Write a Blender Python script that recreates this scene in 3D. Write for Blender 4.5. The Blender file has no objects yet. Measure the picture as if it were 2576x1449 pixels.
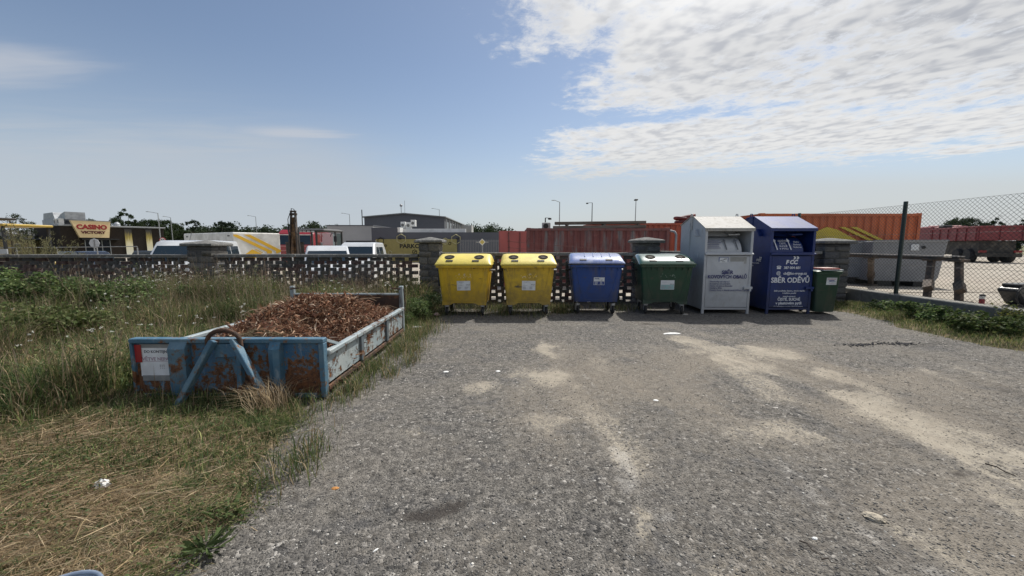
import bpy, bmesh, math, random
import numpy as np
from mathutils import Vector, Matrix
R = math.radians
random.seed(7); rng = np.random.default_rng(11)
sc = bpy.context.scene
C = sc.collection

# ------------------------------------------------------------------ camera
CAM_H, CAM_F, CAM_PITCH = 1.65, 970.0, math.atan(108.5 / 970.0)
cam = bpy.data.cameras.new('camera'); cam_o = bpy.data.objects.new('camera', cam); C.objects.link(cam_o)
cam.sensor_width = 36.0; cam.lens = 36.0 * CAM_F / 2576.0
cam.clip_start = 0.05; cam.clip_end = 5000
cam_o.location = (0, 0, CAM_H); cam_o.rotation_euler = (math.pi / 2 - CAM_PITCH, 0, 0)
sc.camera = cam_o

# ------------------------------------------------------------------ world, sun, exposure
SUN_AZ, SUN_EL = 36.0, 53.0           # degrees to the right of straight ahead (+Y), and above the horizon
sun = bpy.data.lights.new('sun', 'SUN'); sun.energy = 4.5; sun.angle = R(1.6); sun.color = (1.0, .955, .88)
sun_o = bpy.data.objects.new('sun', sun); C.objects.link(sun_o)
sun_o.rotation_euler = (R(90 - SUN_EL), 0, R(180 - SUN_AZ)); sun_o.location = (10, 25, 40)
w = bpy.data.worlds.new('World'); sc.world = w; w.use_nodes = True

def build_world():
    nt = w.node_tree; N = nt.nodes; L = nt.links; N.clear()
    def nd(t, **k):
        n = N.new(t)
        for a, v in k.items(): setattr(n, a, v)
        return n
    def setin(n, i, v):
        if isinstance(v, bpy.types.NodeSocket): L.new(v, n.inputs[i])
        elif v is not None: n.inputs[i].default_value = v
    def ma(op, a, b=None, c=None, clamp=False):
        n = nd('ShaderNodeMath', operation=op, use_clamp=clamp)
        for i, v in enumerate((a, b, c)): setin(n, i, v)
        return n.outputs[0]
    def ss(x, lo, hi):
        n = nd('ShaderNodeMapRange', interpolation_type='SMOOTHSTEP')
        setin(n, 0, x); n.inputs[1].default_value = lo; n.inputs[2].default_value = hi
        return n.outputs[0]
    def mix(f, a, b):
        n = nd('ShaderNodeMix', data_type='RGBA')
        setin(n, 0, f); setin(n, 6, a); setin(n, 7, b)
        return n.outputs[2]
    def noi(v, s, det=4, rough=.55, dist=0.):
        n = nd('ShaderNodeTexNoise'); L.new(v, n.inputs['Vector'])
        n.inputs['Scale'].default_value = s; n.inputs['Detail'].default_value = det
        n.inputs['Roughness'].default_value = rough; n.inputs['Distortion'].default_value = dist
        return n.outputs['Fac']
    def vec(x, y, z=0.):
        n = nd('ShaderNodeCombineXYZ'); setin(n, 0, x); setin(n, 1, y); setin(n, 2, z); return n.outputs[0]
    sky = nd('ShaderNodeTexSky', sky_type='NISHITA'); sky.sun_disc = False
    sky.sun_elevation = R(SUN_EL); sky.sun_rotation = R(SUN_AZ)
    sky.altitude = 300; sky.air_density = 1.0; sky.dust_density = .7; sky.ozone_density = 1.0
    hs = nd('ShaderNodeHueSaturation'); hs.inputs['Saturation'].default_value = .92; hs.inputs['Value'].default_value = SKY_V
    L.new(sky.outputs[0], hs.inputs['Color'])
    col = hs.outputs[0]
    tc = nd('ShaderNodeTexCoord'); sp = nd('ShaderNodeSeparateXYZ'); L.new(tc.outputs['Generated'], sp.inputs[0])
    x, y, z = sp.outputs
    zc = ma('MAXIMUM', z, .02)
    px = ma('DIVIDE', x, zc); py = ma('DIVIDE', y, zc)          # the cloud deck seen as a plane overhead
    P = vec(px, py)
    n1 = noi(P, 1.7, 3, .6); n2 = None
    # a second, sheared copy of the plane gives the long cloud streets
    rv_ = nd('ShaderNodeVectorRotate', rotation_type='Z_AXIS'); L.new(P, rv_.inputs[0]); rv_.inputs['Angle'].default_value = R(52)
    rot = nd('ShaderNodeMapping'); L.new(rv_.outputs[0], rot.inputs[0]); rot.inputs['Scale'].default_value = (.75, 1.3, 1)
    ns = noi(rot.outputs[0], 3.4, 3, .6, .5); nf = None
    # ---- thin high veil over the whole left half and the horizon
    cm = nd('ShaderNodeMapping'); L.new(P, cm.inputs[0]); cm.inputs['Rotation'].default_value = (0, 0, R(-22)); cm.inputs['Scale'].default_value = (.55, 2.2, 1)
    nc = noi(cm.outputs[0], 1.5, 3, .6, .5)
    ed = ma('MULTIPLY', ma('SUBTRACT', nc, .5), 1.4)
    veil = ma('MULTIPLY', ma('MULTIPLY', ss(ma('SUBTRACT', ma('MULTIPLY', px, -1.), ed), .7, 2.6), ss(ma('DIVIDE', px, ma('ADD', py, .3)), -.02, -.40)), ss(ma('ADD', py, ed), 2.6, 4.4))
    veil = ma('MULTIPLY', veil, ma('MULTIPLY_ADD', nc, .8, .42))
    # a loose bright wisp to the left
    wx = ma('DIVIDE', ma('SUBTRACT', px, -3.05), .85); wy = ma('DIVIDE', ma('SUBTRACT', ma('SUBTRACT', py, 2.28), ma('MULTIPLY', ma('ADD', px, 3.05), -.1)), .34)
    wd = ma('SQRT', ma('ADD', ma('MULTIPLY', wx, wx), ma('MULTIPLY', wy, wy)))
    wisp = ma('MULTIPLY', ss(ma('ADD', wd, ma('MULTIPLY', ma('SUBTRACT', nc, .5), 1.2)), 1.15, .1), .62)
    w2x = ma('DIVIDE', ma('SUBTRACT', px, -1.95), .55); w2y = ma('DIVIDE', ma('SUBTRACT', py, 3.62), .26)
    wd2 = ma('SQRT', ma('ADD', ma('MULTIPLY', w2x, w2x), ma('MULTIPLY', w2y, w2y)))
    wisp2 = ma('MULTIPLY', ss(ma('ADD', wd2, ma('MULTIPLY', ma('SUBTRACT', nc, .5), 1.8)), 1.1, .1), .55)
    hz = ma('POWER', ma('SUBTRACT', 1., ma('MINIMUM', ma('DIVIDE', ma('ABSOLUTE', z), .42), 1.)), 2.0)     # whitish air low down
    k = SKY_CLOUD
    haze_c = (.475 * k, .525 * k, .58 * k, 1); veil_c = (.45 * k, .495 * k, .555 * k, 1)
    col = mix(ma('MULTIPLY', veil, .85, clamp=True), col, veil_c)
    col = mix(ma('MULTIPLY', hz, .93, clamp=True), col, haze_c)
    col = mix(ma('MAXIMUM', wisp, wisp2), col, (.56 * k, .57 * k, .60 * k, 1))
    # ---- altocumulus deck to the right: coverage falls off towards its ragged left edge, so it breaks into small cloudlets there
    f = ma('ADD', ma('MULTIPLY', noi(P, 1.5, 2, .5), .34), ma('ADD', ma('MULTIPLY', noi(P, 7.5, 6, .70, .25), .46), ma('MULTIPLY', ns, .20)))
    bul = ma('MULTIPLY', ss(py, 2.5, 1.9), .42)
    e_l = ma('ADD', ma('ADD', px, bul), ma('MULTIPLY', ma('SUBTRACT', n1, .5), 1.3))
    cov = ma('MULTIPLY', ss(e_l, -.30, 1.05), ss(ma('ADD', ma('ADD', py, ma('MULTIPLY', px, .40)), ma('MULTIPLY', ma('SUBTRACT', n1, .5), 2.4)), 8.0, 4.9))
    gl = ma('ABSOLUTE', ma('ADD', ma('SUBTRACT', py, 3.30), ma('MULTIPLY', px, .15)))
    gap = ma('MULTIPLY', ss(gl, .42, .02), ma('MULTIPLY_ADD', ss(px, 2.6, 1.4), .5, .5))
    thr = ma('ADD', ma('MULTIPLY_ADD', ma('SUBTRACT', 1., cov), .36, -.055), ma('ADD', ma('MULTIPLY', gap, .18), ma('MULTIPLY', ma('SUBTRACT', noi(P, 2.6, 2, .5), .5), .22)))
    dens = ss(ma('SUBTRACT', f, thr), .33, .54)
    dens = ma('MULTIPLY', dens, ss(cov, .02, .25))
    inner = ss(ma('SUBTRACT', f, thr), .44, .56)                       # thick parts go grey below
    thick = ma('MULTIPLY', ss(px, .55, 1.35), ss(py, 3.2, 1.8))
    sh = ss(ma('ADD', ma('MULTIPLY', ns, .40), ma('MULTIPLY', noi(P, 8.0, 2, .5, .2), .64)), .36, .62)
    white = (.79 * k, .79 * k, .785 * k, 1)
    grey = mix(sh, (.53 * k, .54 * k, .565 * k, 1), (.76 * k, .755 * k, .745 * k, 1))
    dark = mix(sh, (.41 * k, .425 * k, .46 * k, 1), (.66 * k, .66 * k, .66 * k, 1))
    cc = mix(ma('MULTIPLY', inner, .95), white, mix(thick, grey, dark))
    low2 = ss(py, 3.6, 6.4)
    cc = mix(ma('MULTIPLY', low2, .75), cc, (.62 * k, .63 * k, .62 * k, 1))
    # forward-scattered glow of the sun through the thin deck
    sd = (math.sin(R(SUN_AZ))*math.cos(R(SUN_EL)), math.cos(R(SUN_AZ))*math.cos(R(SUN_EL)), math.sin(R(SUN_EL)))
    dp = nd('ShaderNodeVectorMath', operation='DOT_PRODUCT'); L.new(tc.outputs['Generated'], dp.inputs[0]); dp.inputs[1].default_value = sd
    glow = ma('ADD', ma('MULTIPLY_ADD', ss(dp.outputs['Value'], .84, 1.0), .7, 1.0), ma('MULTIPLY', ss(dp.outputs['Value'], .93, 1.0), 3.0))
    gv = nd('ShaderNodeVectorMath', operation='SCALE'); L.new(cc, gv.inputs[0]); L.new(glow, gv.inputs['Scale']); cc = gv.outputs[0]
    col = mix(ma('MULTIPLY', dens, .95, clamp=True), col, cc)
    # warm white veil low on the right, under the deck
    rv = ma('MULTIPLY', ss(ma('DIVIDE', px, ma('ADD', py, .3)), -.30, .55), ss(py, 4.2, 7.0))
    col = mix(ma('MULTIPLY', rv, .55), col, (.56 * k, .565 * k, .555 * k, 1))
    bg = nd('ShaderNodeBackground'); bg.inputs['Strength'].default_value = SKY_STR; L.new(col, bg.inputs['Color'])
    out = nd('ShaderNodeOutputWorld'); L.new(bg.outputs[0], out.inputs[0])

SKY_STR = .10; SKY_V = 1.0; SKY_CLOUD = 1.0 / SKY_STR
build_world()
sc.view_settings.view_transform = 'Standard'; sc.view_settings.look = 'None'
sc.view_settings.exposure = 0.10; sc.view_settings.gamma = 1.0; sc.view_settings.use_curve_mapping = False
sc.render.engine = 'CYCLES'
w.cycles.sampling_method = 'MANUAL'; w.cycles.sample_map_resolution = 512
sc.cycles.max_bounces = 4; sc.cycles.diffuse_bounces = 2; sc.cycles.glossy_bounces = 3; sc.cycles.transparent_max_bounces = 8
sc.cycles.use_denoising = True

# ------------------------------------------------------------------ helpers
def ray(u, v):
    a = (u - 1288) / CAM_F; b = (724.5 - v) / CAM_F; s, c = math.sin(CAM_PITCH), math.cos(CAM_PITCH)
    return a, c + b * s, -s + b * c
def at(u, v, Y):
    d = ray(u, v); t = Y / d[1]; return Vector((d[0] * t, Y, CAM_H + d[2] * t))
def gp(u, v, z=0.):
    d = ray(u, v); t = (z - CAM_H) / d[2]; return Vector((d[0] * t, d[1] * t, z))

def tag(o, label=None, cat=None, group=None, kind=None):
    for k, v in (('label', label), ('category', cat), ('group', group), ('kind', kind)):
        if v: o[k] = v
    return o
def empty(name, loc=(0, 0, 0), rz=0., label=None, cat=None, group=None):
    o = bpy.data.objects.new(name, None); C.objects.link(o); o.location = loc; o.rotation_euler = (0, 0, rz)
    o.empty_display_size = .2
    return tag(o, label, cat, group)
def link(name, me, parent=None, loc=None, rz=None):
    o = bpy.data.objects.new(name, me); C.objects.link(o)
    if parent is not None: o.parent = parent
    if loc is not None: o.location = loc
    if rz is not None: o.rotation_euler = (0, 0, rz) if not hasattr(rz, '__len__') else rz
    return o
def copy_tree(o, parent=None):
    c = o.copy(); C.objects.link(c); c.parent = parent
    for ch in list(o.children): copy_tree(ch, c)
    return c

class MB:
    def __init__(s): s.v = []; s.f = []
    def add(s, vs, fs):
        n = len(s.v); s.v += [tuple(p) for p in vs]; s.f += [tuple(i + n for i in f) for f in fs]; return s
    def box(s, x0, y0, z0, x1, y1, z1):
        return s.add([(x0,y0,z0),(x1,y0,z0),(x1,y1,z0),(x0,y1,z0),(x0,y0,z1),(x1,y0,z1),(x1,y1,z1),(x0,y1,z1)],
                     [(0,3,2,1),(4,5,6,7),(0,1,5,4),(1,2,6,5),(2,3,7,6),(3,0,4,7)])
    def bar(s, p0, p1, w, h, up=(0, 0, 1)):
        p0, p1 = Vector(p0), Vector(p1); d = (p1 - p0).normalized(); up = Vector(up)
        if abs(d.dot(up)) > .98: up = Vector((0, 1, 0))
        sx = d.cross(up).normalized(); sz = sx.cross(d).normalized(); vs = []
        for p in (p0, p1):
            for a, b in ((-1,-1),(1,-1),(1,1),(-1,1)): vs.append(p + sx * (a * w / 2) + sz * (b * h / 2))
        return s.add(vs, [(0,1,2,3),(7,6,5,4),(0,4,5,1),(1,5,6,2),(2,6,7,3),(3,7,4,0)])
    def tube(s, pts, r, n=8, r1=None, cap=True, flat=1.):
        pts = [Vector(p) for p in pts]; m = len(pts); vs = []; fs = []
        prev = None
        for i, p in enumerate(pts):
            d = (pts[min(i+1, m-1)] - pts[max(i-1, 0)]).normalized()
            if prev is None:
                a = Vector((0,0,1)) if abs(d.z) < .95 else Vector((1,0,0)); sx = d.cross(a).normalized()
            else:
                sx = (prev - d * prev.dot(d))
                sx = sx.normalized() if sx.length > 1e-6 else d.orthogonal().normalized()
            prev = sx; sy = d.cross(sx)
            rr = (r[i] if hasattr(r, '__len__') else (r if r1 is None else r + (r1 - r) * i / max(1, m-1)))
            for k in range(n):
                t = 2*math.pi*k/n; vs.append(p + sx*(math.cos(t)*rr) + sy*(math.sin(t)*rr*flat))
        for i in range(m-1):
            for k in range(n):
                a = i*n+k; b = i*n+(k+1)%n; fs.append((a, b, b+n, a+n))
        if cap: fs.append(tuple(range(n))[::-1]); fs.append(tuple((m-1)*n+k for k in range(n)))
        return s.add(vs, fs)
    def prism(s, poly, a0, a1, axis='x'):
        """extrude a 2D polygon along an axis. axis x: poly=(y,z); axis y: (x,z); axis z: (x,y)"""
        def m(p, a): return (a, p[0], p[1]) if axis == 'x' else ((p[0], a, p[1]) if axis == 'y' else (p[0], p[1], a))
        n = len(poly); vs = [m(p, a0) for p in poly] + [m(p, a1) for p in poly]
        fs = [tuple(range(n)), tuple(range(2*n-1, n-1, -1))] + [(i, i+n, (i+1)%n+n, (i+1)%n) for i in range(n)]
        return s.add(vs, fs)
    def loft(s, secs, cap=True, closed=True):
        n = len(secs[0]); vs = [p for q in secs for p in q]; fs = []
        for i in range(len(secs)-1):
            for k in range(n if closed else n-1):
                a = i*n+k; b = i*n+(k+1)%n; fs.append((a, b, b+n, a+n))
        if cap and closed: fs.append(tuple(range(n))[::-1]); fs.append(tuple((len(secs)-1)*n+k for k in range(n)))
        return s.add(vs, fs)
    def lathe(s, prof, center, axis='z', n=20, cap=True):
        """prof: list of (r, h)"""
        cx, cy, cz = center; secs = []
        for r, h in prof:
            ring = []
            for k in range(n):
                t = 2*math.pi*k/n; a, b = math.cos(t)*r, math.sin(t)*r
                ring.append((cx+a, cy+b, cz+h) if axis == 'z' else ((cx+h, cy+a, cz+b) if axis == 'x' else (cx+a, cy+h, cz+b)))
            secs.append(ring)
        return s.loft(secs, cap)
    def mesh(s, name, mat=None, smooth=None, bevel=0., seg=1):
        me = bpy.data.meshes.new(name); me.from_pydata(s.v, [], s.f); me.validate()
        bm = bmesh.new(); bm.from_mesh(me)
        bmesh.ops.recalc_face_normals(bm, faces=bm.faces)
        if bevel:
            es = [e for e in bm.edges if len(e.link_faces) == 2 and e.calc_face_angle(0) > R(25)]
            bmesh.ops.bevel(bm, geom=es, offset=bevel, segments=seg, profile=.5, affect='EDGES', clamp_overlap=True)
        bm.to_mesh(me); bm.free()
        if smooth is not None:
            me.shade_smooth(); me.set_sharp_from_angle(angle=R(smooth))
        if mat is not None: me.materials.append(mat)
        return me
    def build(s, name, mat, parent=None, smooth=None, bevel=0., seg=1, loc=None, rz=None):
        return link(name, s.mesh(name, mat, smooth, bevel, seg), parent, loc, rz)

def np_mesh(name, verts, loop_idx, starts, totals, mat=None, col=None, smooth=False, parent=None):
    me = bpy.data.meshes.new(name)
    verts = np.asarray(verts, np.float32); loop_idx = np.asarray(loop_idx, np.int32)
    me.vertices.add(len(verts)); me.vertices.foreach_set('co', verts.ravel())
    me.loops.add(len(loop_idx)); me.loops.foreach_set('vertex_index', loop_idx)
    me.polygons.add(len(starts)); me.polygons.foreach_set('loop_start', np.asarray(starts, np.int32))
    me.polygons.foreach_set('loop_total', np.asarray(totals, np.int32))
    me.update(calc_edges=True)
    if col is not None:
        a = me.color_attributes.new('Col', 'FLOAT_COLOR', 'POINT')
        c4 = np.ones((len(verts), 4), np.float32); c4[:, :3] = col; a.data.foreach_set('color', c4.ravel())
    if smooth: me.shade_smooth()
    if mat: me.materials.append(mat)
    return link(name, me, parent)

# value noise in numpy for placing wear and plants
def _hash(ix, iy, seed):
    n = (ix.astype(np.int64) * 374761393 + iy.astype(np.int64) * 668265263 + seed * 1442695041) & 0x7fffffff
    n = ((n ^ (n >> 13)) * 1274126177) & 0x7fffffff
    return ((n ^ (n >> 16)) & 0xffff) / 65535.0
def vnoise(x, y, seed=0):
    x = np.asarray(x, float); y = np.asarray(y, float)
    ix = np.floor(x); iy = np.floor(y); fx = x - ix; fy = y - iy
    fx = fx*fx*(3-2*fx); fy = fy*fy*(3-2*fy)
    a = _hash(ix, iy, seed); b = _hash(ix+1, iy, seed); c = _hash(ix, iy+1, seed); d = _hash(ix+1, iy+1, seed)
    return (a*(1-fx)+b*fx)*(1-fy) + (c*(1-fx)+d*fx)*fy
def fbm(x, y, seed=0, oct=4, g=.5):
    s = 0.; a = 1.; t = 0.
    for o in range(oct):
        s = s + a*vnoise(np.asarray(x)*2**o, np.asarray(y)*2**o, seed+o*17); t += a; a *= g
    return s/t
def sstep(x, lo, hi):
    t = np.clip((np.asarray(x, float)-lo)/(hi-lo), 0, 1); return t*t*(3-2*t)

# ------------------------------------------------------------------ materials
MATS = {}
def M(name, c, rough=.6, metal=0., layers=(), bump=0., bscale=80., spec=.5, objrand=None, coat=0., var=.12, vscale=4., space='Object'):
    """Principled material; layers = (colour, scale, lo, hi, stretch, detail[, rough]) laid over the base through noise."""
    if name in MATS: return MATS[name]
    m = bpy.data.materials.new(name); m.use_nodes = True; MATS[name] = m
    nt = m.node_tree; N = nt.nodes; L = nt.links; b = N['Principled BSDF']
    b.inputs['Roughness'].default_value = rough; b.inputs['Metallic'].default_value = metal
    b.inputs['Specular IOR Level'].default_value = spec
    if coat: b.inputs['Coat Weight'].default_value = coat; b.inputs['Coat Roughness'].default_value = .15
    tc = N.new('ShaderNodeTexCoord'); oi = N.new('ShaderNodeObjectInfo')
    mu = N.new('ShaderNodeMath'); mu.operation = 'MULTIPLY'; mu.inputs[1].default_value = 71.3; L.new(oi.outputs['Random'], mu.inputs[0])
    ad = N.new('ShaderNodeVectorMath'); ad.operation = 'ADD'; L.new(tc.outputs[space], ad.inputs[0]); L.new(mu.outputs[0], ad.inputs[1])
    V = ad.outputs[0]
    def noise(scale, det=5, stretch=None, rgh=.6):
        n = N.new('ShaderNodeTexNoise'); n.inputs['Scale'].default_value = scale; n.inputs['Detail'].default_value = det; n.inputs['Roughness'].default_value = rgh
        if stretch:
            mp = N.new('ShaderNodeMapping'); mp.inputs['Scale'].default_value = stretch; L.new(V, mp.inputs[0]); L.new(mp.outputs[0], n.inputs['Vector'])
        else: L.new(V, n.inputs['Vector'])
        return n.outputs['Fac']
    def rmp(src, lo, hi):
        r = N.new('ShaderNodeMapRange'); r.inputs[1].default_value = lo; r.inputs[2].default_value = hi; L.new(src, r.inputs[0]); return r.outputs[0]
    def mix(f, a, bb):
        x = N.new('ShaderNodeMix'); x.data_type = 'RGBA'
        for i, v in ((0, f), (6, a), (7, bb)):
            if isinstance(v, bpy.types.NodeSocket): L.new(v, x.inputs[i])
            else: x.inputs[i].default_value = v if i == 0 else (*v, 1)
        return x.outputs[2]
    if objrand:
        cr = N.new('ShaderNodeValToRGB'); cr.color_ramp.interpolation = 'CONSTANT'; L.new(oi.outputs['Random'], cr.inputs[0])
        els = cr.color_ramp.elements
        for i, q in enumerate(objrand):
            e = els[i] if i < 2 else els.new(i/len(objrand)); e.position = i/len(objrand); e.color = (*q, 1)
        col = cr.outputs[0]
    else:
        rgb = N.new('ShaderNodeRGB'); rgb.outputs[0].default_value = (*c, 1); col = rgb.outputs[0]
    if var:
        hv = N.new('ShaderNodeHueSaturation'); L.new(col, hv.inputs['Color'])
        r = rmp(noise(vscale, 6), .3, .7); r2 = N.new('ShaderNodeMapRange'); r2.inputs[3].default_value = 1-var; r2.inputs[4].default_value = 1+var; L.new(r, r2.inputs[0]); L.new(r2.outputs[0], hv.inputs['Value'])
        col = hv.outputs[0]
    rsock = None
    for ly in layers:
        lc, s, lo, hi = ly[:4]; st = ly[4] if len(ly) > 4 else None; det = ly[5] if len(ly) > 5 else 6; lr = ly[6] if len(ly) > 6 else None
        f = rmp(noise(s, det, st), lo, hi); col = mix(f, col, lc)
        if lr is not None:
            x = N.new('ShaderNodeMix'); L.new(f, x.inputs[0])
            if rsock is None: x.inputs[2].default_value = rough
            else: L.new(rsock, x.inputs[2])
            x.inputs[3].default_value = lr; rsock = x.outputs[0]
    if rsock is not None: L.new(rsock, b.inputs['Roughness'])
    L.new(col, b.inputs['Base Color'])
    if bump:
        bp = N.new('ShaderNodeBump'); bp.inputs['Strength'].default_value = min(1, bump); bp.inputs['Distance'].default_value = .01*max(1, bump)
        L.new(noise(bscale, 6, None, .65), bp.inputs['Height']); L.new(bp.outputs[0], b.inputs['Normal'])
    return m
def grime(m, z0, z1, c=(.085, .075, .06), amt=.8, scale=7.):
    """splashed dirt that thins out upwards from the foot of a thing, plus rain streaks"""
    nt = m.node_tree; N = nt.nodes; L = nt.links; b = N['Principled BSDF']; src = b.inputs['Base Color'].links[0].from_socket
    tc = N.new('ShaderNodeTexCoord'); sp = N.new('ShaderNodeSeparateXYZ'); L.new(tc.outputs['Object'], sp.inputs[0])
    r = N.new('ShaderNodeMapRange'); r.inputs[1].default_value = z1; r.inputs[2].default_value = z0; L.new(sp.outputs[2], r.inputs[0])
    n = N.new('ShaderNodeTexNoise'); n.inputs['Scale'].default_value = scale; n.inputs['Detail'].default_value = 8; n.inputs['Roughness'].default_value = .7; L.new(tc.outputs['Object'], n.inputs['Vector'])
    a = N.new('ShaderNodeMath'); a.operation = 'MULTIPLY_ADD'; L.new(r.outputs[0], a.inputs[0]); a.inputs[1].default_value = .55; L.new(n.outputs['Fac'], a.inputs[2])
    f = N.new('ShaderNodeMapRange'); f.inputs[1].default_value = .55; f.inputs[2].default_value = 1.0; f.inputs[4].default_value = amt; L.new(a.outputs[0], f.inputs[0])
    x = N.new('ShaderNodeMix'); x.data_type = 'RGBA'; L.new(f.outputs[0], x.inputs[0]); L.new(src, x.inputs[6]); x.inputs[7].default_value = (*c, 1); L.new(x.outputs[2], b.inputs['Base Color'])
    return m
def emat(name, c, strength):
    m = bpy.data.materials.new(name); m.use_nodes = True; b = m.node_tree.nodes['Principled BSDF']
    b.inputs['Base Color'].default_value = (*c, 1); b.inputs['Emission Color'].default_value = (*c, 1); b.inputs['Emission Strength'].default_value = strength; return m
def glassmat(name, c, rough=.06):
    m = bpy.data.materials.new(name); m.use_nodes = True; b = m.node_tree.nodes['Principled BSDF']
    b.inputs['Base Color'].default_value = (*c, 1); b.inputs['Roughness'].default_value = rough; b.inputs['Specular IOR Level'].default_value = .6
    return m
def clearglass(name, tint=(.75, .85, .82), refl=.18):
    m = bpy.data.materials.new(name); m.use_nodes = True; nt = m.node_tree; N = nt.nodes; L = nt.links
    N.remove(N['Principled BSDF']); o = N['Material Output']
    t = N.new('ShaderNodeBsdfTransparent'); t.inputs[0].default_value = (*tint, 1); g = N.new('ShaderNodeBsdfGlossy'); g.inputs['Roughness'].default_value = .04
    x = N.new('ShaderNodeMixShader'); x.inputs[0].default_value = refl; L.new(t.outputs[0], x.inputs[1]); L.new(g.outputs[0], x.inputs[2]); L.new(x.outputs[0], o.inputs[0]); return m
def leafmat(name, transl=.35, rough=.75, hue=(1, 1, 1)):
    """foliage: colour from the plant's own vertex colour, some light passing through the blade"""
    m = bpy.data.materials.new(name); m.use_nodes = True; nt = m.node_tree; N = nt.nodes; L = nt.links
    b = N['Principled BSDF']; o = N['Material Output']; a = N.new('ShaderNodeAttribute'); a.attribute_name = 'Col'
    L.new(a.outputs['Color'], b.inputs['Base Color']); b.inputs['Roughness'].default_value = rough; b.inputs['Specular IOR Level'].default_value = .25
    t = N.new('ShaderNodeBsdfTranslucent'); h = N.new('ShaderNodeHueSaturation'); h.inputs['Value'].default_value = 1.25; L.new(a.outputs['Color'], h.inputs['Color']); L.new(h.outputs[0], t.inputs[0])
    x = N.new('ShaderNodeMixShader'); x.inputs[0].default_value = transl; L.new(b.outputs[0], x.inputs[1]); L.new(t.outputs[0], x.inputs[2]); L.new(x.outputs[0], o.inputs[0]); return m

# lettering as flat mesh
def text(name, s, size, mat, parent, loc, rot=(math.pi/2, 0, 0), align='CENTER', bold=0., sx=1., shear=0., depth=.0015):
    cu = bpy.data.curves.new(name, 'FONT'); cu.body = s; cu.size = size; cu.align_x = align; cu.offset = bold; cu.shear = shear; cu.extrude = depth
    cu.resolution_u = 3
    o = bpy.data.objects.new(name, cu); C.objects.link(o)
    bpy.context.view_layer.update()
    me = bpy.data.meshes.new_from_object(o.evaluated_get(bpy.context.evaluated_depsgraph_get()))
    bpy.data.objects.remove(o); bpy.data.curves.remove(cu)
    me.name = name; me.materials.clear(); me.materials.append(mat)
    ob = link(name, me, parent); ob.location = loc; ob.rotation_euler = rot; ob.scale = (sx, 1, 1)
    return ob
# ------------------------------------------------------------------ ground sheets
def grid_mesh(name, xs, ys, zf, mat, attrs=None, smooth=True):
    X, Y = np.meshgrid(xs, ys); Z = zf(X, Y); nx, ny = len(xs), len(ys)
    v = np.stack([X.ravel(), Y.ravel(), Z.ravel()], 1)
    i = np.arange((ny-1)*(nx-1)); r = i // (nx-1); c = i % (nx-1); a = r*nx+c
    q = np.stack([a, a+1, a+nx+1, a+nx], 1)
    o = np_mesh(name, v, q.ravel(), np.arange(len(q))*4, np.full(len(q), 4), mat, smooth=smooth)
    for k, fn in (attrs or {}).items():
        at_ = o.data.attributes.new(k, 'FLOAT', 'POINT'); at_.data.foreach_set('value', fn(X, Y).ravel().astype(np.float32))
    return o

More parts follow.
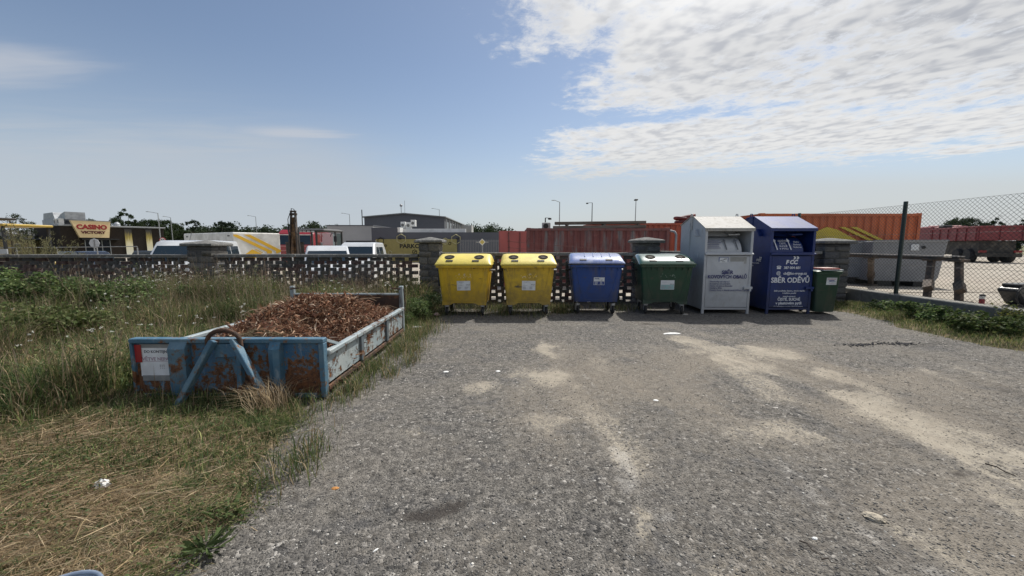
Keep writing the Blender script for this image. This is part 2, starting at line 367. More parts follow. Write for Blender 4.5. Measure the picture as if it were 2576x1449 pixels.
def lot_material():
    m = bpy.data.materials.new('asphalt_millings'); m.use_nodes = True; nt = m.node_tree; N = nt.nodes; L = nt.links; b = N['Principled BSDF']
    tc = N.new('ShaderNodeTexCoord'); V = tc.outputs['Object']
    def noise(s, d=6, r=.6):
        n = N.new('ShaderNodeTexNoise'); n.inputs['Scale'].default_value = s; n.inputs['Detail'].default_value = d; n.inputs['Roughness'].default_value = r; L.new(V, n.inputs['Vector']); return n.outputs['Fac']
    def attr(k):
        a = N.new('ShaderNodeAttribute'); a.attribute_name = k; return a.outputs['Fac']
    def rmp(s, lo, hi, a=0., c=1.):
        r = N.new('ShaderNodeMapRange'); r.inputs[1].default_value = lo; r.inputs[2].default_value = hi; r.inputs[3].default_value = a; r.inputs[4].default_value = c; L.new(s, r.inputs[0]); return r.outputs[0]
    def mix(f, a, c):
        x = N.new('ShaderNodeMix'); x.data_type = 'RGBA'; L.new(f, x.inputs[0])
        for i, v in ((6, a), (7, c)):
            if isinstance(v, bpy.types.NodeSocket): L.new(v, x.inputs[i])
            else: x.inputs[i].default_value = (*v, 1)
        return x.outputs[2]
    def ma(op, a, c):
        n = N.new('ShaderNodeMath'); n.operation = op
        for i, v in enumerate((a, c)):
            if isinstance(v, bpy.types.NodeSocket): L.new(v, n.inputs[i])
            else: n.inputs[i].default_value = v
        return n.outputs[0]
    vo = N.new('ShaderNodeTexVoronoi'); vo.inputs['Scale'].default_value = 48; vo.inputs['Randomness'].default_value = 1; L.new(V, vo.inputs['Vector'])
    ve = N.new('ShaderNodeTexVoronoi'); ve.feature = 'DISTANCE_TO_EDGE'; ve.inputs['Scale'].default_value = 48; L.new(V, ve.inputs['Vector'])
    v2 = N.new('ShaderNodeTexVoronoi'); v2.inputs['Scale'].default_value = 105; L.new(V, v2.inputs['Vector'])
    sv = N.new('ShaderNodeSeparateColor'); L.new(vo.outputs['Color'], sv.inputs[0]); s2 = N.new('ShaderNodeSeparateColor'); L.new(v2.outputs['Color'], s2.inputs[0])
    stone = N.new('ShaderNodeValToRGB'); L.new(sv.outputs[0], stone.inputs[0]); e = stone.color_ramp.elements
    e[0].position = 0; e[0].color = (.030, .029, .029, 1); e[1].position = 1; e[1].color = (.42, .40, .37, 1)
    for p, c in ((.25, (.060, .058, .056)), (.55, (.098, .093, .087)), (.8, (.148, .138, .126)), (.93, (.23, .215, .195))):
        q = e.new(p); q.color = (*c, 1)
    fine = mix(s2.outputs[1], (.040, .039, .037), (.22, .205, .185))
    col = mix(rmp(noise(9, 3), .42, .58), stone.outputs[0], fine)
    # broad dusty film, darker and paler fields
    col = mix(rmp(noise(.9, 7, .65), .40, .62, 0, .50), col, (.180, .162, .137))
    col = mix(rmp(noise(1.7, 8, .7), .52, .66, 0, .5), col, (.07, .071, .076)); col = mix(rmp(noise(3.3, 8, .7), .55, .7, 0, .45), col, (.19, .168, .138))
    hv = N.new('ShaderNodeHueSaturation'); L.new(col, hv.inputs['Color']); L.new(rmp(noise(15, 7, .75), .36, .64, .62, 1.42), hv.inputs['Value']); col = hv.outputs[0]
    fl = attr('film'); col = mix(rmp(ma('ADD', fl, ma('MULTIPLY', ma('SUBTRACT', noise(11, 7, .72), .5), 1.2)), .15, 1.0 , 0, .75), col, (.245, .21, .165))
    d = attr('dust'); grain = rmp(noise(34, 5, .7), .32, .68, -.32, .32); grain2 = rmp(sv.outputs[1], 0, 1, -.22, .22)
    gn = ma('ADD', ma('MULTIPLY', ma('SUBTRACT', noise(26, 6, .75), .5), 1.5), ma('MULTIPLY', ma('SUBTRACT', sv.outputs[1], .5), .45)); dm = ma('ADD', ma('MULTIPLY', rmp(ma('ADD', d, gn), .38, .80), rmp(d, .04, .35)), ma('MULTIPLY', d, .22)); dm = rmp(dm, .0, 1., 0, .80)
    sand = mix(rmp(noise(5, 6), .35, .65), (.28, .246, .195), (.37, .33, .265))
    col = mix(dm, col, sand)
    st = attr('stain'); col = mix(rmp(ma('ADD', st, ma('MULTIPLY', grain, st)), .1, .9, 0, .85), col, (.040, .034, .030))
    ch = attr('chalk'); col = mix(rmp(ma('ADD', ch, ma('MULTIPLY', ma('ADD', grain, grain2), ch)), .15, .9, 0, .8), col, (.46, .44, .41))
    L.new(col, b.inputs['Base Color']); b.inputs['Roughness'].default_value = .9; b.inputs['Specular IOR Level'].default_value = .25
    h = ma('ADD', ma('MULTIPLY', rmp(ve.outputs['Distance'], 0, .25), .6), ma('MULTIPLY', noise(150, 4, .7), .7)); h = ma('MULTIPLY', h, rmp(d, 0, 1, 1, .35))
    bp = N.new('ShaderNodeBump'); bp.inputs['Strength'].default_value = .85; bp.inputs['Distance'].default_value = .008; L.new(h, bp.inputs['Height']); L.new(bp.outputs[0], b.inputs['Normal'])
    return m

def seg_d(X, Y, pts):
    """distance to a polyline and position along it"""
    best = np.full(X.shape, 1e9); along = np.zeros(X.shape); acc = 0.
    for (x0, y0), (x1, y1) in zip(pts[:-1], pts[1:]):
        dx, dy = x1-x0, y1-y0; l2 = dx*dx+dy*dy; l = math.sqrt(l2)
        t = np.clip(((X-x0)*dx+(Y-y0)*dy)/l2, 0, 1); d = np.hypot(X-x0-t*dx, Y-y0-t*dy)
        k = d < best; best = np.where(k, d, best); along = np.where(k, acc+t*l, along); acc += l
    return best, along
def ell(X, Y, cx, cy, rx, ry, a=0., soft=.5):
    ca, sa = math.cos(R(a)), math.sin(R(a)); u = ((X-cx)*ca+(Y-cy)*sa)/rx; v = (-(X-cx)*sa+(Y-cy)*ca)/ry
    return 1-sstep(np.hypot(u, v), 1-soft, 1+soft*.3)
TRACK_A = [(3.0, 6.6), (3.45, 5.3), (3.75, 4.2), (3.80, 3.3), (3.6, 2.3), (3.2, .5)]
TRACK_B = [(2.55, 6.3), (2.75, 5.6), (3.0, 4.7), (2.9, 3.9)]
TRACK_C = [(.55, 6.4), (.6, 5.2), (.62, 4.2), (.95, 3.2), (.85, 2.5), (.72, 1.9)]
TRACK_D = [(6.1, 5.7), (5.6, 4.9), (5.4, 3.8), (5.2, 2.4), (5., 0.)]
def warp(X, Y, s=1.6, a=.35, seed=5):
    return X+(fbm(X*s, Y*s, seed)-.5)*a*2, Y+(fbm(X*s+31, Y*s+7, seed+3)-.5)*a*2
def dust_f(X, Y):
    Xw, Yw = warp(X, Y, 2.2, .22)
    d = np.zeros(X.shape)
    for pts, wd, amp, y_lo in ((TRACK_A, .34, .95, 0), (TRACK_B, .2, .75, 0), (TRACK_C, .24, .6, 0), (TRACK_D, .38, .45, 0)):
        dist, al = seg_d(Xw, Yw, pts); br = sstep(fbm(X*1.3+pts[0][0]*9, Y*1.3, 21), .30, .62)
        d = np.maximum(d, amp*(1-sstep(dist, wd*.35, wd*1.35))*br)
    for e in ((4.0, 5.75, .55, .42, -20, 1.0), (3.3, 5.3, .4, .75, 15, .9), (.55, 5.9, .16, .55, 4, 1.), (.42, 4.75, .42, .5, 0, .95), (.75, 4.25, .22, .35, 0, .6), (-.15, 4.4, .75, .35, 0, .45),
              (.35, 3.45, .35, .22, 0, .55), (1.15, 5.2, .25, .5, 0, .4), (.86, 2.75, .09, .45, -5, .55), (.78, 2.15, .14, .3, 0, .7), (2.85, 5.9, .3, .18, 0, .9), (2.3, 6.1, .4, .3, 0, .45),
              (4.05, 4.6, .3, .55, 8, .9), (3.75, 3.2, .55, .95, 6, .8), (5.9, 5.0, .7, .5, 0, .35), (6.5, 4.0, .6, .8, 0, .45), (-1.0, 3.25, .3, .3, 0, .4), (2.2, 3.2, .6, .3, 20, .4),
              (1.8, 7.9, .8, .25, 0, .3), (3.2, 7.0, .7, .4, 0, .35), (4.9, 7.4, .9, .3, 0, .3), (1.4, 1.7, .5, .25, 0, .45), (2.4, 1.75, .5, .4, 0, .35), (-.1, 1.6, .4, .2, 0, .35)):
        d = np.maximum(d, e[5]*ell(Xw, Yw, e[0], e[1], e[2], e[3], e[4], .7))
    d = d + .26*sstep(fbm(X*.8, Y*.8, 41, 5), .5, .72)*(sstep(X, -1.5, .2))
    d = d*(.30+.75*fbm(X*5, Y*5, 61)+.55*fbm(X*11+Y*1.5, Y*1.6, 67))
    nn_ = fbm(X*3.1, Y*2.0, 57, 5, .6)-.5
    d = np.maximum(.62*sstep(d+nn_*.5, .10, .80)*(.55+.9*(nn_+.5)), .85*sstep(d+nn_*1.15, .48, 1.05))
    d *= sstep(X, -1.75, -.9)
    # drive-over rut lines stay bare
    return np.clip(d, 0, 1)
def film_f(X, Y):
    """fine brown dust worked into the surface where vehicles turn"""
    Xw, Yw = warp(X, Y, .9, .5, 29)
    f = .75*ell(Xw, Yw, 3.6, 4.6, 3.2, 2.6, 0, .8)
    f = np.maximum(f, .7*ell(Xw, Yw, 1.0, 4.4, 1.6, 2.2, 0, .8)); f = np.maximum(f, .6*ell(Xw, Yw, 2.4, 2.0, 2.2, .9, 10, .8)); f = np.maximum(f, .45*ell(Xw, Yw, 6.2, 4.6, 1.6, 2.4, 0, .8)); f = np.maximum(f, .4*ell(Xw, Yw, -.4, 1.7, .8, .5, 0, .8))
    streak = fbm(X*9+Y*1.2, Y*.7, 83, 3); blot = fbm(X*1.5, Y*1.1, 87, 5, .6)
    return np.clip(f*(.35+.65*sstep(blot, .32, .66)+.55*(streak-.45)), 0, 1)
def stain_f(X, Y):
    Xw, Yw = warp(X, Y, 4, .10, 9); s = np.zeros(X.shape)
    for e in ((-.56, 2.24, .22, .085, 14, 1.2), (-.40, 2.29, .16, .07, 0, 1.1), (2.9, 7.95, .26, .12, 0, 1.), (3.3, 2.62, .1, .07, 0, .8), (6.9, 6.3, .8, .12, 8, .45), (5.4, 6.25, .8, .07, 4, .4), (3.95, 4.35, .12, .07, 0, .6),
              (5.6, 4.4, .25, 1.1, -6, .28), (4.6, 3.4, .22, 1.0, -3, .25), (.9, 7.6, .6, .2, 0, .2)):
        s = np.maximum(s, e[5]*ell(Xw, Yw, e[0], e[1], e[2], e[3], e[4], .8))
    # damp fringe under the containers and along the grass edge
    s = np.maximum(s, .38*(1-sstep(X, -1.85, -1.35))*sstep(fbm(X*2, Y*2, 77), .35, .6))
    return np.clip(s, 0, 1)
def chalk_f(X, Y):
    Xw, Yw = warp(X, Y, 5, .06, 13); c = np.zeros(X.shape)
    for pts, wd, amp in (([(.9, 4.9), (1.0, 4.3)], .03, .6), ([(.85, 2.95), (.83, 2.45), (.9, 2.2)], .09, .42), ([(2.05, 2.75), (2.0, 2.2), (2.15, 1.7), (2.4, 1.2)], .07, .35)):
        dist, _ = seg_d(Xw, Yw, pts); c = np.maximum(c, amp*(1-sstep(dist, wd*.3, wd*1.4))*sstep(fbm(X*9, Y*9, 3), .3, .6))
    return c
def lot_z(X, Y):
    z = (fbm(X*.6, Y*.6, 2)-.5)*.05 + (fbm(X*3, Y*3, 4)-.5)*.014
    near = sstep(Y, 7.5, 8.6); z = z*(1-near*.75)
    for pts in (TRACK_A, TRACK_D):
        dist, al = seg_d(X, Y, pts)
        lug = (np.sin(al*62.+np.sign(X-3.75)*1.2+dist*14) > .2)*.009
        z = z - .012*(1-sstep(dist, .1, .24)) - lug*(1-sstep(dist, .14, .2))*sstep(fbm(X*1.2, Y*1.2, 8), .42, .6) + .010*np.exp(-((dist-.27)/.06)**2)
    return z
M_LOT = lot_material()
xs = np.concatenate([np.arange(-2.8, 7.6, .04), np.arange(7.6, 10.2, .12)])
ys = np.concatenate([np.arange(-9, 1.2, .3), np.arange(1.2, 8., .035), np.arange(8., 12.1, .08)])
lot = grid_mesh('gravel_lot', xs, ys, lot_z, M_LOT, {'dust': dust_f, 'film': film_f, 'stain': stain_f, 'chalk': chalk_f}); tag(lot, kind='structure')

M_SOIL = M('dry_soil', (.13, .105, .07), .95, layers=(((.075, .07, .035), 3., .4, .6), ((.22, .18, .115), 9., .45, .65)), bump=1., bscale=30, spec=.1, vscale=8)
M_YARD = M('pale_yard_gravel', (.34, .30, .25), .95, layers=(((.42, .38, .32), .5, .4, .65), ((.20, .185, .16), 1.7, .52, .75), ((.25, .23, .2), 25., .45, .7)), bump=.7, bscale=18, spec=.15)
def edge_x(Y): return -1.80 + .20*np.sin(Y*.8+.6) + (fbm(Y*1.3, Y*.0, 91)-.5)*.55 + .18*(Y < 2.4)*(2.4-Y)
def meadow_z(X, Y):
    e = edge_x(Y)
    z = -.05 + .085*sstep(e-X, -.12, .45) + (fbm(X*1.2, Y*1.2, 33)-.5)*.07*sstep(e-X, -.1, .8)
    z = z + .05*sstep(-X, 5, 9)
    return z
meadow = grid_mesh('meadow_ground', np.concatenate([np.arange(-40, -9, 1.), np.arange(-9, -1.15, .06)]), np.concatenate([np.arange(-9, 1., .5), np.arange(1., 10.9, .08)]), meadow_z, M_SOIL); tag(meadow, kind='structure')
def verge_z(X, Y):
    e = 7.65 + (fbm(Y*1.1, Y*0, 55)-.5)*.7 + .25*sstep(Y, 8.0, 9.6)
    return -.05 + .11*sstep(X-e, -.15, .6) + (fbm(X*2, Y*2, 34)-.5)*.05
verge = grid_mesh('verge_ground', np.arange(6.9, 9.72, .08), np.arange(-9, 10.9, .1), verge_z, M_SOIL); tag(verge, kind='structure')
def yard_z(X, Y): return -.12 + .42*sstep(X, 6.5, 9.9) + (fbm(X*.5, Y*.5, 71)-.5)*.08
yard = grid_mesh('yard_ground', np.concatenate([np.arange(-60, 9.95, .8), np.arange(10, 70, 1.)]), np.concatenate([np.arange(10.95, 24, .35), np.arange(24, 70, 2.)]), yard_z, M_YARD); tag(yard, kind='structure')
yard2 = grid_mesh('yard_strip', np.concatenate([np.arange(9.66, 14, .25), np.arange(14, 60, 2.)]), np.concatenate([np.arange(-9, 11.2, .3), [11.3]]), lambda X, Y: .29+(fbm(X*.5, Y*.5, 71)-.5)*.06, M_YARD); tag(yard2, kind='structure')
M_FAR = M('far_ground', (.12, .13, .07), .95, layers=(((.2, .18, .12), .02, .45, .6),), spec=.1, vscale=.05)
gm = MB().add([(-2500, -300, -.35), (2500, -300, -.35), (2500, 3500, -.35), (-2500, 3500, -.35)], [(0, 1, 2, 3)])
tag(gm.build('ground', M_FAR), kind='structure')
# ------------------------------------------------------------------ openwork brick wall with stone piers
WALL_Y = 10.85
M_BRICK = M('wall_brick', (.08, .075, .075), .92, objrand=[(.085, .085, .089), (.098, .085, .082), (.073, .074, .077), (.096, .064, .062), (.097, .094, .089), (.088, .063, .063), (.08, .082, .085)],
            layers=(((.14, .14, .13), 9., .55, .8), ((.03, .03, .03), 5., .55, .8)), bump=1., bscale=45, spec=.15, var=.25, vscale=9)
M_STONE = M('pier_stone', (.12, .12, .12), .92, objrand=[(.115, .118, .125), (.15, .145, .137), (.098, .10, .108), (.165, .16, .15), (.128, .128, .13)],
            layers=(((.21, .205, .19), 6., .52, .75), ((.045, .048, .05), 3.5, .55, .75)), bump=2., bscale=22, spec=.15, var=.3, vscale=7)
M_MORTAR = M('mortar', (.10, .10, .10), .95, bump=1., bscale=40, spec=.1, var=.3)
M_COPING = M('coping_stone', (.17, .17, .165), .95, layers=(((.11, .11, .11), 4., .45, .7), ((.30, .295, .28), 11., .52, .72)), bump=1.5, bscale=25, spec=.15, var=.25)

def rough_block(name, sx, sy, sz, mat, cuts=2, jit=.02, bev=.12):
    bm = bmesh.new(); bmesh.ops.create_cube(bm, size=1.)
    bmesh.ops.bevel(bm, geom=bm.edges[:], offset=bev, segments=2, profile=.6, affect='EDGES')
    for v in bm.verts:
        v.co += Vector((random.uniform(-1, 1), random.uniform(-1, 1), random.uniform(-1, 1)))*jit
        v.co = Vector((v.co.x*sx, v.co.y*sy, v.co.z*sz))
    me = bpy.data.meshes.new(name); bm.to_mesh(me); bm.free(); me.materials.append(mat); me.shade_smooth(); me.set_sharp_from_angle(angle=R(50)); return me
BR_L, BR_T, BR_H, BR_P = .262, .088, .0925, .372
bricks = [rough_block('brick', BR_L, BR_T, BR_H, M_BRICK, jit=.012, bev=.05) for _ in range(5)]
stones = [rough_block('stone', 1, 1, 1, M_STONE, jit=.028, bev=.13) for _ in range(7)]

def brick_panel(x0, x1, ztop, label):
    t = empty('brick_wall', ((x0+x1)/2, WALL_Y, 0), 0, label, 'wall', 'openwork brick wall panels between the stone piers')
    L = x1-x0; n = int(L/BR_P)+1; zc = ztop-.095; row = 0; z = zc-BR_H/2-.004
    pitch = L/n
    while z > .02:
        off = (row % 2)*pitch/2
        for i in range(-1, n+1):
            x = -L/2+off+(i+.5)*pitch
            if x-BR_L/2 < -L/2-.08 or x+BR_L/2 > L/2+.08: continue
            o = link('brick', random.choice(bricks), t, (x+random.uniform(-.016, .016), BR_T/2+random.uniform(-.009, .009), z), (random.uniform(-.015, .015), random.uniform(-.009, .009), random.uniform(-.03, .03))); o.scale = (random.uniform(.93, 1.08), random.uniform(.94, 1.1), random.uniform(.97, 1.0))
        row += 1; z -= .0955
    # coping of laid slabs
    k = max(1, round(L/1.15)); sl = L/k
    for i in range(k):
        me = rough_block('coping_slab', sl-.012, .27, .085, M_COPING, jit=.012, bev=.06)
        link('coping_slab', me, t, (-L/2+(i+.5)*sl, BR_T/2, zc+.047), (random.uniform(-.012, .012), random.uniform(-.006, .006), random.uniform(-.01, .01)))
    MB().box(-L/2, -.03, -.3, L/2, .17, max(.03, z+BR_H/2-.02)).build('footing', M_MORTAR, t)
    return t

def pier(x, wdt, ztop, label):
    t = empty('stone_pier', (x, WALL_Y-.14, 0), 0, label, 'pier', 'stone piers of the openwork wall')
    D = wdt*.95; h = ztop-.16; MB().box(-wdt/2+.035, .035, -.3, wdt/2-.035, D-.035, h).build('core', M_MORTAR, t)
    z = -.05; row = 0
    while z < h-.06:
        ch = random.uniform(.135, .20)
        if z+ch > h-.07: ch = h-z
        sp = random.uniform(.36, .46) if row % 2 else random.uniform(.54, .64)
        for a, b in ((0, sp), (sp, 1)):
            sd = random.uniform(.42, .6) if row % 2 else 1.
            for c, d in ((0, sd), (sd, 1)):
                if d-c < .02: continue
                sx = (b-a)*wdt-.022+random.uniform(-.006, .006); sy = (d-c)*D-.02; sz = ch-.022
                o = link('stone', random.choice(stones), t, (-wdt/2+(a+b)/2*wdt, (c+d)/2*D+random.uniform(-.008, .008), z+ch/2), (random.uniform(-.02, .02), random.uniform(-.02, .02), random.choice((0, math.pi))+random.uniform(-.02, .02)))
                o.scale = (sx, sy, sz)
        z += ch; row += 1
    cw = wdt/2+.085; cd = D/2; mb = MB(); secs = []
    for s, zz in ((.93, 0), (1.0, .025), (1.0, .075), (.86, .10), (.1, .165)):
        ring = []
        for k in range(16):
            tt = 2*math.pi*k/16; q = max(abs(math.cos(tt)), abs(math.sin(tt))); j = 1+random.uniform(-.03, .03)
            ring.append((math.cos(tt)/q*cw*s*j, cd+math.sin(tt)/q*(cd+.085)*s*j, h+zz))
        secs.append(ring)
    mb.loft(secs).build('cap', M_COPING, t, smooth=35)
    return t
PIERS = [(-8.67, .70, 1.77, 'stone pier with a wide cap in front of the white van'), (-2.30, .60, 1.86, 'stone pier left of the first yellow container'),
         (3.80, .64, 1.86, 'stone pier behind the green container, pyramid cap'), (9.02, .74, 1.84, 'stone pier at the corner beside the small green bin')]
brick_panel(-14.9, PIERS[0][0]-.36, 1.385, 'openwork brick wall panel left of the widest stone pier, weeds before it')
brick_panel(PIERS[0][0]+.36, PIERS[1][0]-.31, 1.395, 'openwork brick wall panel behind the rusty blue skip')
brick_panel(PIERS[1][0]+.31, PIERS[2][0]-.33, 1.44, 'openwork brick wall panel behind the yellow and blue containers')
brick_panel(PIERS[2][0]+.33, PIERS[3][0]-.38, 1.48, 'openwork brick wall panel behind the white and dark blue banks')
for p in PIERS: pier(*p)

# ------------------------------------------------------------------ concrete kerb wall and chain-link fence on the right
M_CONC = M('old_concrete', (.24, .235, .215), .93, layers=(((.13, .13, .12), 2., .45, .7), ((.32, .31, .28), 8., .5, .72), ((.16, .15, .12), 5., .55, .8, (1, 1, .15))), bump=1.2, bscale=30, spec=.15)
FX = 9.64
mb = MB().prism([(FX, -.15), (FX+.30, -.15), (FX+.30, .395), (FX+.285, .41), (FX+.02, .41), (FX, .385)], -6, 10.55, 'y')
kw = mb.build('concrete_kerb_wall', M_CONC, bevel=.012); tag(kw, 'low grey concrete kerb wall carrying the chain-link fence', 'wall')
kw2 = MB().prism([(FX, -.15), (FX+.30, -.15), (FX+.30, .40), (FX+.285, .415), (FX+.02, .415), (FX, .39)], 10.562, 18, 'y').build('concrete_kerb_wall', M_CONC, bevel=.012)
tag(kw2, 'short far stretch of concrete kerb wall behind the corner pier', 'wall')
M_POST = M('fence_post_green', (.018, .035, .028), .45, layers=(((.05, .06, .05), 12., .55, .8),))
M_WIRE = M('fence_wire', (.022, .028, .026), .5)
fence = empty('chain_link_fence', (FX+.13, 9.5, .41), 0, 'dark green chain-link fence standing on the concrete kerb wall', 'fence')
F0, F1, FT = -5.0, 3.9, 2.22      # local y range and height
for py_ in (-3.0, .24, 3.80):
    MB().lathe([(.045, -.3), (.045, 2.30), (.04, 2.31)], (-.0, py_, 0), n=12).build('post', M_POST, fence, smooth=40)
    MB().box(-.09, py_-.09, -.005, .09, py_+.09, .012).build('foot_plate', M_CONC, fence)
mb = MB(); st = .088; rr = .0033; z0 = .02
def wire(a, b):
    d = Vector((0, b[0]-a[0], b[1]-a[1])).normalized(); n1 = Vector((1, 0, 0)); n2 = d.cross(n1); vs = []
    for p in (a, b):
        for k in range(3):
            q = Vector((-.052, p[0], p[1]))+n1*(math.cos(2.094*k)*rr)+n2*(math.sin(2.094*k)*rr); vs.append(q)
    mb.add(vs, [(0, 1, 4, 3), (1, 2, 5, 4), (2, 0, 3, 5)])
hh = FT-z0; y = F0-hh
while y < F1:
    for sgn in (1, -1):
        if sgn > 0: a = [y, z0]; b = [y+hh, FT]
        else: a = [y+hh, z0]; b = [y, FT]
        # clip to the fence run
        def clip(p, q):
            if p[0] < F0: t_ = (F0-p[0])/(q[0]-p[0]); p = [F0, p[1]+t_*(q[1]-p[1])]
            if p[0] > F1: t_ = (F1-p[0])/(q[0]-p[0]); p = [F1, p[1]+t_*(q[1]-p[1])]
            return p
        if max(a[0], b[0]) <= F0 or min(a[0], b[0]) >= F1: continue
        a2 = clip(a, b); b2 = clip(b, a); wire(a2, b2)
    y += st
o = mb.build('wire_mesh', M_WIRE, fence)
for zz in (.03, .74, 1.5, FT):
    MB().tube([(-.052, F0, zz), (-.052, F1, zz)], .0028, 5).build('tension_wire', M_WIRE, fence)
# ------------------------------------------------------------------ four-wheeled waste containers
M_BLACK = M('black_plastic', (.018, .018, .02), .55, layers=(((.05, .048, .045), 8., .5, .8),))
M_TYRE = M('rubber', (.022, .022, .023), .8, layers=(((.09, .085, .075), 10., .5, .8),))
M_GALV = M('galvanised_steel', (.42, .43, .44), .45, metal=.6, layers=(((.25, .25, .25), 14., .45, .7), ((.22, .13, .08), 9., .62, .8)))
M_PAPER = M('label_paper', (.66, .68, .70), .6, layers=(((.5, .5, .48), 6., .5, .8),), var=.05)
M_INK = M('label_ink', (.10, .11, .13), .7, var=0)
M_INKG = M('faded_ink', (.36, .37, .40), .7, var=0)
M_INKB = M('label_blue', (.022, .05, .22), .6, var=.05)
M_INKT = M('label_teal', (.30, .46, .46), .6, var=.1)
DIRT = ((.11, .09, .06), 3.6, .52, .86, (1.3, 1.3, .3), 7)
SCUF = ((.07, .06, .045), 11., .63, .74, (.35, 1, 1.3), 5)
def plastic(name, c, c2, rough=.42, coat=0.):
    return M(name, c, rough, layers=((c2, 2.5, .42, .7), DIRT, SCUF), bump=.25, bscale=180, spec=.45, var=.08, coat=coat)
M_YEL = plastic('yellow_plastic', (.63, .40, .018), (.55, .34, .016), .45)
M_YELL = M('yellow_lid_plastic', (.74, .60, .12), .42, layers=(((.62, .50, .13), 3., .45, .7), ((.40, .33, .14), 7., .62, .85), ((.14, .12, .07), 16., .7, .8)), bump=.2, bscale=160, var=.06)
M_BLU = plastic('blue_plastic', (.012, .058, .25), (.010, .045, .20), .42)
M_BLUL = M('blue_lid_painted_sheen', (.15, .20, .42), .18, layers=(((.24, .29, .48), 3., .42, .68), ((.34, .37, .48), 9., .52, .8, None, 5, .35)), spec=.9, coat=.8)  # blue paled in base and blotches: the sky's reflection put into the colour
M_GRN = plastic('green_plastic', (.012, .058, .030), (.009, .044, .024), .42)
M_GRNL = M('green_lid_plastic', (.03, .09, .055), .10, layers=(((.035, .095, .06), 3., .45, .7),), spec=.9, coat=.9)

for m_ in (M_YEL, M_BLU, M_GRN): grime(m_, .25, 1.0, (.12, .10, .065) if m_ is M_YEL else (.05, .05, .046), .42)
def rrect(hw, y0, y1, z, r=.06, n=4):
    pts = []
    for cx, cy, a0 in ((hw-r, y1-r, 0), (-hw+r, y1-r, 90), (-hw+r, y0+r, 180), (hw-r, y0+r, 270)):
        for k in range(n+1):
            t = R(a0+90*k/n); pts.append((cx+math.cos(t)*r, cy+math.sin(t)*r, z))
    return pts
LIDP = [(-.035, 1.185), (-.045, 1.215), (-.02, 1.245), (.06, 1.30), (.17, 1.350), (.30, 1.397), (.42, 1.425), (.55, 1.437), (.68, 1.425), (.82, 1.38), (.94, 1.31), (1.02, 1.225), (1.03, 1.185)]
def lid_z(y):
    for (a, za), (b, zb) in zip(LIDP[1:-1], LIDP[2:]):
        if a <= y <= b: return za+(zb-za)*(y-a)/(b-a), math.atan2(zb-za, b-a)
    return 1.3, 0
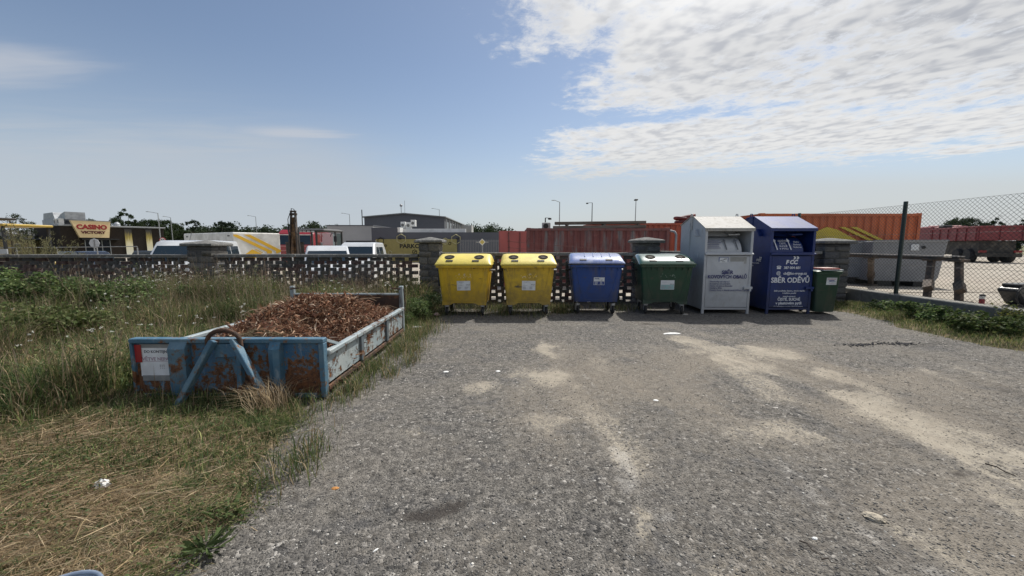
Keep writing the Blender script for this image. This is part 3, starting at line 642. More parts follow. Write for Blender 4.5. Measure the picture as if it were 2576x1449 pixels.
def bin1100(loc, rz, mb_, ml, label, holes=True, ribs=False, sticker='PLASTY', asa=True, lid_lift=0., skirt=True):
    t = empty('waste_container', loc, rz, label, 'container', 'wheeled waste containers in a row before the wall')
    b = MB(); b.loft([rrect(.515, .075, .86, .30), rrect(.518, .068, .87, .34), rrect(.575, .02, .97, .95), rrect(.588, .008, .985, 1.13)])
    if skirt:
        for y0, y1 in ((.071, .13), (.80, .862)):
            arch = [(-.512, .36), (-.512, .255), (-.33, .255), (-.25, .30), (-.1, .325), (.1, .325), (.25, .30), (.33, .255), (.512, .255), (.512, .36)]
            b.prism(arch, y0, y1, 'y')
    body = b.build('body', mb_, t, smooth=40)
    # raised U of the pressed front panel, gussets under the rim
    def fy(z): return .075-(z-.30)*.079-.003
    pts = []
    for x, z in ((-.47, 1.08), (-.455, .95), (-.42, .78), (-.37, .60), (-.31, .43), (-.285, .375), (-.25, .352), (-.1, .35), (.1, .35), (.25, .352), (.285, .375), (.31, .43), (.37, .60), (.42, .78), (.455, .95), (.47, 1.08)):
        pts.append((x, fy(z), z))
    MB().tube(pts, .007, 5).build('panel_seam', mb_, body)
    g = MB()
    for i in range(8):
        x = -.49+i*.14; g.box(x-.009, -.018, 1.07, x+.009, .04, 1.128)
    g.build('rim_gussets', mb_, body)['kind'] = 'stuff'
    r = MB(); r.loft([rrect(.595, -.012, 1.0, 1.128, .05), rrect(.628, -.045, 1.03, 1.132, .05), rrect(.632, -.048, 1.033, 1.178, .05), rrect(.60, -.015, 1.0, 1.182, .05)]); r.build('rim', mb_, t, smooth=40)
    # lid
    L = MB(); secs = []
    for x, s in ((-.648, .02), (-.645, .16), (-.632, .52), (-.605, .84), (-.57, .97), (-.5, 1.), (-.25, 1.01), (0, 1.015), (.25, 1.01), (.5, 1.), (.57, .97), (.605, .84), (.632, .52), (.645, .16), (.648, .02)):
        secs.append([(x, .49+(y-.49)*(1 if s > .1 else .99), 1.205+(z-1.205)*s if z > 1.205 else z) for y, z in LIDP])
    L.loft(secs)
    lid = L.build('lid', ml, t, smooth=50); lid.location = (0, 0, lid_lift)
    lid.rotation_euler = (R(-lid_lift*30), 0, 0)
    MB().box(-.58, -.030, 1.182, .58, .95, 1.2).build('lid_gap', M_BLACK, t)
    for s in (-1, 1):
        z, a = lid_z(.035)
        o = MB().box(-.078, -.026, -.004, .078, .026, .006).build('hand_slot', M_BLACK, lid); o.location = (s*.30-.02, .028, z+.004); o.rotation_euler = (a, 0, 0)
    if holes:
        for s in (-1, 1):
            z, a = lid_z(.2)
            q = MB().lathe([(.116, -.01), (.117, .006), (.110, .012), (.10, .008), (.097, .0)], (0, 0, 0), n=24)
            q.lathe([(.104, -.006), (.104, .0035)], (0, 0, 0), n=24); h = q.build('deposit_opening', M('opening_rim', (.045, .04, .032), .75, spec=.2), lid, smooth=40); h.location = (s*.345, .21, z+.003); h.rotation_euler = (a, 0, 0)
            f = MB()
            for k in range(6):
                a0 = 2*math.pi*k/6+.05; a1 = a0+2*math.pi/6-.1; am = (a0+a1)/2
                f.add([(math.cos(a0)*.102, math.sin(a0)*.102, .009), (math.cos(am)*.103, math.sin(am)*.103, .009), (math.cos(a1)*.102, math.sin(a1)*.102, .009), (.014*math.cos(am), .014*math.sin(am), -.001+random.uniform(-.003, .003))], [(0, 1, 2, 3)])
            f.build('rubber_flaps', M('flap_rubber', (.030, .027, .022), .9, layers=(((.07, .06, .045), 20., .5, .75),), spec=.1), h)
    if ribs:
        for i in range(4):
            x = -.27+i*.2; pts = [(x+.03*k/5, y, lid_z(y)[0]+.004) for k, y in enumerate((.16, .25, .35, .45, .6, .75))]
            MB().tube(pts, .013, 6).build('lid_rib', ml, lid, smooth=60)
    # casters
    for cx in (-.42, .42):
        for cy in (.16, .79):
            k = empty('caster', (cx, cy, 0), random.uniform(-.6, .6)); k.parent = t
            w_ = MB().lathe([(.06, -.024), (.092, -.024), (.10, -.012), (.10, .012), (.092, .024), (.06, .024)], (0, .03, .10), 'x', 18); w_.build('wheel', M_TYRE, k, smooth=40)
            MB().box(-.045, -.03, .205, .045, .05, .262).box(-.041, -.004, .085, -.032, .06, .21).box(.032, -.004, .085, .041, .06, .21).build('fork', M_GALV, k, bevel=.004)
    # lifting trunnions and lid levers on both sides
    for s in (-1, 1):
        MB().box(min(s*.585, s*.665), .40, .66, max(s*.585, s*.665), .58, .76).box(min(s*.60, s*.64), .43, .76, max(s*.60, s*.64), .55, .86).build('side_bracket', M_BLACK, t, bevel=.008)
        MB().bar((s*.655, .50, .86), (s*.66, .62, 1.24), .022, .07, (1, 0, 0)).bar((s*.655, .44, .70), (s*.658, .50, .88), .022, .05, (1, 0, 0)).build('lid_lever', M_BLACK, t, bevel=.004)
        MB().tube([(s*.585, .49, 1.045), (s*.70, .49, 1.045)], .026, 10).build('trunnion', M_GALV if s > 0 else M_BLACK, t)
    # sticker and faded lettering on the front
    zc = .715 if sticker != 'PAPÍR' else .80
    tilt = math.atan(.079)
    def onf(x, z, off): return (x, fy(z)+.003-off, z)
    lw, lh = (.155, .11) if sticker != 'PAPÍR' else (.125, .09)
    lx = .0 if sticker == 'PLASTY' else (.03 if sticker != 'PAPÍR' else .06)
    lab = MB().box(-lw, -.002, -lh, lw, .0015, lh).build('sticker', M_PAPER, t, loc=onf(lx, zc, .006), rz=(tilt, R(random.uniform(-1.2, 1.2)), 0))
    if sticker == 'PAPÍR':
        MB().box(-lw+.008, -.0035, -lh+.008, lw-.008, -.0022, -.005).build('print_block', M_INKB, lab)
        text('print_text', 'PAPÍR', .042, M_INKB, lab, (-.05, -.003, .045), bold=.0008)
        d = MB()
        for i in range(5): d.box(-.1, -.005, -.02-i*.014, -.02-random.uniform(0, .03), -.0042, -.014-i*.014); d.box(.02, -.005, -.02-i*.014, .09-random.uniform(0, .03), -.0042, -.014-i*.014)
        d.build('print_lines', M_PAPER, lab)['kind'] = 'stuff'
        MB().bar((.045, -.003, .02), (.065, -.003, .035), .006, .004).bar((.06, -.003, .02), (.085, -.003, .04), .006, .004).build('print_mark', M_INK, lab)
    else:
        if sticker == 'PLASTY': text('print_text', 'PLASTY', .036, M_INKG, lab, (-.05, -.003, .07), bold=.0006)
        d = MB()
        for i in range(6):
            d.box(-.135, -.0035, -.03-i*.011, -.05-random.uniform(0, .03), -.0025, -.024-i*.011); d.box(.02, -.0035, -.03-i*.011, .12-random.uniform(0, .05), -.0025, -.024-i*.011)
        d.box(-.135, -.0035, .0, -.03, -.0025, .006)
        if sticker != 'PLASTY':
            MB().box(-lw+.008, -.0032, -lh+.008, lw-.008, -.0021, .005).build('print_block', M_INKT, lab); d.box(-.135, -.0035, .065, -.01, -.0025, .073); d.box(-.135, -.0035, .04, -.05, -.0025, .046)
        d.build('print_lines', M_INKG, lab)['kind'] = 'stuff'
        tr = MB()
        for i in range(3): x = .05+i*.032; tr.prism([(x, .012), (x+.026, .012), (x+.013, .034)], -.0036, -.0025, 'y')
        tr.build('print_triangles', M_INK, lab)
    if asa:
        mt = M('worn_letters_'+mb_.name, (.62, .58, .46) if mb_.name.startswith('yellow') else (.20, .25, .20), .6, layers=((tuple(mb_.node_tree.nodes['RGB'].outputs[0].default_value)[:3], 14., .40, .52, None, 4),), var=.05)
        text('worn_lettering', '·A·S·A', .145, mt, t, onf(0.0, .89, .0065), rot=(math.pi/2+tilt, 0, 0), bold=.003, shear=.12, sx=1.05, depth=.0008)
    return t
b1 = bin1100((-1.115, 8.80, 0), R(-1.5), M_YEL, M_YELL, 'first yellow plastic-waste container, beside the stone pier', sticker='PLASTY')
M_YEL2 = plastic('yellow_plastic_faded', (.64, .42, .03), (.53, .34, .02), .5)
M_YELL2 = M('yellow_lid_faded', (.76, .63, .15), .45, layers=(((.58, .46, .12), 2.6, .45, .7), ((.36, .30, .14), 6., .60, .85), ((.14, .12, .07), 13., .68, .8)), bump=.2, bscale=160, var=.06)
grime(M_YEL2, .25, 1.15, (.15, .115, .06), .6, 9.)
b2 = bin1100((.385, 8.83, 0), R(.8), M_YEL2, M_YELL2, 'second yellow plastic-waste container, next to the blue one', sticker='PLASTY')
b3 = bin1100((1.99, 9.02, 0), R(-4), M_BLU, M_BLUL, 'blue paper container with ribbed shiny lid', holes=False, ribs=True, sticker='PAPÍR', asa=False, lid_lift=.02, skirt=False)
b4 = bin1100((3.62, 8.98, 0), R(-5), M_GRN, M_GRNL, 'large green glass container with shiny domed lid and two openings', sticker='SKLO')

# ------------------------------------------------------------------ steel collection banks
M_WHT = M('white_grey_enamel', (.47, .49, .52), .45, layers=(((.41, .43, .46), 2., .45, .7), ((.28, .26, .22), 6., .64, .85, (1, 1, .3)), ((.25, .15, .09), 18., .66, .78)), spec=.4, var=.08, bump=.5, bscale=5)
M_WROOF = M('white_roof_enamel', (.42, .41, .39), .65, layers=(((.30, .28, .25), 4., .42, .68), ((.18, .165, .14), 11., .55, .75)), spec=.25)
M_NAVY = M('navy_enamel', (.009, .027, .135), .40, layers=(((.011, .033, .16), 2., .45, .7), ((.05, .055, .075), 9., .62, .85, (1, 1, .3)), ((.10, .10, .11), 15., .66, .78)), spec=.45, var=.1, bump=.5, bscale=5)
M_NROOF = M('navy_roof_enamel', (.05, .075, .22), .55, layers=(((.085, .10, .19), 3., .45, .7),), spec=.3)
grime(M_WHT, .05, .9, (.17, .15, .12), .32); grime(M_NAVY, .05, .9, (.045, .046, .05), .5)
M_LTR = M('white_lettering', (.72, .74, .78), .55, var=.04)
M_LTRN = M('navy_lettering', (.018, .022, .13), .55, var=.04)
M_LTRG = M('grey_blue_lettering', (.14, .15, .24), .6, var=.04)
def bank(loc, rz, Wd, m, mr, label, blue):
    t = empty('collection_bank', loc, rz, label, 'clothes bank' if blue else 'recycling bank', 'steel collection banks at the end of the row')
    hw = Wd/2; D = 1.40; ze = 2.045
    prof = [(.0, .12), (D, .12), (D, 2.17), (.88, 2.335), (.64, 2.345), (.0, ze)]
    inner = [(.012, .12), (D, .12), (D, 2.165), (.88, 2.33), (.64, 2.338), (.012, ze-.01)]
    for s in (-1, 1):
        sp_ = MB().prism(inner, s*hw-(.012 if s > 0 else 0), s*hw+(.012 if s < 0 else 0), 'x').build('side_panel', m, t)
        MB().bar((s*(hw+.004), .80, .5), (s*(hw+.004), .80, 2.2), .008, .05, (1, 0, 0)).build('seam_strip', m, sp_)
    MB().box(-hw+.013, D-.014, .12, hw-.013, D-.001, 2.16).build('back_panel', m, t)
    MB().box(-hw+.014, .03, .10, hw-.014, D-.016, .118).build('floor_panel', m, t)
    # roof sheets with a drip edge
    MB().prism([(-.035, ze-.022), (.64, 2.343), (.64, 2.358), (-.035, ze-.004)], -hw-.022, hw+.022, 'x').build('roof_sheet', mr, t, bevel=.004)
    MB().prism([(.642, 2.344), (.88, 2.336), (D+.02, 2.165), (D+.02, 2.18), (.882, 2.351), (.642, 2.359)], -hw-.022, hw+.022, 'x').build('roof_sheet', mr, t)
    MB().box(-hw-.02, -.036, ze-.075, hw+.02, -.012, ze-.024).build('eave_trim', mr if not blue else m, t, bevel=.003)
    # front frame posts and legs
    for s in (-1, 1):
        a, b2_ = (s*hw, s*(hw-.055)); MB().box(min(a, b2_)-.004*(s < 0), -.014, 0, max(a, b2_)+.004*(s > 0), .03, ze-.03).build('front_post', m, t, bevel=.004)
        MB().box(min(s*hw, s*(hw-.06)), D-.07, 0, max(s*hw, s*(hw-.06)), D-.018, .119).build('rear_leg', m, t)
        if not blue or s > -2:
            rv = MB()
            for i in range(9): rv.lathe([(.009, 0), (.006, .006)], (s*(hw-.018), -.0145, .25+i*.13), 'y', 6)
            for p in range(len(rv.v)): x_, y_, z_ = rv.v[p]; rv.v[p] = (x_, -.029-y_ if y_ > -.0145 else y_, z_)
            rv.build('rivets', M_GALV if not blue else m, t)['kind'] = 'stuff'
    zo0, zo1 = 1.475, 2.00
    MB().box(-hw+.03, -.05, zo0-.07, hw-.03, .02, zo0-.005).prism([(-.07, zo0-.06), (-.05, zo0-.06), (-.05, zo0-.02), (.02, zo0-.004), (.02, zo0+.006), (-.07, zo0-.03)], -hw-.005, hw+.005, 'x').build('sill', m, t, bevel=.004)
    # recess behind the opening
    iw = hw-.056
    MB().box(-iw, .55, zo0-.02, iw, .565, 2.25).build('recess_back', m, t)
    MB().box(-iw-.012, .03, zo0-.02, -iw, .55, 2.05).build('recess_cheek', m, t); MB().box(iw, .03, zo0-.02, iw+.012, .55, 2.05).build('recess_cheek', m, t)
    # drum and flap
    sec = []
    for k in range(11):
        a = R(-8+k*9.5); sec.append((.50-.44*math.cos(a), zo0-.02+.40*math.sin(a)))
    dr = MB(); dr.prism(sec+[(.545, zo0+.37), (.545, zo0-.018), (.1, zo0-.018)], -iw+.004, iw-.16, 'x'); drum = dr.build('drum', m, t, smooth=30)
    fl = MB().bar((-.03-iw*.5, .40, 2.03), (-.03-iw*.5, .30, 1.86), iw*1.55, .02, (0, 1, .5)).build('flap', m, t)
    MB().tube([(.02, .27, 1.955), (.03, .15, 1.90), (.04, .13, 1.885)], .016, 8).tube([(.04, .13, 1.89), (.30, .13, 1.90)], .026, 10).tube([(.30, .13, 1.90), (.30, .16, 1.92), (.29, .28, 1.96)], .016, 8).build('handle', M_GALV if not blue else m, t, smooth=40)
    # door
    dz0, dz1, dw = .165, zo0-.085, hw-.062
    dd = MB(); c = (0, -.030, (dz0+dz1)/2)
    dd.box(-dw, -.012, dz0, dw, .02, dz1)
    door = None
    if not blue:
        e = .06; x0, x1, z0, z1 = -dw+.10, dw-.10, dz0+.16, dz1-.10
        dd.add([(x0, -.0125, z0), (x1, -.0125, z0), (x1, -.0125, z1), (x0, -.0125, z1), (0, -.055, (z0+z1)/2)], [(0, 1, 4), (1, 2, 4), (2, 3, 4), (3, 0, 4)])
        door = dd.build('door', m, t)
    else:
        door = dd.build('door', m, t, bevel=.004)
    MB().box(-hw+.05, -.008, .10, hw-.05, .02, dz0-.012).build('bottom_rail', m, t, bevel=.004)
    MB().box(hw-.17, -.06, .60, hw+.03, -.013, .66).box(hw-.05, -.065, .55, hw+.0, -.02, .60).build('lock_bar', m if blue else M('lock_steel', (.42, .44, .47), .45, metal=.2), t, bevel=.006)
    # lifting lug
    for s in (-1, 1):
        MB().box(min(s*hw, s*(hw+.016)), .70, 2.02, max(s*hw, s*(hw+.016)), .83, 2.36).tube([(s*(hw+.008), .72, 2.36), (s*(hw+.008), .74, 2.42), (s*(hw+.008), .80, 2.43), (s*(hw+.008), .82, 2.36)], .014, 6).build('lifting_lug', m if blue else M_GALV, t, bevel=.003)
    def tx(s_, size, x, z, mt, y=-.016, al='CENTER', bold=.0, sx=1., shear=0.): return text('lettering', s_, size, mt, door, (x, y, z), align=al, bold=bold, sx=sx, shear=shear)
    if not blue:
        tx('SBĚR', .118, -.02, .965, M_LTRN, -.058, bold=.003); tx('KOVOVÝCH OBALŮ', .112, -.02, .86, M_LTRN, -.058, bold=.003, sx=.90)
        for i, s_ in enumerate(('Plechovky od nápojů', 'Konzervy od potravin', 'Zátky od piva a limonád', 'Alobal a fólie', 'Ostatní kovy z domácnosti (včetně sprejů)')):
            tx(s_, .055, -.42, .765-i*.051, M_LTRG, -.052, 'LEFT', bold=.001)
        lb = MB().box(-.22, -.016, dz1-.20, .0, -.0122, dz1-.03).build('emblem_plate', M_INKB, door)
        MB().box(-.205, -.018, dz1-.155, -.015, -.0163, dz1-.04).build('emblem_field', M_PAPER, lb)
        MB().tube([(-.19, -.0188, dz1-.115), (-.15, -.0188, dz1-.10), (-.12, -.0188, dz1-.10), (-.10, -.0188, dz1-.085)], .007, 5).bar((-.10, -.0188, dz1-.075), (-.07, -.0188, dz1-.075), .004, .02).bar((-.065, -.0188, dz1-.07), (-.04, -.0188, dz1-.07), .004, .02).bar((-.15, -.0188, dz1-.135), (-.08, -.0188, dz1-.135), .004, .008).build('emblem_mark', M_INK, lb)
        MB().box(.05, -.0155, dz1-.185, .43, -.0122, dz1-.025).build('blank_plate', M('scratched_plate', (.30, .30, .29), .5, layers=(((.42, .42, .42), 8., .45, .7),)), door)
        MB().box(-.012, 0, -.06, .012, .004, .06).build('side_tag', M_PAPER, t, loc=(-hw-.013, .30, 1.40), rz=(0, 0, math.pi/2))
    else:
        def fcc(par, ox, oy, oz, s, rot=0.):
            g = []
            for s_, dx in (('f', 0), ('c', .50), ('c', 1.02)):
                o = text('emblem_letter', s_.upper() if s_ == 'c' else 'F', .72*s, M_LTR, par, (0, 0, 0), rot=(math.pi/2, 0, rot), align='LEFT', bold=.012*s*3, shear=.15)
                o.location = (ox+(dx-.78)*s*math.cos(rot), oy+(dx-.78)*s*math.sin(rot)-0, oz)
            ar = MB()
            for i in range(2):
                x = .15+i*.42; ar.prism([(x*s, .60*s), ((x+.22)*s, .60*s), ((x+.40)*s, .80*s), ((x+.22)*s, 1.0*s), (x*s, 1.0*s), ((x+.16)*s, .80*s)], -.0015, .0015, 'y')
            o = ar.build('emblem_arrows', M_LTR, par); o.location = (ox, oy, oz); o.rotation_euler = (0, 0, rot)
        fcc(door, .0, -.016, 1.20, .18)
        tx('387 004 601', .080, .0-.18, 1.085, M_LTR, al='LEFT', bold=.002); tx('cb@fcc-group.cz', .082, -.18, .95, M_LTR, al='LEFT', bold=.0018)
        tx('@', .10, -.30, .955, M_LTR, bold=.001)
        ph = MB().prism([(-.35, 1.083), (-.25, 1.083), (-.262, 1.125), (-.338, 1.125)], -.018, -.0145, 'y').tube([(-.35, -.016, 1.128), (-.335, -.016, 1.145), (-.30, -.016, 1.150), (-.265, -.016, 1.145), (-.25, -.016, 1.128)], .011, 6)
        ph.build('phone_symbol', M_LTR, door)
        tx('SBĚR ODĚVŮ', .168, .0, .76, M_LTR, bold=.004, sx=.92)
        tx('Sběr použitého šatstva, obuvi a textilu', .048, .0, .545, M_LTR, bold=.0006); tx('k dalšímu použití', .048, .0, .49, M_LTR, bold=.0006); tx('www.fcc-group.cz', .042, .0, .415, M_LTR, bold=.0006)
        tx('ČISTÉ, SUCHÉ', .094, .0, .325, M_LTR, bold=.002, sx=.95); tx('v plastovém pytli', .092, .0, .235, M_LTR, bold=.002)
        tx('FCC České Budějovice s.r.o., Dolní 1, 370 04 České Budějovice', .027, .0, .178, M_LTR)
        fcc(t, -hw-.016, .36, 1.25, .11, -math.pi/2)
        text('lettering', 'Sběr šatstva, obuvi a textilu', .05, M_LTR, t, (-hw-.016, .62, 1.19), rot=(math.pi/2, 0, -math.pi/2), align='CENTER')
        text('lettering', 'k dalšímu použití', .05, M_LTR, t, (-hw-.016, .72, 1.12), rot=(math.pi/2, 0, -math.pi/2), align='CENTER')
        MB().lathe([(.075, 0), (.075, -.003)], (.40, .548, 1.80), 'y', 20).build('round_sticker', M('red_sticker', (.45, .10, .09), .6), t)
        MB().box(.35, .541, 1.785, .45, .5445, 1.825).build('sticker_bar', M_LTR, t)
    # arrows and writing on the drum
    mt = M_LTR if blue else M_INK
    for i, x in enumerate((-.33, .0) if blue else (-.02, .24)):
        MB().bar((x, .035, zo0+.06), (x-.03, .13, zo0+.27), .022, .006, (0, -1, .4)).add([(x-.065, .125, zo0+.25), (x+.005, .118, zo0+.265), (x-.045, .16, zo0+.33)], [(0, 1, 2)]).build('arrow_mark', mt, drum)
    if blue:
        for i, s_ in enumerate(('ODĚVY', 'ČISTÉ,', 'SUCHÉ', 'V PYTLI')): text('lettering', s_, .062, M_LTR, drum, (-.17, .075+(3-i)*.03-.045, zo0+.25-i*.062), rot=(math.pi/2-.45, 0, 0))
        for i, s_ in enumerate(('Hadry', 'Záclony', 'Koberce')): text('lettering', s_, .055, M_LTR, drum, (.17, .075+(3-i)*.03-.045, zo0+.23-i*.062), rot=(math.pi/2-.45, 0, 0))
    else:
        for i in range(5): MB().bar((-.47, .05+(4-i)*.016, zo0+.27-i*.042), (-.12-.07*random.random(), .05+(4-i)*.016, zo0+.27-i*.042), .006, .016).build('printed_line', M_LTRG, drum)
    return t
bank((5.125, 9.17, 0), R(-1.2), 1.12, M_WHT, M_WROOF, 'light grey steel bank for metal packaging with pitched roof', False)
bank((6.62, 9.15, 0), R(1.0), 1.06, M_NAVY, M_NROOF, 'dark blue steel clothes bank with white lettering', True)

# ------------------------------------------------------------------ small two-wheeled bin at the end
t = empty('wheelie_bin', (7.44, 9.02, 0), R(-4), 'small green two-wheeled bin beside the dark blue clothes bank', 'bin')
MB().loft([rrect(.22, .06, .46, .06, .04), rrect(.225, .05, .48, .12, .04), rrect(.275, .0, .60, .98, .05)]).build('body', M_GRN, t, smooth=40)
MB().loft([rrect(.278, -.01, .60, .965, .05), rrect(.298, -.03, .62, .97, .05), rrect(.298, -.03, .62, 1.005, .05)]).build('rim', M_GRN, t, smooth=40)
MB().loft([rrect(.30, -.045, .64, 1.008, .05), rrect(.302, -.047, .64, 1.03, .05), rrect(.27, .0, .60, 1.055, .06)]).build('lid', M_GRN, t, smooth=40)
MB().tube([(-.24, .66, 1.0), (.24, .66, 1.0)], .015, 8).build('handle', M_GRN, t, smooth=40)
for s in (-1, 1): MB().lathe([(.03, -.025), (.085, -.025), (.095, 0), (.085, .025), (.03, .025)], (s*.24, .52, .095), 'x', 18).build('wheel', M_TYRE, t, smooth=40)
lab = MB().box(-.115, -.002, -.085, .115, .0015, .085).build('sticker', M_PAPER, t, loc=(.07, .0065, .80), rz=(.07, 0, 0))
d = MB()
d.box(-.095, -.0035, .052, .095, -.0025, .060); d.box(-.085, -.0035, .036, .085, -.0025, .043); d.box(-.06, -.0035, -.055, .07, -.0025, -.050)
d.build('print_lines', M('faded_red_ink', (.35, .14, .2), .7), lab)['kind'] = 'stuff'; MB().tube([(-.07, -.003, -.02), (-.02, -.003, -.008), (.03, -.003, -.02), (.085, -.003, -.006)], .004, 5).box(-.06, -.0035, .0, .06, -.0025, .022).build('print_mark', M_INKB, lab)
bx = empty('flattened_cartons', (7.50, 9.17, 1.058), R(6), 'flat red and white cartons lying on the small green bin', 'cartons')
MB().box(-.27, -.18, 0, .25, .17, .016).build('white_sheet', M_PAPER, bx); MB().box(-.26, -.17, .017, .17, .16, .045).build('red_carton', M('red_card', (.36, .07, .05), .7), bx, bevel=.004); MB().box(-.24, -.15, .046, .14, .14, .056).build('pale_sheet', M('pale_card', (.55, .40, .36), .7), bx)
# ------------------------------------------------------------------ low hook-lift skip full of garden waste
def skipmat(name, c, c2, amount, edge=.0, fine=13.):
    """chipped, rust-mottled paint: fine and coarse rust combined, more of it where `edge` says (towards the bottom)"""
    m = M(name, c, .55, layers=((c2, 2.2, .4, .7), ((.36, .39, .38), 9., .60, .85, (1, 1, .3)), ((.05, .05, .05), 3., .62, .9)), bump=.5, bscale=40, spec=.35, var=.14)
    nt = m.node_tree; N = nt.nodes; L = nt.links; b = N['Principled BSDF']; src = b.inputs['Base Color'].links[0].from_socket
    tc = N.new('ShaderNodeTexCoord')
    def noise(s_, d, r_=.65, st=None):
        n = N.new('ShaderNodeTexNoise'); n.inputs['Scale'].default_value = s_; n.inputs['Detail'].default_value = d; n.inputs['Roughness'].default_value = r_; mp = N.new('ShaderNodeMapping'); mp.inputs['Scale'].default_value = st or (1, 1, 1); L.new(tc.outputs['Object'], mp.inputs[0]); L.new(mp.outputs[0], n.inputs['Vector']); return n.outputs['Fac']
    def ma(op, a_, b_):
        n = N.new('ShaderNodeMath'); n.operation = op
        for i, v in enumerate((a_, b_)):
            if isinstance(v, bpy.types.NodeSocket): L.new(v, n.inputs[i])
            else: n.inputs[i].default_value = v
        return n.outputs[0]
    def rmp(v, lo, hi):
        r_ = N.new('ShaderNodeMapRange'); r_.inputs[1].default_value = lo; r_.inputs[2].default_value = hi; L.new(v, r_.inputs[0]); return r_.outputs[0]
    f = ma('ADD', ma('MULTIPLY', noise(fine, 8, .7), .62), ma('MULTIPLY', noise(2.6, 4), .38))
    sp = N.new('ShaderNodeSeparateXYZ'); L.new(tc.outputs['Object'], sp.inputs[0])
    if edge: f = ma('ADD', f, ma('MULTIPLY', rmp(sp.outputs[2], .62, .05), edge)); f = ma('ADD', f, ma('MULTIPLY', rmp(sp.outputs[0], -.6, 1.0), edge*.45))
    f = ma('ADD', f, ma('MULTIPLY', ma('SUBTRACT', noise(7, 4, .6, (1, 1, .12)), .5), .10))
    def mix(fac, a_, c_):
        x = N.new('ShaderNodeMix'); x.data_type = 'RGBA'; L.new(fac, x.inputs[0]); L.new(a_, x.inputs[6])
        if isinstance(c_, bpy.types.NodeSocket): L.new(c_, x.inputs[7])
        else: x.inputs[7].default_value = (*c_, 1)
        return x.outputs[2]
    rc = N.new('ShaderNodeValToRGB'); L.new(noise(21, 5), rc.inputs[0]); e = rc.color_ramp.elements; e[0].position = .35; e[0].color = (.045, .024, .016, 1); e[1].position = .68; e[1].color = (.21, .085, .035, 1)
    col = mix(rmp(f, amount-.03, amount-.005), src, (.12, .115, .11)); col = mix(rmp(f, amount, amount+.02), col, rc.outputs[0])
    L.new(col, b.inputs['Base Color']); L.new(rmp(f, amount+.1, amount-.1), b.inputs['Roughness']) if False else None
    return m
M_SKF = skipmat('skip_front_paint', (.036, .105, .20), (.115, .215, .30), .575, .12)
M_SKB = skipmat('skip_beam_paint', (.055, .130, .20), (.15, .225, .27), .565, .03, 9.)
M_SKS = skipmat('skip_side_paint', (.27, .325, .35), (.36, .39, .385), .562, .02, 9.)
M_RUST = M('rusty_steel', (.055, .034, .025), .85, layers=(((.15, .07, .035), 8., .45, .65), ((.03, .022, .02), 5., .5, .75)), bump=1., bscale=50, var=.2)
X0, X1, Y0, Y1 = -4.03, -1.985, 4.00, 7.0
skip = empty('roll_off_skip', ((X0+X1)/2, Y0, 0), 0, 'low rusty blue hook-lift skip standing on the grass edge', 'skip')
def S(x, y, z): return (x-(X0+X1)/2, y-Y0, z)
hw = (X1-X0)/2; LL = Y1-Y0
MB().box(-hw+.02, .03, .10, hw-.02, LL-.02, .15).build('floor', M_RUST, skip)
for s in (-1, 1): MB().box(s*.42-.05, .10, .0, s*.42+.05, LL-.1, .098).build('runner', M_RUST, skip)
# front board with its frame
MB().box(-hw+.03, .0, .05, hw-.03, .014, .645).build('front_board', M_SKF, skip)
MB().box(-hw, -.045, .62, hw, .05, .67).build('top_rail', M_SKB, skip, bevel=.008)
for s, pw_ in ((-1, .03), (1, .055)): MB().box(min(s*hw, s*(hw-pw_)), -.04, .03, max(s*hw, s*(hw-pw_)), .045, .618).build('corner_post', M_SKB, skip, bevel=.006)
MB().box(-hw+.06, -.03, .02, hw-.06, .03, .068).build('bottom_rail', M_SKB, skip, bevel=.006)
# boxed ribs
for xa, xb in ((at(423, 900, 3.92).x, at(466, 900, 3.92).x), (at(676, 900, 3.92).x, at(703, 900, 3.92).x)):
    a, b = S(xa, 0, 0)[0], S(xb, 0, 0)[0]
    MB().loft([[(a, -.001, .02), (a, -.085, .02), ((a+b)/2, -.105, .02), (b, -.085, .02), (b, -.001, .02)], [(a, -.001, .57), (a, -.085, .57), ((a+b)/2, -.105, .57), (b, -.085, .57), (b, -.001, .57)], [(a, -.001, .635), (a, -.046, .635), ((a+b)/2, -.05, .635), (b, -.046, .635), (b, -.001, .635)]]).build('rib', M_SKB, skip, smooth=30)
# A-frame with the hook bow
ap = [Vector(S(*at(537, 862, 3.9))), Vector(S(*at(588, 860, 3.9)))]
ft = [Vector(S(-3.37, 3.70, .0)), Vector(S(-2.37, 3.68, .0))]
for a, f in zip(ap, ft): MB().bar(f, a+Vector((0, 0, .02)), .05, .085, (0, 1, 0)).build('strut', M_SKB, skip, bevel=.006)
MB().bar(S(-2.84, 3.93, .60), S(-2.82, 3.87, .06), .05, .06, (0, 1, 0)).build('centre_stay', M_SKB, skip, bevel=.005)
gx0, gx1 = S(*at(540, 870, 3.95))[0], S(*at(612, 870, 3.95))[0]
MB().box(gx0, -.058, .48, gx1, -.046, .618).build('gusset_plate', M_SKF, skip)
b0, b1 = ap[0]+Vector((-.03, .03, .0)), ap[1]+Vector((.02, .03, .0)); pts = []
for k in range(13):
    a = math.pi*k/12; cx = (b0.x+b1.x)/2; hwid = (b1.x-b0.x)/2+.045
    pts.append((cx-math.cos(a)*hwid, b0.y-.02, .64+math.sin(a)*.135-(0 if 0 < k < 12 else .06)))
MB().tube(pts, .023, 10).build('hook_bow', M_RUST, skip, smooth=50)
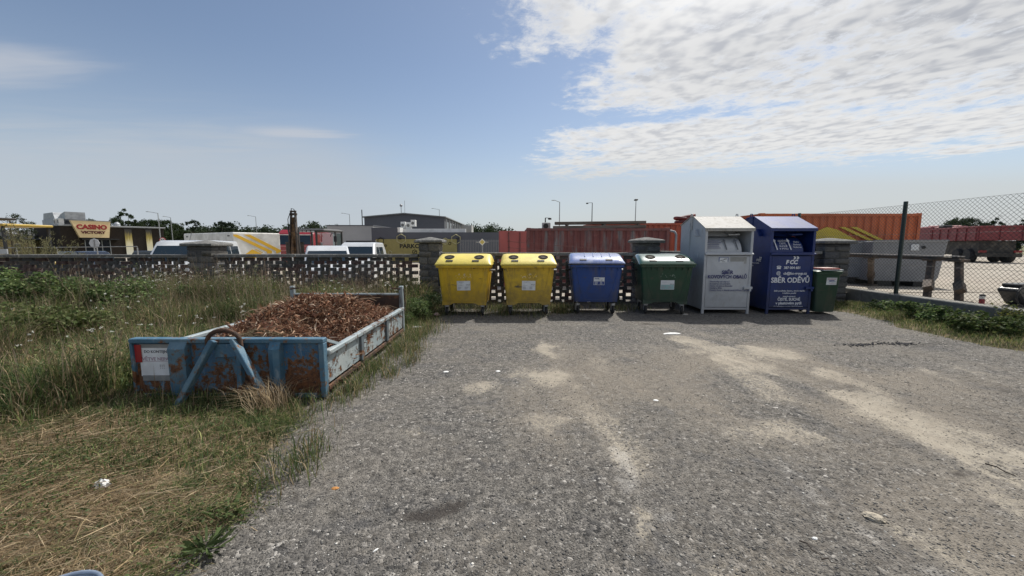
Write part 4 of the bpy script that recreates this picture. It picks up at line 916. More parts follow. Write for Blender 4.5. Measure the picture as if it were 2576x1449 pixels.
# low sides with rails and ribs
for s in (-1, 1):
    MB().box(min(s*(hw-.02), s*(hw-.032)), .05, .13, max(s*(hw-.02), s*(hw-.032)), LL-.05, .485).build('side_board', M_SKS, skip)
    MB().bar((s*(hw-.012), .05, .495), (s*(hw-.012), LL-.06, .495), .075, .055).build('side_rail', M_SKS, skip, bevel=.01)
    MB().box(min(s*(hw-.0), s*(hw-.05)), .05, .075, max(s*(hw-.0), s*(hw-.05)), LL-.05, .129).build('sill_rail', M_RUST, skip, bevel=.006)
    for yy in (.95, 1.98): MB().box(min(s*(hw-.019), s*(hw+.012)), yy, .13, max(s*(hw-.019), s*(hw+.012)), yy+.085, .467).build('side_rib', M('rib_grey_paint', (.10, .12, .135), .6, layers=(((.15, .07, .035), 6., .55, .65),)), skip, bevel=.004)
    # brace from the front board down to the side rail
    MB().bar((s*(hw-.045), .06, .64), (s*(hw-.03), .36, .515), .045, .03).build('corner_brace', M_SKS, skip)
    # tall rear posts and latch
    MB().box(min(s*hw, s*(hw-.07)), LL-.06, .05, max(s*hw, s*(hw-.07)), LL+.02, .905).build('rear_post', M('post_paint', (.28, .33, .35), .6, layers=(((.10, .10, .10), 4., .45, .6, (1, 1, .4)), ((.15, .07, .035), 7., .58, .66))), skip, bevel=.006)
    MB().tube([(s*(hw-.03), LL-.08, .86), (s*(hw-.20), LL-.10, .88)], .014, 6).tube([(s*(hw+.004), LL+.0, .86), (s*(hw+.012), LL+.05, .60), (s*(hw+.0), LL+.03, .45)], .012, 6).build('gate_latch', M_RUST, skip)
MB().box(-hw+.075, LL-.045, .13, hw-.075, LL-.02, .74).build('rear_gate', M_RUST, skip)
MB().box(-hw+.075, LL-.055, .742, hw-.075, LL-.01, .775).build('gate_rail', M_SKS, skip, bevel=.004)
# red marker strip and the laminated notice with tape
MB().box(-hw+.032, -.016, .41, -hw+.10, -.012, .60).build('red_marker', M('red_marker_film', (.34, .012, .018), .4, layers=(((.2, .02, .02), 5., .5, .7),)), skip)
nx0, nx1 = S(*at(351, 900, 3.99))[0], S(*at(452, 900, 3.99))[0]
nt_ = MB().box(nx0, -.006, .255, nx1, -.0015, .58).build('notice', M('laminated_paper', (.66, .69, .74), .3, layers=(((.55, .57, .6), 3., .45, .7),)), skip)
for z0, z1 in ((.565, .605), (.205, .265)): MB().box(nx0+.012, -.009, z0, nx1, -.0065, z1).build('tape', M('grey_tape', (.20, .21, .22), .4, layers=(((.3, .3, .3), 9., .5, .7),)), nt_)
text('lettering', 'DO KONTEJNERU', .041, M_INK, nt_, (nx0+.05, -.0075, .510), align='LEFT', bold=.0006, sx=.96, depth=.0008)
text('lettering', 'VĚTVE NEPATŘÍ', .050, M('mauve_ink', (.36, .27, .34), .6, var=0), nt_, (nx0+.025, -.0075, .427), align='LEFT', bold=.001, depth=.0008)
MB().box(nx0+.03, -.0083, .416, nx1, -.007, .4195).build('underline', M('mauve_ink', (0, 0, 0)), nt_)
text('lettering', '!!!', .072, M_INKG, nt_, (nx0+.20, -.0075, .335), align='LEFT', depth=.0008)

# the heap
def heap_z(X, Y):
    z = .26+.06*sstep(Y, 4.6, 5.6)
    for cx, cy, rx, ry, h in ((-2.72, 6.1, .62, .55, .38), (-3.45, 5.5, .46, .72, .27), (-3.0, 5.7, .7, .7, .15), (-3.05, 4.60, .50, .34, .30), (-2.5, 5.25, .6, .5, .04), (-2.35, 6.75, .4, .3, .08)):
        z = z+h*np.exp(-(((X-cx)/rx)**2+((Y-cy)/ry)**2))
    z = z-.22*np.exp(-(((X+2.2)/.35)**2+((Y-4.4)/.42)**2))+(fbm(X*4, Y*4, 3)-.5)*.12
    return z
wm = M('heap_core', (.075, .038, .024), .95, layers=(((.12, .07, .045), 14., .45, .65), ((.03, .02, .016), 8., .5, .7)), bump=1.5, bscale=30, spec=.1)
hp = grid_mesh('garden_waste_core', np.arange(X0+.06, X1-.05, .045), np.arange(Y0+.06, Y1-.06, .045), lambda X, Y: heap_z(X, Y)-.02, wm)
hp.name = 'garden_waste'; tag(hp, 'heap of withered reddish brown garden waste filling the skip', 'garden waste', kind='stuff')
def strips(name, P, Dv, Ln, Wd, col, mat, parent=None, curl=.3, up=None):
    """curled leaf strips: 3 cross lines, pointed end"""
    n = len(P); D = Dv/np.linalg.norm(Dv, axis=1, keepdims=True)
    Rn = rng.normal(size=(n, 3)); Sd = np.cross(D, Rn); Sd /= np.linalg.norm(Sd, axis=1, keepdims=True); Nn = np.cross(Sd, D)
    if up is not None: Nn = np.where(Nn[:, 2:3] < 0, -Nn, Nn)
    Ln = Ln[:, None]; Wd = Wd[:, None]; cv = (rng.uniform(-1, 1, n)*curl)[:, None]
    m = P+D*Ln*.5+Nn*Ln*cv*.5; e = P+D*Ln*.92+Nn*Ln*cv*(-.1)
    V = np.stack([P-Sd*Wd*.3, P+Sd*Wd*.3, m-Sd*Wd*.5, m+Sd*Wd*.5, e], 1).reshape(-1, 3)
    b = (np.arange(n)*5)[:, None]; f = np.concatenate([b+0, b+1, b+3, b+2, b+2, b+3, b+4], 1).ravel()
    st_ = np.stack([np.arange(n)*7, np.arange(n)*7+4], 1).ravel(); to = np.tile([4, 3], n)
    return np_mesh(name, V, f, st_, to, mat, np.repeat(col, 5, 0), parent=parent)
M_DEAD = leafmat('dead_leaf', .18, .85)
n = 24000
px_ = rng.uniform(X0+.07, X1-.06, n); py_ = rng.uniform(Y0+.1, Y1-.08, n); pz = heap_z(px_, py_)+rng.uniform(-.03, .05, n)
kk = ~((py_ < 4.95) & (px_ < -2.75) & (rng.random(n) < .9)); px_, py_, pz = px_[kk], py_[kk], pz[kk]; n = len(px_)
D = np.stack([rng.normal(0, 1, n), rng.normal(0, 1, n), rng.normal(0, .5, n)], 1)
pal = np.array([(.145, .068, .040), (.215, .108, .064), (.28, .165, .105), (.37, .25, .17), (.07, .036, .026), (.50, .40, .31), (.165, .072, .05)]); pw = [.22, .24, .17, .12, .13, .05, .07]
col = pal[rng.choice(7, n, p=pw)]*rng.uniform(.7, 1.25, (n, 1))
o = strips('withered_leaves', np.stack([px_, py_, pz], 1), D, rng.uniform(.04, .15, n)*rng.choice([1, 1, 1.5], n), rng.uniform(.007, .024, n), col, M_DEAD, hp, .7); o['kind'] = 'stuff'
n = 5000; px_ = np.clip(rng.normal(-3.15, .28, n), X0+.1, X1-.2); py_ = np.clip(rng.normal(4.66, .17, n), Y0+.09, 5.1); pz = heap_z(px_, py_)+rng.uniform(-.012, .012, n)
o = strips('grass_clippings', np.stack([px_, py_, pz], 1), np.stack([rng.normal(0, 1, n), rng.normal(0, 1, n), rng.normal(0, .15, n)], 1), rng.uniform(.03, .08, n), rng.uniform(.003, .006, n), np.array([(.20, .16, .10)])*rng.uniform(.6, 1.2, (n, 1)), M_DEAD, hp, .4); o['kind'] = 'stuff'
M_TWIG = M('pale_twig', (.34, .25, .17), .85, layers=(((.2, .13, .08), 9., .45, .7),))
mbt = MB()
for i in range(46):
    x, y = random.uniform(X0+.2, X1-.25), random.uniform(4.9, Y1-.2); z = float(heap_z(np.array(x), np.array(y)))+.02; a = random.uniform(0, 6.28); l = random.uniform(.15, .45); k = random.uniform(-.1, .1)
    pts = [(x+math.cos(a)*l*q+math.sin(a)*k*q*q, y+math.sin(a)*l*q, z+.05*math.sin(q*3)+random.uniform(-.02, .06)*q) for q in (0, .35, .7, 1)]
    mbt.tube(pts, .0055, 5, .003)
o = mbt.build('twigs', M_TWIG, hp); o['kind'] = 'stuff'
# ------------------------------------------------------------------ background: buildings
M_DKBRICK = M('dark_facade_brick', (.026, .021, .019), .9, layers=(((.042, .033, .028), 3., .45, .65, (1, 1, 6)),), bump=.6, bscale=14, spec=.2)
M_TRIM = M('grey_metal_trim', (.30, .31, .33), .5, metal=.2)
M_DARK = M('dark_void', (.012, .012, .014), .5)
M_GLASSD = glassmat('dark_window_glass', (.010, .014, .018), .05)
M_WHITE = M('white_paint', (.72, .72, .70), .45, layers=(((.55, .55, .53), 1.5, .45, .7),), var=.05)
M_WHITEG = M('white_car_paint', (.56, .58, .60), .3, layers=(((.47, .49, .51), 1.5, .45, .7),), var=.03, coat=.4)
M_DUCT = M('zinc_duct', (.36, .38, .40), .5, metal=.3, layers=(((.22, .23, .25), 2., .45, .7),))
gz = -.35
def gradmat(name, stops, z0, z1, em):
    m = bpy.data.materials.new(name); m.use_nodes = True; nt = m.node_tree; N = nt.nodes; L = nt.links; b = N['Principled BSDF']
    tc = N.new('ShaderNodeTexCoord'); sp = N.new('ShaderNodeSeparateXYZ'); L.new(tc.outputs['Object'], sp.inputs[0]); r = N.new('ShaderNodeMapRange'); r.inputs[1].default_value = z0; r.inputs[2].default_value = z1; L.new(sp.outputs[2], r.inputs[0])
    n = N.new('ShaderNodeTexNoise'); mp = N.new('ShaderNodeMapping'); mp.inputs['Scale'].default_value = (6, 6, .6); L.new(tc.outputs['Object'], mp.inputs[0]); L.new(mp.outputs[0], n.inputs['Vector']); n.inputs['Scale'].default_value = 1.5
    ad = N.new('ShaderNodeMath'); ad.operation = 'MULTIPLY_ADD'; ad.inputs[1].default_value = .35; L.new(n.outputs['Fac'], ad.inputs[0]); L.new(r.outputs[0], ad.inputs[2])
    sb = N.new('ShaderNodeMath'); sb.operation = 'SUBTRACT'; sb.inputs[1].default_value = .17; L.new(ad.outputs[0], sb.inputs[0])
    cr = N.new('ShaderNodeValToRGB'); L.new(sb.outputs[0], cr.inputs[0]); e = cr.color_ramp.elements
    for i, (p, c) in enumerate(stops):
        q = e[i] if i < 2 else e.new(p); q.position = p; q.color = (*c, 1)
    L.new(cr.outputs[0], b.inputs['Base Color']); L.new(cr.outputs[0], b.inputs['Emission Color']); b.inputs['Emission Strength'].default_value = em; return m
# --- dark brick hall with a big tapered sign
c0 = at(149, 564, 62.6); zr = c0.z
cas = empty('dark_brick_hall', (c0.x, c0.y, gz), math.atan2(11.4, 6.4), 'low dark brick hall with a cream tapered sign', 'building')
H_ = zr-gz
MB().box(0, 0, 0, 13.1, 15.5, H_-.25).build('wall', M_DKBRICK, cas)
MB().box(-.15, -.15, H_-.248, 13.3, 15.6, H_).build('roof_edge', M_TRIM, cas, bevel=.03)
for a, b_ in ((7.6, 8.54), (10.46, 11.3)):
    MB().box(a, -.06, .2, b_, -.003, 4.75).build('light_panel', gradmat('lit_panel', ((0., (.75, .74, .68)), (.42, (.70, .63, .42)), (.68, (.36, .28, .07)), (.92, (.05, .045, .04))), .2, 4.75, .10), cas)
    MB().box(a-.12, -.12, 4.76, b_+.12, -.003, 4.9).build('panel_hood', M_DARK, cas)
sg = MB().add([(1.1, -.75, 5.95-.0), (5.75, -.75, 5.95), (5.4, -.75, 3.2), (1.95, -.75, 3.2), (1.1, -.002, 5.95), (5.75, -.002, 5.95), (5.4, -.002, 3.2), (1.95, -.002, 3.2)], [(0, 3, 2, 1), (4, 5, 6, 7), (0, 1, 5, 4), (1, 2, 6, 5), (2, 3, 7, 6), (3, 0, 4, 7)])
sign = sg.build('sign', M('cream_sign', (.80, .62, .36), .6, layers=(((.72, .55, .31), 1., .4, .7),)), cas)
MB().box(1.0, -.8, 5.952, 5.85, .0, 6.05).build('sign_top', M_TRIM, sign)
M_RED = M('sign_red', (.32, .015, .02), .5)
text('sign_lettering', 'CASINO', 1.02, M_RED, sign, (3.45, -.78, 4.62), bold=.045, depth=.05, sx=.95)
text('sign_lettering', 'VICTORY', .58, M('sign_maroon', (.10, .015, .015), .5), sign, (3.55, -.78, 3.88), bold=.03, depth=.04, sx=1.15)
MB().box(2.1, -.9, 2.85, 6.6, -.003, 3.05).build('canopy', M_DARK, cas)
MB().box(2.6, -.05, 0, 5.6, -.003, 2.8).build('entrance_glazing', M_GLASSD, cas)
for x in (2.6, 3.6, 4.6, 5.6): MB().box(x-.05, -.09, 0, x+.05, -.052, 2.8).build('glazing_bar', M_TRIM, cas)
MB().prism([(.8, H_+.9), (5.2, H_+.2), (5.2, H_+1.1), (3.2, H_+1.75), (.8, H_+2.1)], .9, 3.2, 'x').build('ventilation_duct', M_DUCT, cas)
MB().box(.9, 5.6, H_+.1, 3.4, 14.4, H_+1.15).build('ventilation_duct', M_DUCT, cas, bevel=.05)
MB().prism([(7.6, H_+1.2), (14.6, H_+1.2), (14., H_+2.3), (8.4, H_+2.3)], 1.1, 3.0, 'x').build('ventilation_duct', M_DUCT, cas)
for y in (2.1, 4.0):
    a = MB().box(.25, y-.75, H_+.002, .85, y+.25, H_+1.0).build('air_conditioner', M_WHITE, cas, bevel=.03); MB().lathe([(.3, 0), (.3, -.02)], (.245, y-.3, H_+.5), 'x', 16).build('fan_grille', M('fan_grey', (.16, .16, .15), .6), a)
MB().lathe([(.5, 0), (.45, .5), (.15, .8)], (7.6, 3.2, H_), n=14).build('roof_vent', M_DUCT, cas)
# --- small house with grey gable, seen between the machine's posts
hp_ = at(-8, 600, 66); ho = empty('gable_house', (hp_.x, hp_.y, gz), R(25), 'small yellow house with grey gable roof behind the machine', 'house')
MB().box(-4.5, 0, 0, 4.5, 7, 3.0).build('wall', M('yellow_render', (.36, .28, .13), .8), ho)
MB().prism([(-4.9, 2.95), (4.9, 2.95), (0, 4.7)], -.3, 7.3, 'y').build('roof', M('grey_roof_tiles', (.19, .19, .20), .8, bump=.6, bscale=8), ho)
for x in (-2.5, 1.6): f = MB().box(x, -.05, .9, x+1.1, -.003, 2.2).build('window', M_WHITE, ho); MB().box(x+.08, -.07, .98, x+1.02, -.052, 2.12).build('pane', M_GLASSD, f)
# --- light grey flat-roofed building
M_LGREY = M('light_grey_render', (.40, .40, .405), .8, layers=(((.35, .35, .355), .5, .4, .7),), var=.05)
M_ANTH = M('anthracite_render', (.085, .092, .11), .75, layers=(((.095, .10, .12), .6, .4, .7),), var=.06)
a = at(822, 566, 46); b_ = at(938, 566, 46); lg = empty('grey_flat_building', (a.x, a.y, gz), 0, 'light grey flat-roofed building behind the white vans', 'building')
w_ = b_.x-a.x; MB().box(0, 0, 0, w_, 12, a.z-gz-.1).build('wall', M_LGREY, lg); MB().box(-.06, -.06, a.z-gz-.098, w_+.06, 12, a.z-gz).build('parapet_cap', M_ANTH, lg)
MB().box(3.3, -.28, 2.15, 3.6, -.003, 2.3).build('wall_lamp', M_DARK, lg)
# --- anthracite building with the olive hoarding
a = at(934, 572.6, 40); m1 = at(999, 584.4, 40); b_ = at(1278, 584.4, 40)
an = empty('anthracite_building', (a.x, a.y, gz), 0, 'long dark grey low building with olive banner wall', 'building')
x1 = m1.x-a.x; x2 = b_.x-a.x; h1 = a.z-gz; h2 = m1.z-gz
MB().box(0, 0, 0, x1, 10, h1).build('wall', M_ANTH, an); MB().box(x1+.002, .02, 0, x2, 10, h2).build('wall', M_ANTH, an)
MB().box(x1+.02, 1.2, h2+.002, x1+6.9, 1.5, h2+.42).build('white_parapet', M_WHITE, an); MB().box(x1+.05, .0, h2+.002, x1+.30, 1.19, h2+.50).build('white_parapet', M_WHITE, an)
MB().box(x1-.05, .5, h2, x1+.001, .8, h2).build('flashing', M_WHITE, an)
for i, (dx, dz) in enumerate(((-.25, .05), (.35, .0), (.85, .25))):
    x = x1+dx; q = MB().box(x, 2.2, h2+.45+dz, x+.5, 2.7, h2+1.15+dz).build('air_conditioner', M_WHITE, an, bevel=.02); MB().lathe([(.16, 0), (.16, -.02)], (x+.22, 2.196, h2+.8+dz), 'y', 14).build('fan_grille', M('fan_grey', (.16, .16, .15), .6), q)
for x in (2.8, 8.7, 14.8): MB().box(x, -.22, h2-.72, x+.28, -.003, h2-.58).build('wall_lamp', M_DARK, an)
o0 = at(945, 597, 39.9); o1 = at(1149, 597, 39.9)
ban = MB().box(o0.x-a.x, -.12, .2, o1.x-a.x, -.012, at(1000, 601.5, 39.9).z-gz).build('banner', M('olive_banner', (.27, .24, .085), .7, layers=(((.32, .285, .11), .7, .45, .65), ((.23, .2, .07), 2., .55, .8))), an)
M_BLK = M('banner_black', (.012, .012, .010), .7, var=0); M_CRM = M('banner_cream', (.42, .39, .22), .7, var=0); M_OLD = M('banner_dark_olive', (.08, .07, .025), .7, var=0)
tp = at(1005, 624, 39.85); text('banner_lettering', 'PARKOV', .60, M_BLK, ban, (tp.x-a.x, -.13, tp.z-gz), align='LEFT', bold=.022, sx=1.08)
tp = at(1040, 639, 39.85); text('banner_lettering', 'C', .55, M_BLK, ban, (tp.x-a.x, -.13, tp.z-gz-.1), align='LEFT', bold=.015)
def hexa(u, v, r, mt, rt=.045):
    p = at(u, v, 39.85); x, z = p.x-a.x, p.z-gz; pts = [(x+r*math.sin(k*math.pi/3), -.13, z+r*math.cos(k*math.pi/3)) for k in range(8)]; MB().tube(pts, rt, 4).build('hexagon_print', mt, ban)
for u, v, r, mt in ((957.5, 606, .33, M_BLK), (1009, 601, .50, M_CRM), (970, 618, .10, M_OLD), (981, 636, .2, M_CRM), (1043, 634, .24, M_OLD), (1120, 607, .34, M_CRM), (1131, 612.5, .14, M_OLD), (1147, 602, .5, M_CRM)): hexa(u, v, r, mt)
# --- big dark hall behind
e0 = at(916, 545.6, 62); e1 = at(1118, 545, 62); pk = at(1017, 536.8, 62)
hl = empty('gabled_hall', (e0.x, e0.y, gz), 0, 'tall dark grey hall with shallow gable roof', 'building')
w_ = e1.x-e0.x; he = e0.z-gz; hk = pk.z-gz
MB().prism([(0, 0), (w_, 0), (w_, he-.1), (w_/2, hk-.1), (0, he-.1)], 0, 26, 'y').build('wall', M_ANTH, hl)
for s in (0, 1):
    xa, xb = (-.25, w_/2) if s == 0 else (w_/2, w_+.25); za, zb = (he-.11, hk-.09) if s == 0 else (hk-.09, he-.11)
    MB().prism([(xa, za), (xb, zb), (xb, zb+.16), (xa, za+.16)], -.35, 26.3, 'y').build('roof', M('hall_roof', (.16, .165, .175), .6), hl)
for i in range(5): f = MB().box(w_+.003, 2.+i*3.2, he-2.3, w_+.06, 3.4+i*3.2, he-.7).build('window', M_GLASSD, hl)
for i in range(6): MB().box(w_+.003, 1.3+i*3.2, .2, w_+.12, 1.55+i*3.2, he-.2).build('pilaster', M_TRIM, hl)
MB().box(w_+.003, 20, 0, w_+2.2, 24, he-.3).build('annex', M_LGREY, hl)
MB().tube([(-.25, -.2, 0), (-.25, -.2, he+1.1)], .07, 6).build('downpipe', M_DARK, hl)
xm = at(1009.5, 536, 63).x-e0.x; MB().tube([(xm, 1, hk-.2), (xm, 1, hk+1.25)], .05, 6).lathe([(.05, hk+1.1), (.2, hk+1.2), (.24, hk+1.4), (.1, hk+1.55)], (xm, 1, 0), n=10).build('antenna', M_TRIM, hl)
xm = at(1018.5, 536, 63).x-e0.x; MB().tube([(xm, 1, hk-.2), (xm, 1, hk+2.1)], .03, 5).build('antenna', M_TRIM, hl)
# --- palisade fence beside it
f0 = at(1158, 603, 36); f1 = at(1278, 603, 36); pf = empty('palisade_fence', (f0.x, f0.y, gz), 0, 'grey metal bar fence below the dark grey building', 'fence')
Lf = f1.x-f0.x; hf = f0.z-gz; n = int(Lf/.15)
M_PAL = M('palisade_grey', (.16, .165, .175), .55)
bar = MB().box(-.03, -.02, 0, .03, .02, hf).mesh('bar', M_PAL)
for i in range(n+1): link('bar', bar, pf, (i*Lf/n, 0, 0))
for z in (.25, hf-.12): MB().box(0, .021, z-.04, Lf, .06, z+.04).build('rail', M_PAL, pf)

# ------------------------------------------------------------------ street furniture
M_POLE = M('lamp_pole_zinc', (.32, .33, .34), .5, metal=.3)
def lamp(u, v, Y, arm, label, kind=0, side=-1):
    p = at(u, v, Y); t = empty('street_lamp', (p.x, p.y, gz), 0, label, 'street lamp', 'street lamps on the skyline'); h = p.z-gz
    MB().tube([(0, 0, 0), (0, 0, h*.4), (0, 0, h)], [.10, .085, .055], 8).build('pole', M_POLE if kind != 2 else M_DARK, t, smooth=50)
    if kind == 0:
        MB().tube([(0, 0, h-.04), (side*arm, 0, h+.22)], .04, 6).build('arm', M_POLE, t); MB().box(min(side*arm, side*(arm+.55)), -.13, h+.20, max(side*arm, side*(arm+.55)), .13, h+.29).build('lamp_head', M_POLE, t, bevel=.03)
    elif kind == 1:
        MB().box(-.22, -.35, h-.1, .22, .35, h+.12).build('lamp_head', M_DARK, t, bevel=.05)
    else:
        MB().tube([(0, 0, h), (side*arm, 0, h-.02)], .03, 6).build('arm', M_DARK, t); MB().lathe([(.07, -.12), (.2, -.08), (.16, .06), (.04, .1)], (side*(arm+.1), 0, h-.08), n=12).build('lamp_head', M_DARK, t, smooth=40)
    return t
lamp(397, 536, 70, 1.5, 'tall street lamp beside the dark brick hall, nearest on the left'); lamp(429, 547, 85, 1.1, 'slimmer street lamp just right of the tallest left lamp')
lamp(643, 545, 95, 1.4, 'street lamp above the white box trailer'); lamp(879, 539, 90, 1.3, 'street lamp above the light grey flat building')
lamp(1105, 527, 95, 1.3, 'street lamp rising behind the gabled hall'); lamp(1408, 508, 60, .7, 'street lamp above the maroon container, left of three')
lamp(1490, 510, 62, .7, 'dark street lamp above the maroon container, middle of three', 2); lamp(1600, 503, 60, .3, 'street lamp with short head above the orange container, right of three', 1)
lamp(2505, 546, 80, .7, 'street lamp among trees behind the dump truck', 0, 1)
# traffic signs
def sign_post(u, v, Y, label, name='road_sign'):
    p = at(u, v, Y); t = empty(name, (p.x, p.y, gz), math.atan2(-p.x, p.y)*-1*0, label, 'road sign'); return t, p.z-gz
t, h = sign_post(237.5, 612, 29, 'octagonal road sign seen from behind, grey, by the brick hall'); t.rotation_euler = (0, 0, R(6))
MB().tube([(0, -.05, 0), (0, -.05, h+.28)], .035, 8).build('pole', M_POLE, t)
MB().lathe([(.36, -.01), (.36, .01)], (0, 0, h), 'y', 8).build('plate', M('sign_back', (.46, .47, .49), .5, metal=.2), t); MB().box(-.16, .012, h+.08, .16, .04, h+.13).build('bracket', M_POLE, t)
t, h = sign_post(409, 605, 46, 'round speed limit sign with red border reading 30'); t.rotation_euler = (0, 0, R(6))
MB().tube([(0, .05, 0), (0, .05, h)], .035, 8).build('pole', M_POLE, t)
pl = MB().lathe([(.36, -.01), (.36, .01)], (0, 0, h), 'y', 24).build('plate', M('sign_red_border', (.40, .05, .06), .5), t); MB().lathe([(.285, -.016), (.285, -.0105)], (0, 0, h), 'y', 24).build('field', M('sign_white', (.66, .64, .62), .5), pl)
text('sign_number', '30', .42, M_BLK, pl, (0, -.02, h-.15), bold=.012)
t, h = sign_post(1213, 609, 34, 'yellow diamond priority sign in front of the bar fence')
MB().tube([(0, .05, 0), (0, .05, h)], .03, 8).build('pole', M_POLE, t); pl = MB().prism([(0, h-.30), (.30, h), (0, h+.30), (-.30, h)], -.01, .01, 'y').build('plate', M_WHITE, t); MB().prism([(0, h-.22), (.22, h), (0, h+.22), (-.22, h)], -.015, -.0105, 'y').build('field', M('sign_yellow', (.60, .47, .12), .5), pl)
MB().box(-.55, -.01, h-.06, -.32, .02, h+.04).box(.32, -.01, h-.06, .55, .02, h+.04).build('arrow_plate', M('sign_plate_grey', (.30, .30, .28), .5), t)
# pipe barrier along the road
p0, p1 = at(-60, 624, 21), at(345, 620, 21); t = empty('pipe_barrier', (p0.x, 21, gz), 0, 'thin grey pipe barrier running before the brick hall', 'barrier'); Lb = p1.x-p0.x
MB().tube([(0, 0, p0.z-gz), (Lb, 0, p1.z-gz)], .022, 6).build('top_pipe', M_POLE, t); MB().tube([(0, 0, p0.z-gz-.45), (Lb, 0, p1.z-gz-.45)], .018, 6).build('lower_pipe', M_POLE, t)
for i in range(5): MB().tube([(i*Lb/4, 0, 0), (i*Lb/4, 0, p0.z-gz+.03)], .028, 6).build('post', M_POLE, t)

# ------------------------------------------------------------------ vehicles
def wheels(t, pts, r, wd, axis='x'):
    for x, y in pts:
        tw = MB().lathe([(r*.55, -wd/2), (r*.93, -wd/2), (r, -wd/3), (r, wd/3), (r*.93, wd/2), (r*.55, wd/2)], (x, y, r), axis, 20).build('wheel', M_TYRE, t, smooth=40)
        MB().lathe([(r*.2, -wd*.42), (r*.56, -wd*.44), (r*.56, wd*.44), (r*.2, wd*.42)], (x, y, r), axis, 16).build('rim', M_GALV, tw)
M_TRIMB = M('black_trim', (.02, .02, .022), .6)
M_VGL = glassmat('tinted_windscreen', (.018, .03, .042), .05)
def van(loc, rz, label, Wd=1.9, Ln=4.9, Ht=1.95, hood=.9, paint=None, cat='van', extras='', pick=False, rg=.11):
    paint = paint or M_WHITEG; t = empty('parked_'+cat.replace(' ', '_'), loc, rz, label, cat); hw_ = Wd/2
    zs = Ht*.52; secs = []
    prof = [(.05, .28), (.0, .45), (.02, zs*.85), (.10, zs), (hood, zs+.12), (hood+.72, Ht-.06), (hood+1.0, Ht), (Ln-.25 if not pick else 2.9+hood, Ht-.02), (Ln-.03 if not pick else 3.15+hood, Ht-.35), (Ln if not pick else 3.3+hood, zs), (Ln, zs), (Ln, .3)]
    for x, k in ((-1, .0), (-.94, 1.)):
        pass
    def ring(x, ins): return [(x*(1-(.10 if z > zs+.05 else 0.)*1), y, z) for y, z in prof]
    b = MB(); b.loft([[(x*(hw_-.14*max(0, (z-zs)/(Ht-zs))), y+(0.04 if abs(x) > .97 else 0)*(1 if y < Ln/2 else -1), z-(.03 if abs(x) > .97 and z > zs else 0)) for y, z in prof] for x in (-1, -.93, -.5, 0, .5, .93, 1)]); body = b.build('body', paint, t, smooth=35)
    def hx(z): return hw_-.14*max(0, (z-zs)/(Ht-zs))
    # windscreen
    y0, z0, y1, z1 = hood+.06, zs+.17, hood+.06+.60*(1-rg/(Ht-.27-zs)), Ht-.10-rg; n_ = Vector((0, -(z1-z0), (y1-y0))).normalized()*.016
    a0, a1 = hx(z0)*.90, hx(z1)*.88
    MB().add([(-a0, y0+n_.y, z0+n_.z), (a0, y0+n_.y, z0+n_.z), (a1, y1+n_.y, z1+n_.z), (-a1, y1+n_.y, z1+n_.z), (-a0, y0+.03, z0), (a0, y0+.03, z0), (a1, y1+.03, z1), (-a1, y1+.03, z1)], [(0, 1, 2, 3), (7, 6, 5, 4), (0, 4, 5, 1), (1, 5, 6, 2), (2, 6, 7, 3), (3, 7, 4, 0)]).build('windscreen', M_VGL, t)
    # side windows
    wins = ((hood+.50, hood+1.45), (hood+1.55, hood+2.45)) + (() if pick else ((hood+2.55, Ln-.35),))
    for s in (-1, 1):
        for i, (ya, yb) in enumerate(wins):
            za, zb = zs+.10, Ht-.14-rg*.8; sl = .42 if i == 0 else 0
            q = [(s*(hx(za)+.004), ya, za), (s*(hx(za)+.004), yb, za), (s*(hx(zb)+.004), yb, zb), (s*(hx(zb)+.004), ya+sl, zb)]
            MB().add(q+[(x-s*.02, y, z) for x, y, z in q], [(0, 1, 2, 3), (7, 6, 5, 4), (0, 4, 5, 1), (1, 5, 6, 2), (2, 6, 7, 3), (3, 7, 4, 0)]).build('side_window', M_VGL, t)
        MB().box(min(s*(hw_+.02), s*(hw_+.2)), hood+.42, zs+.05, max(s*(hw_+.02), s*(hw_+.2)), hood+.52, zs+.28).build('wing_mirror', M_TRIMB, t, bevel=.03)
        MB().box(min(s*hw_*.55, s*hw_*.92), -.015, zs*.62, max(s*hw_*.55, s*hw_*.92), .08, zs*.84).build('headlight', M('headlight_glass', (.5, .52, .54), .15), t, bevel=.02)
    MB().box(-hw_*.95, -.05, .28, hw_*.95, .12, .52).build('bumper', M_TRIMB, t, bevel=.03); MB().box(-hw_*.5, -.02, zs*.58, hw_*.5, .05, zs*.8).build('grille', M_TRIMB, t, bevel=.01)
    wheels(t, [(s*(hw_-.11), y) for s in (-1, 1) for y in (.85, Ln-.95)], .33, .21)
    if 'antenna' in extras: MB().tube([(-.02, hood+1.15, Ht-.01), (.0, hood+1.35, Ht+.32)], .008, 5).build('antenna', M_TRIMB, t)
    if 'bar' in extras: MB().box(-hw_*.78, hood+1.2, Ht+.0, hw_*.78, hood+1.5, Ht+.085).build('roof_bar', M_TRIMB, t, bevel=.02)
    if 'ladder' in extras: MB().bar((-.15, hood+1.2, Ht+.03), (.55, hood+1.6, Ht-.0+.28), .03, .03).build('roof_antenna_mount', M_TRIMB, t)
    return t
yz = -.12
v1 = at(455, 650, 13.6); van((v1.x, 13.1, yz), R(22), 'white van with dark windscreen just behind the wide stone pier', Wd=2.05, Ht=1.77-yz+.05, extras='antenna')
v2 = at(842, 650, 14.2); van((v2.x, 13.6, yz), R(24), 'nearer white pickup behind the skip, leafy reflections on windscreen', Wd=1.72, Ht=1.62-yz, cat='pickup truck', pick=True)
v3 = at(893, 650, 17.2); van((v3.x, 16.6, yz), R(8), 'farther white pickup with black roof bar', Wd=1.75, Ht=1.77-yz, cat='pickup truck', extras='bar', pick=True)
M_CARD = M('dark_car_paint', (.018, .02, .026), .25, coat=.5)
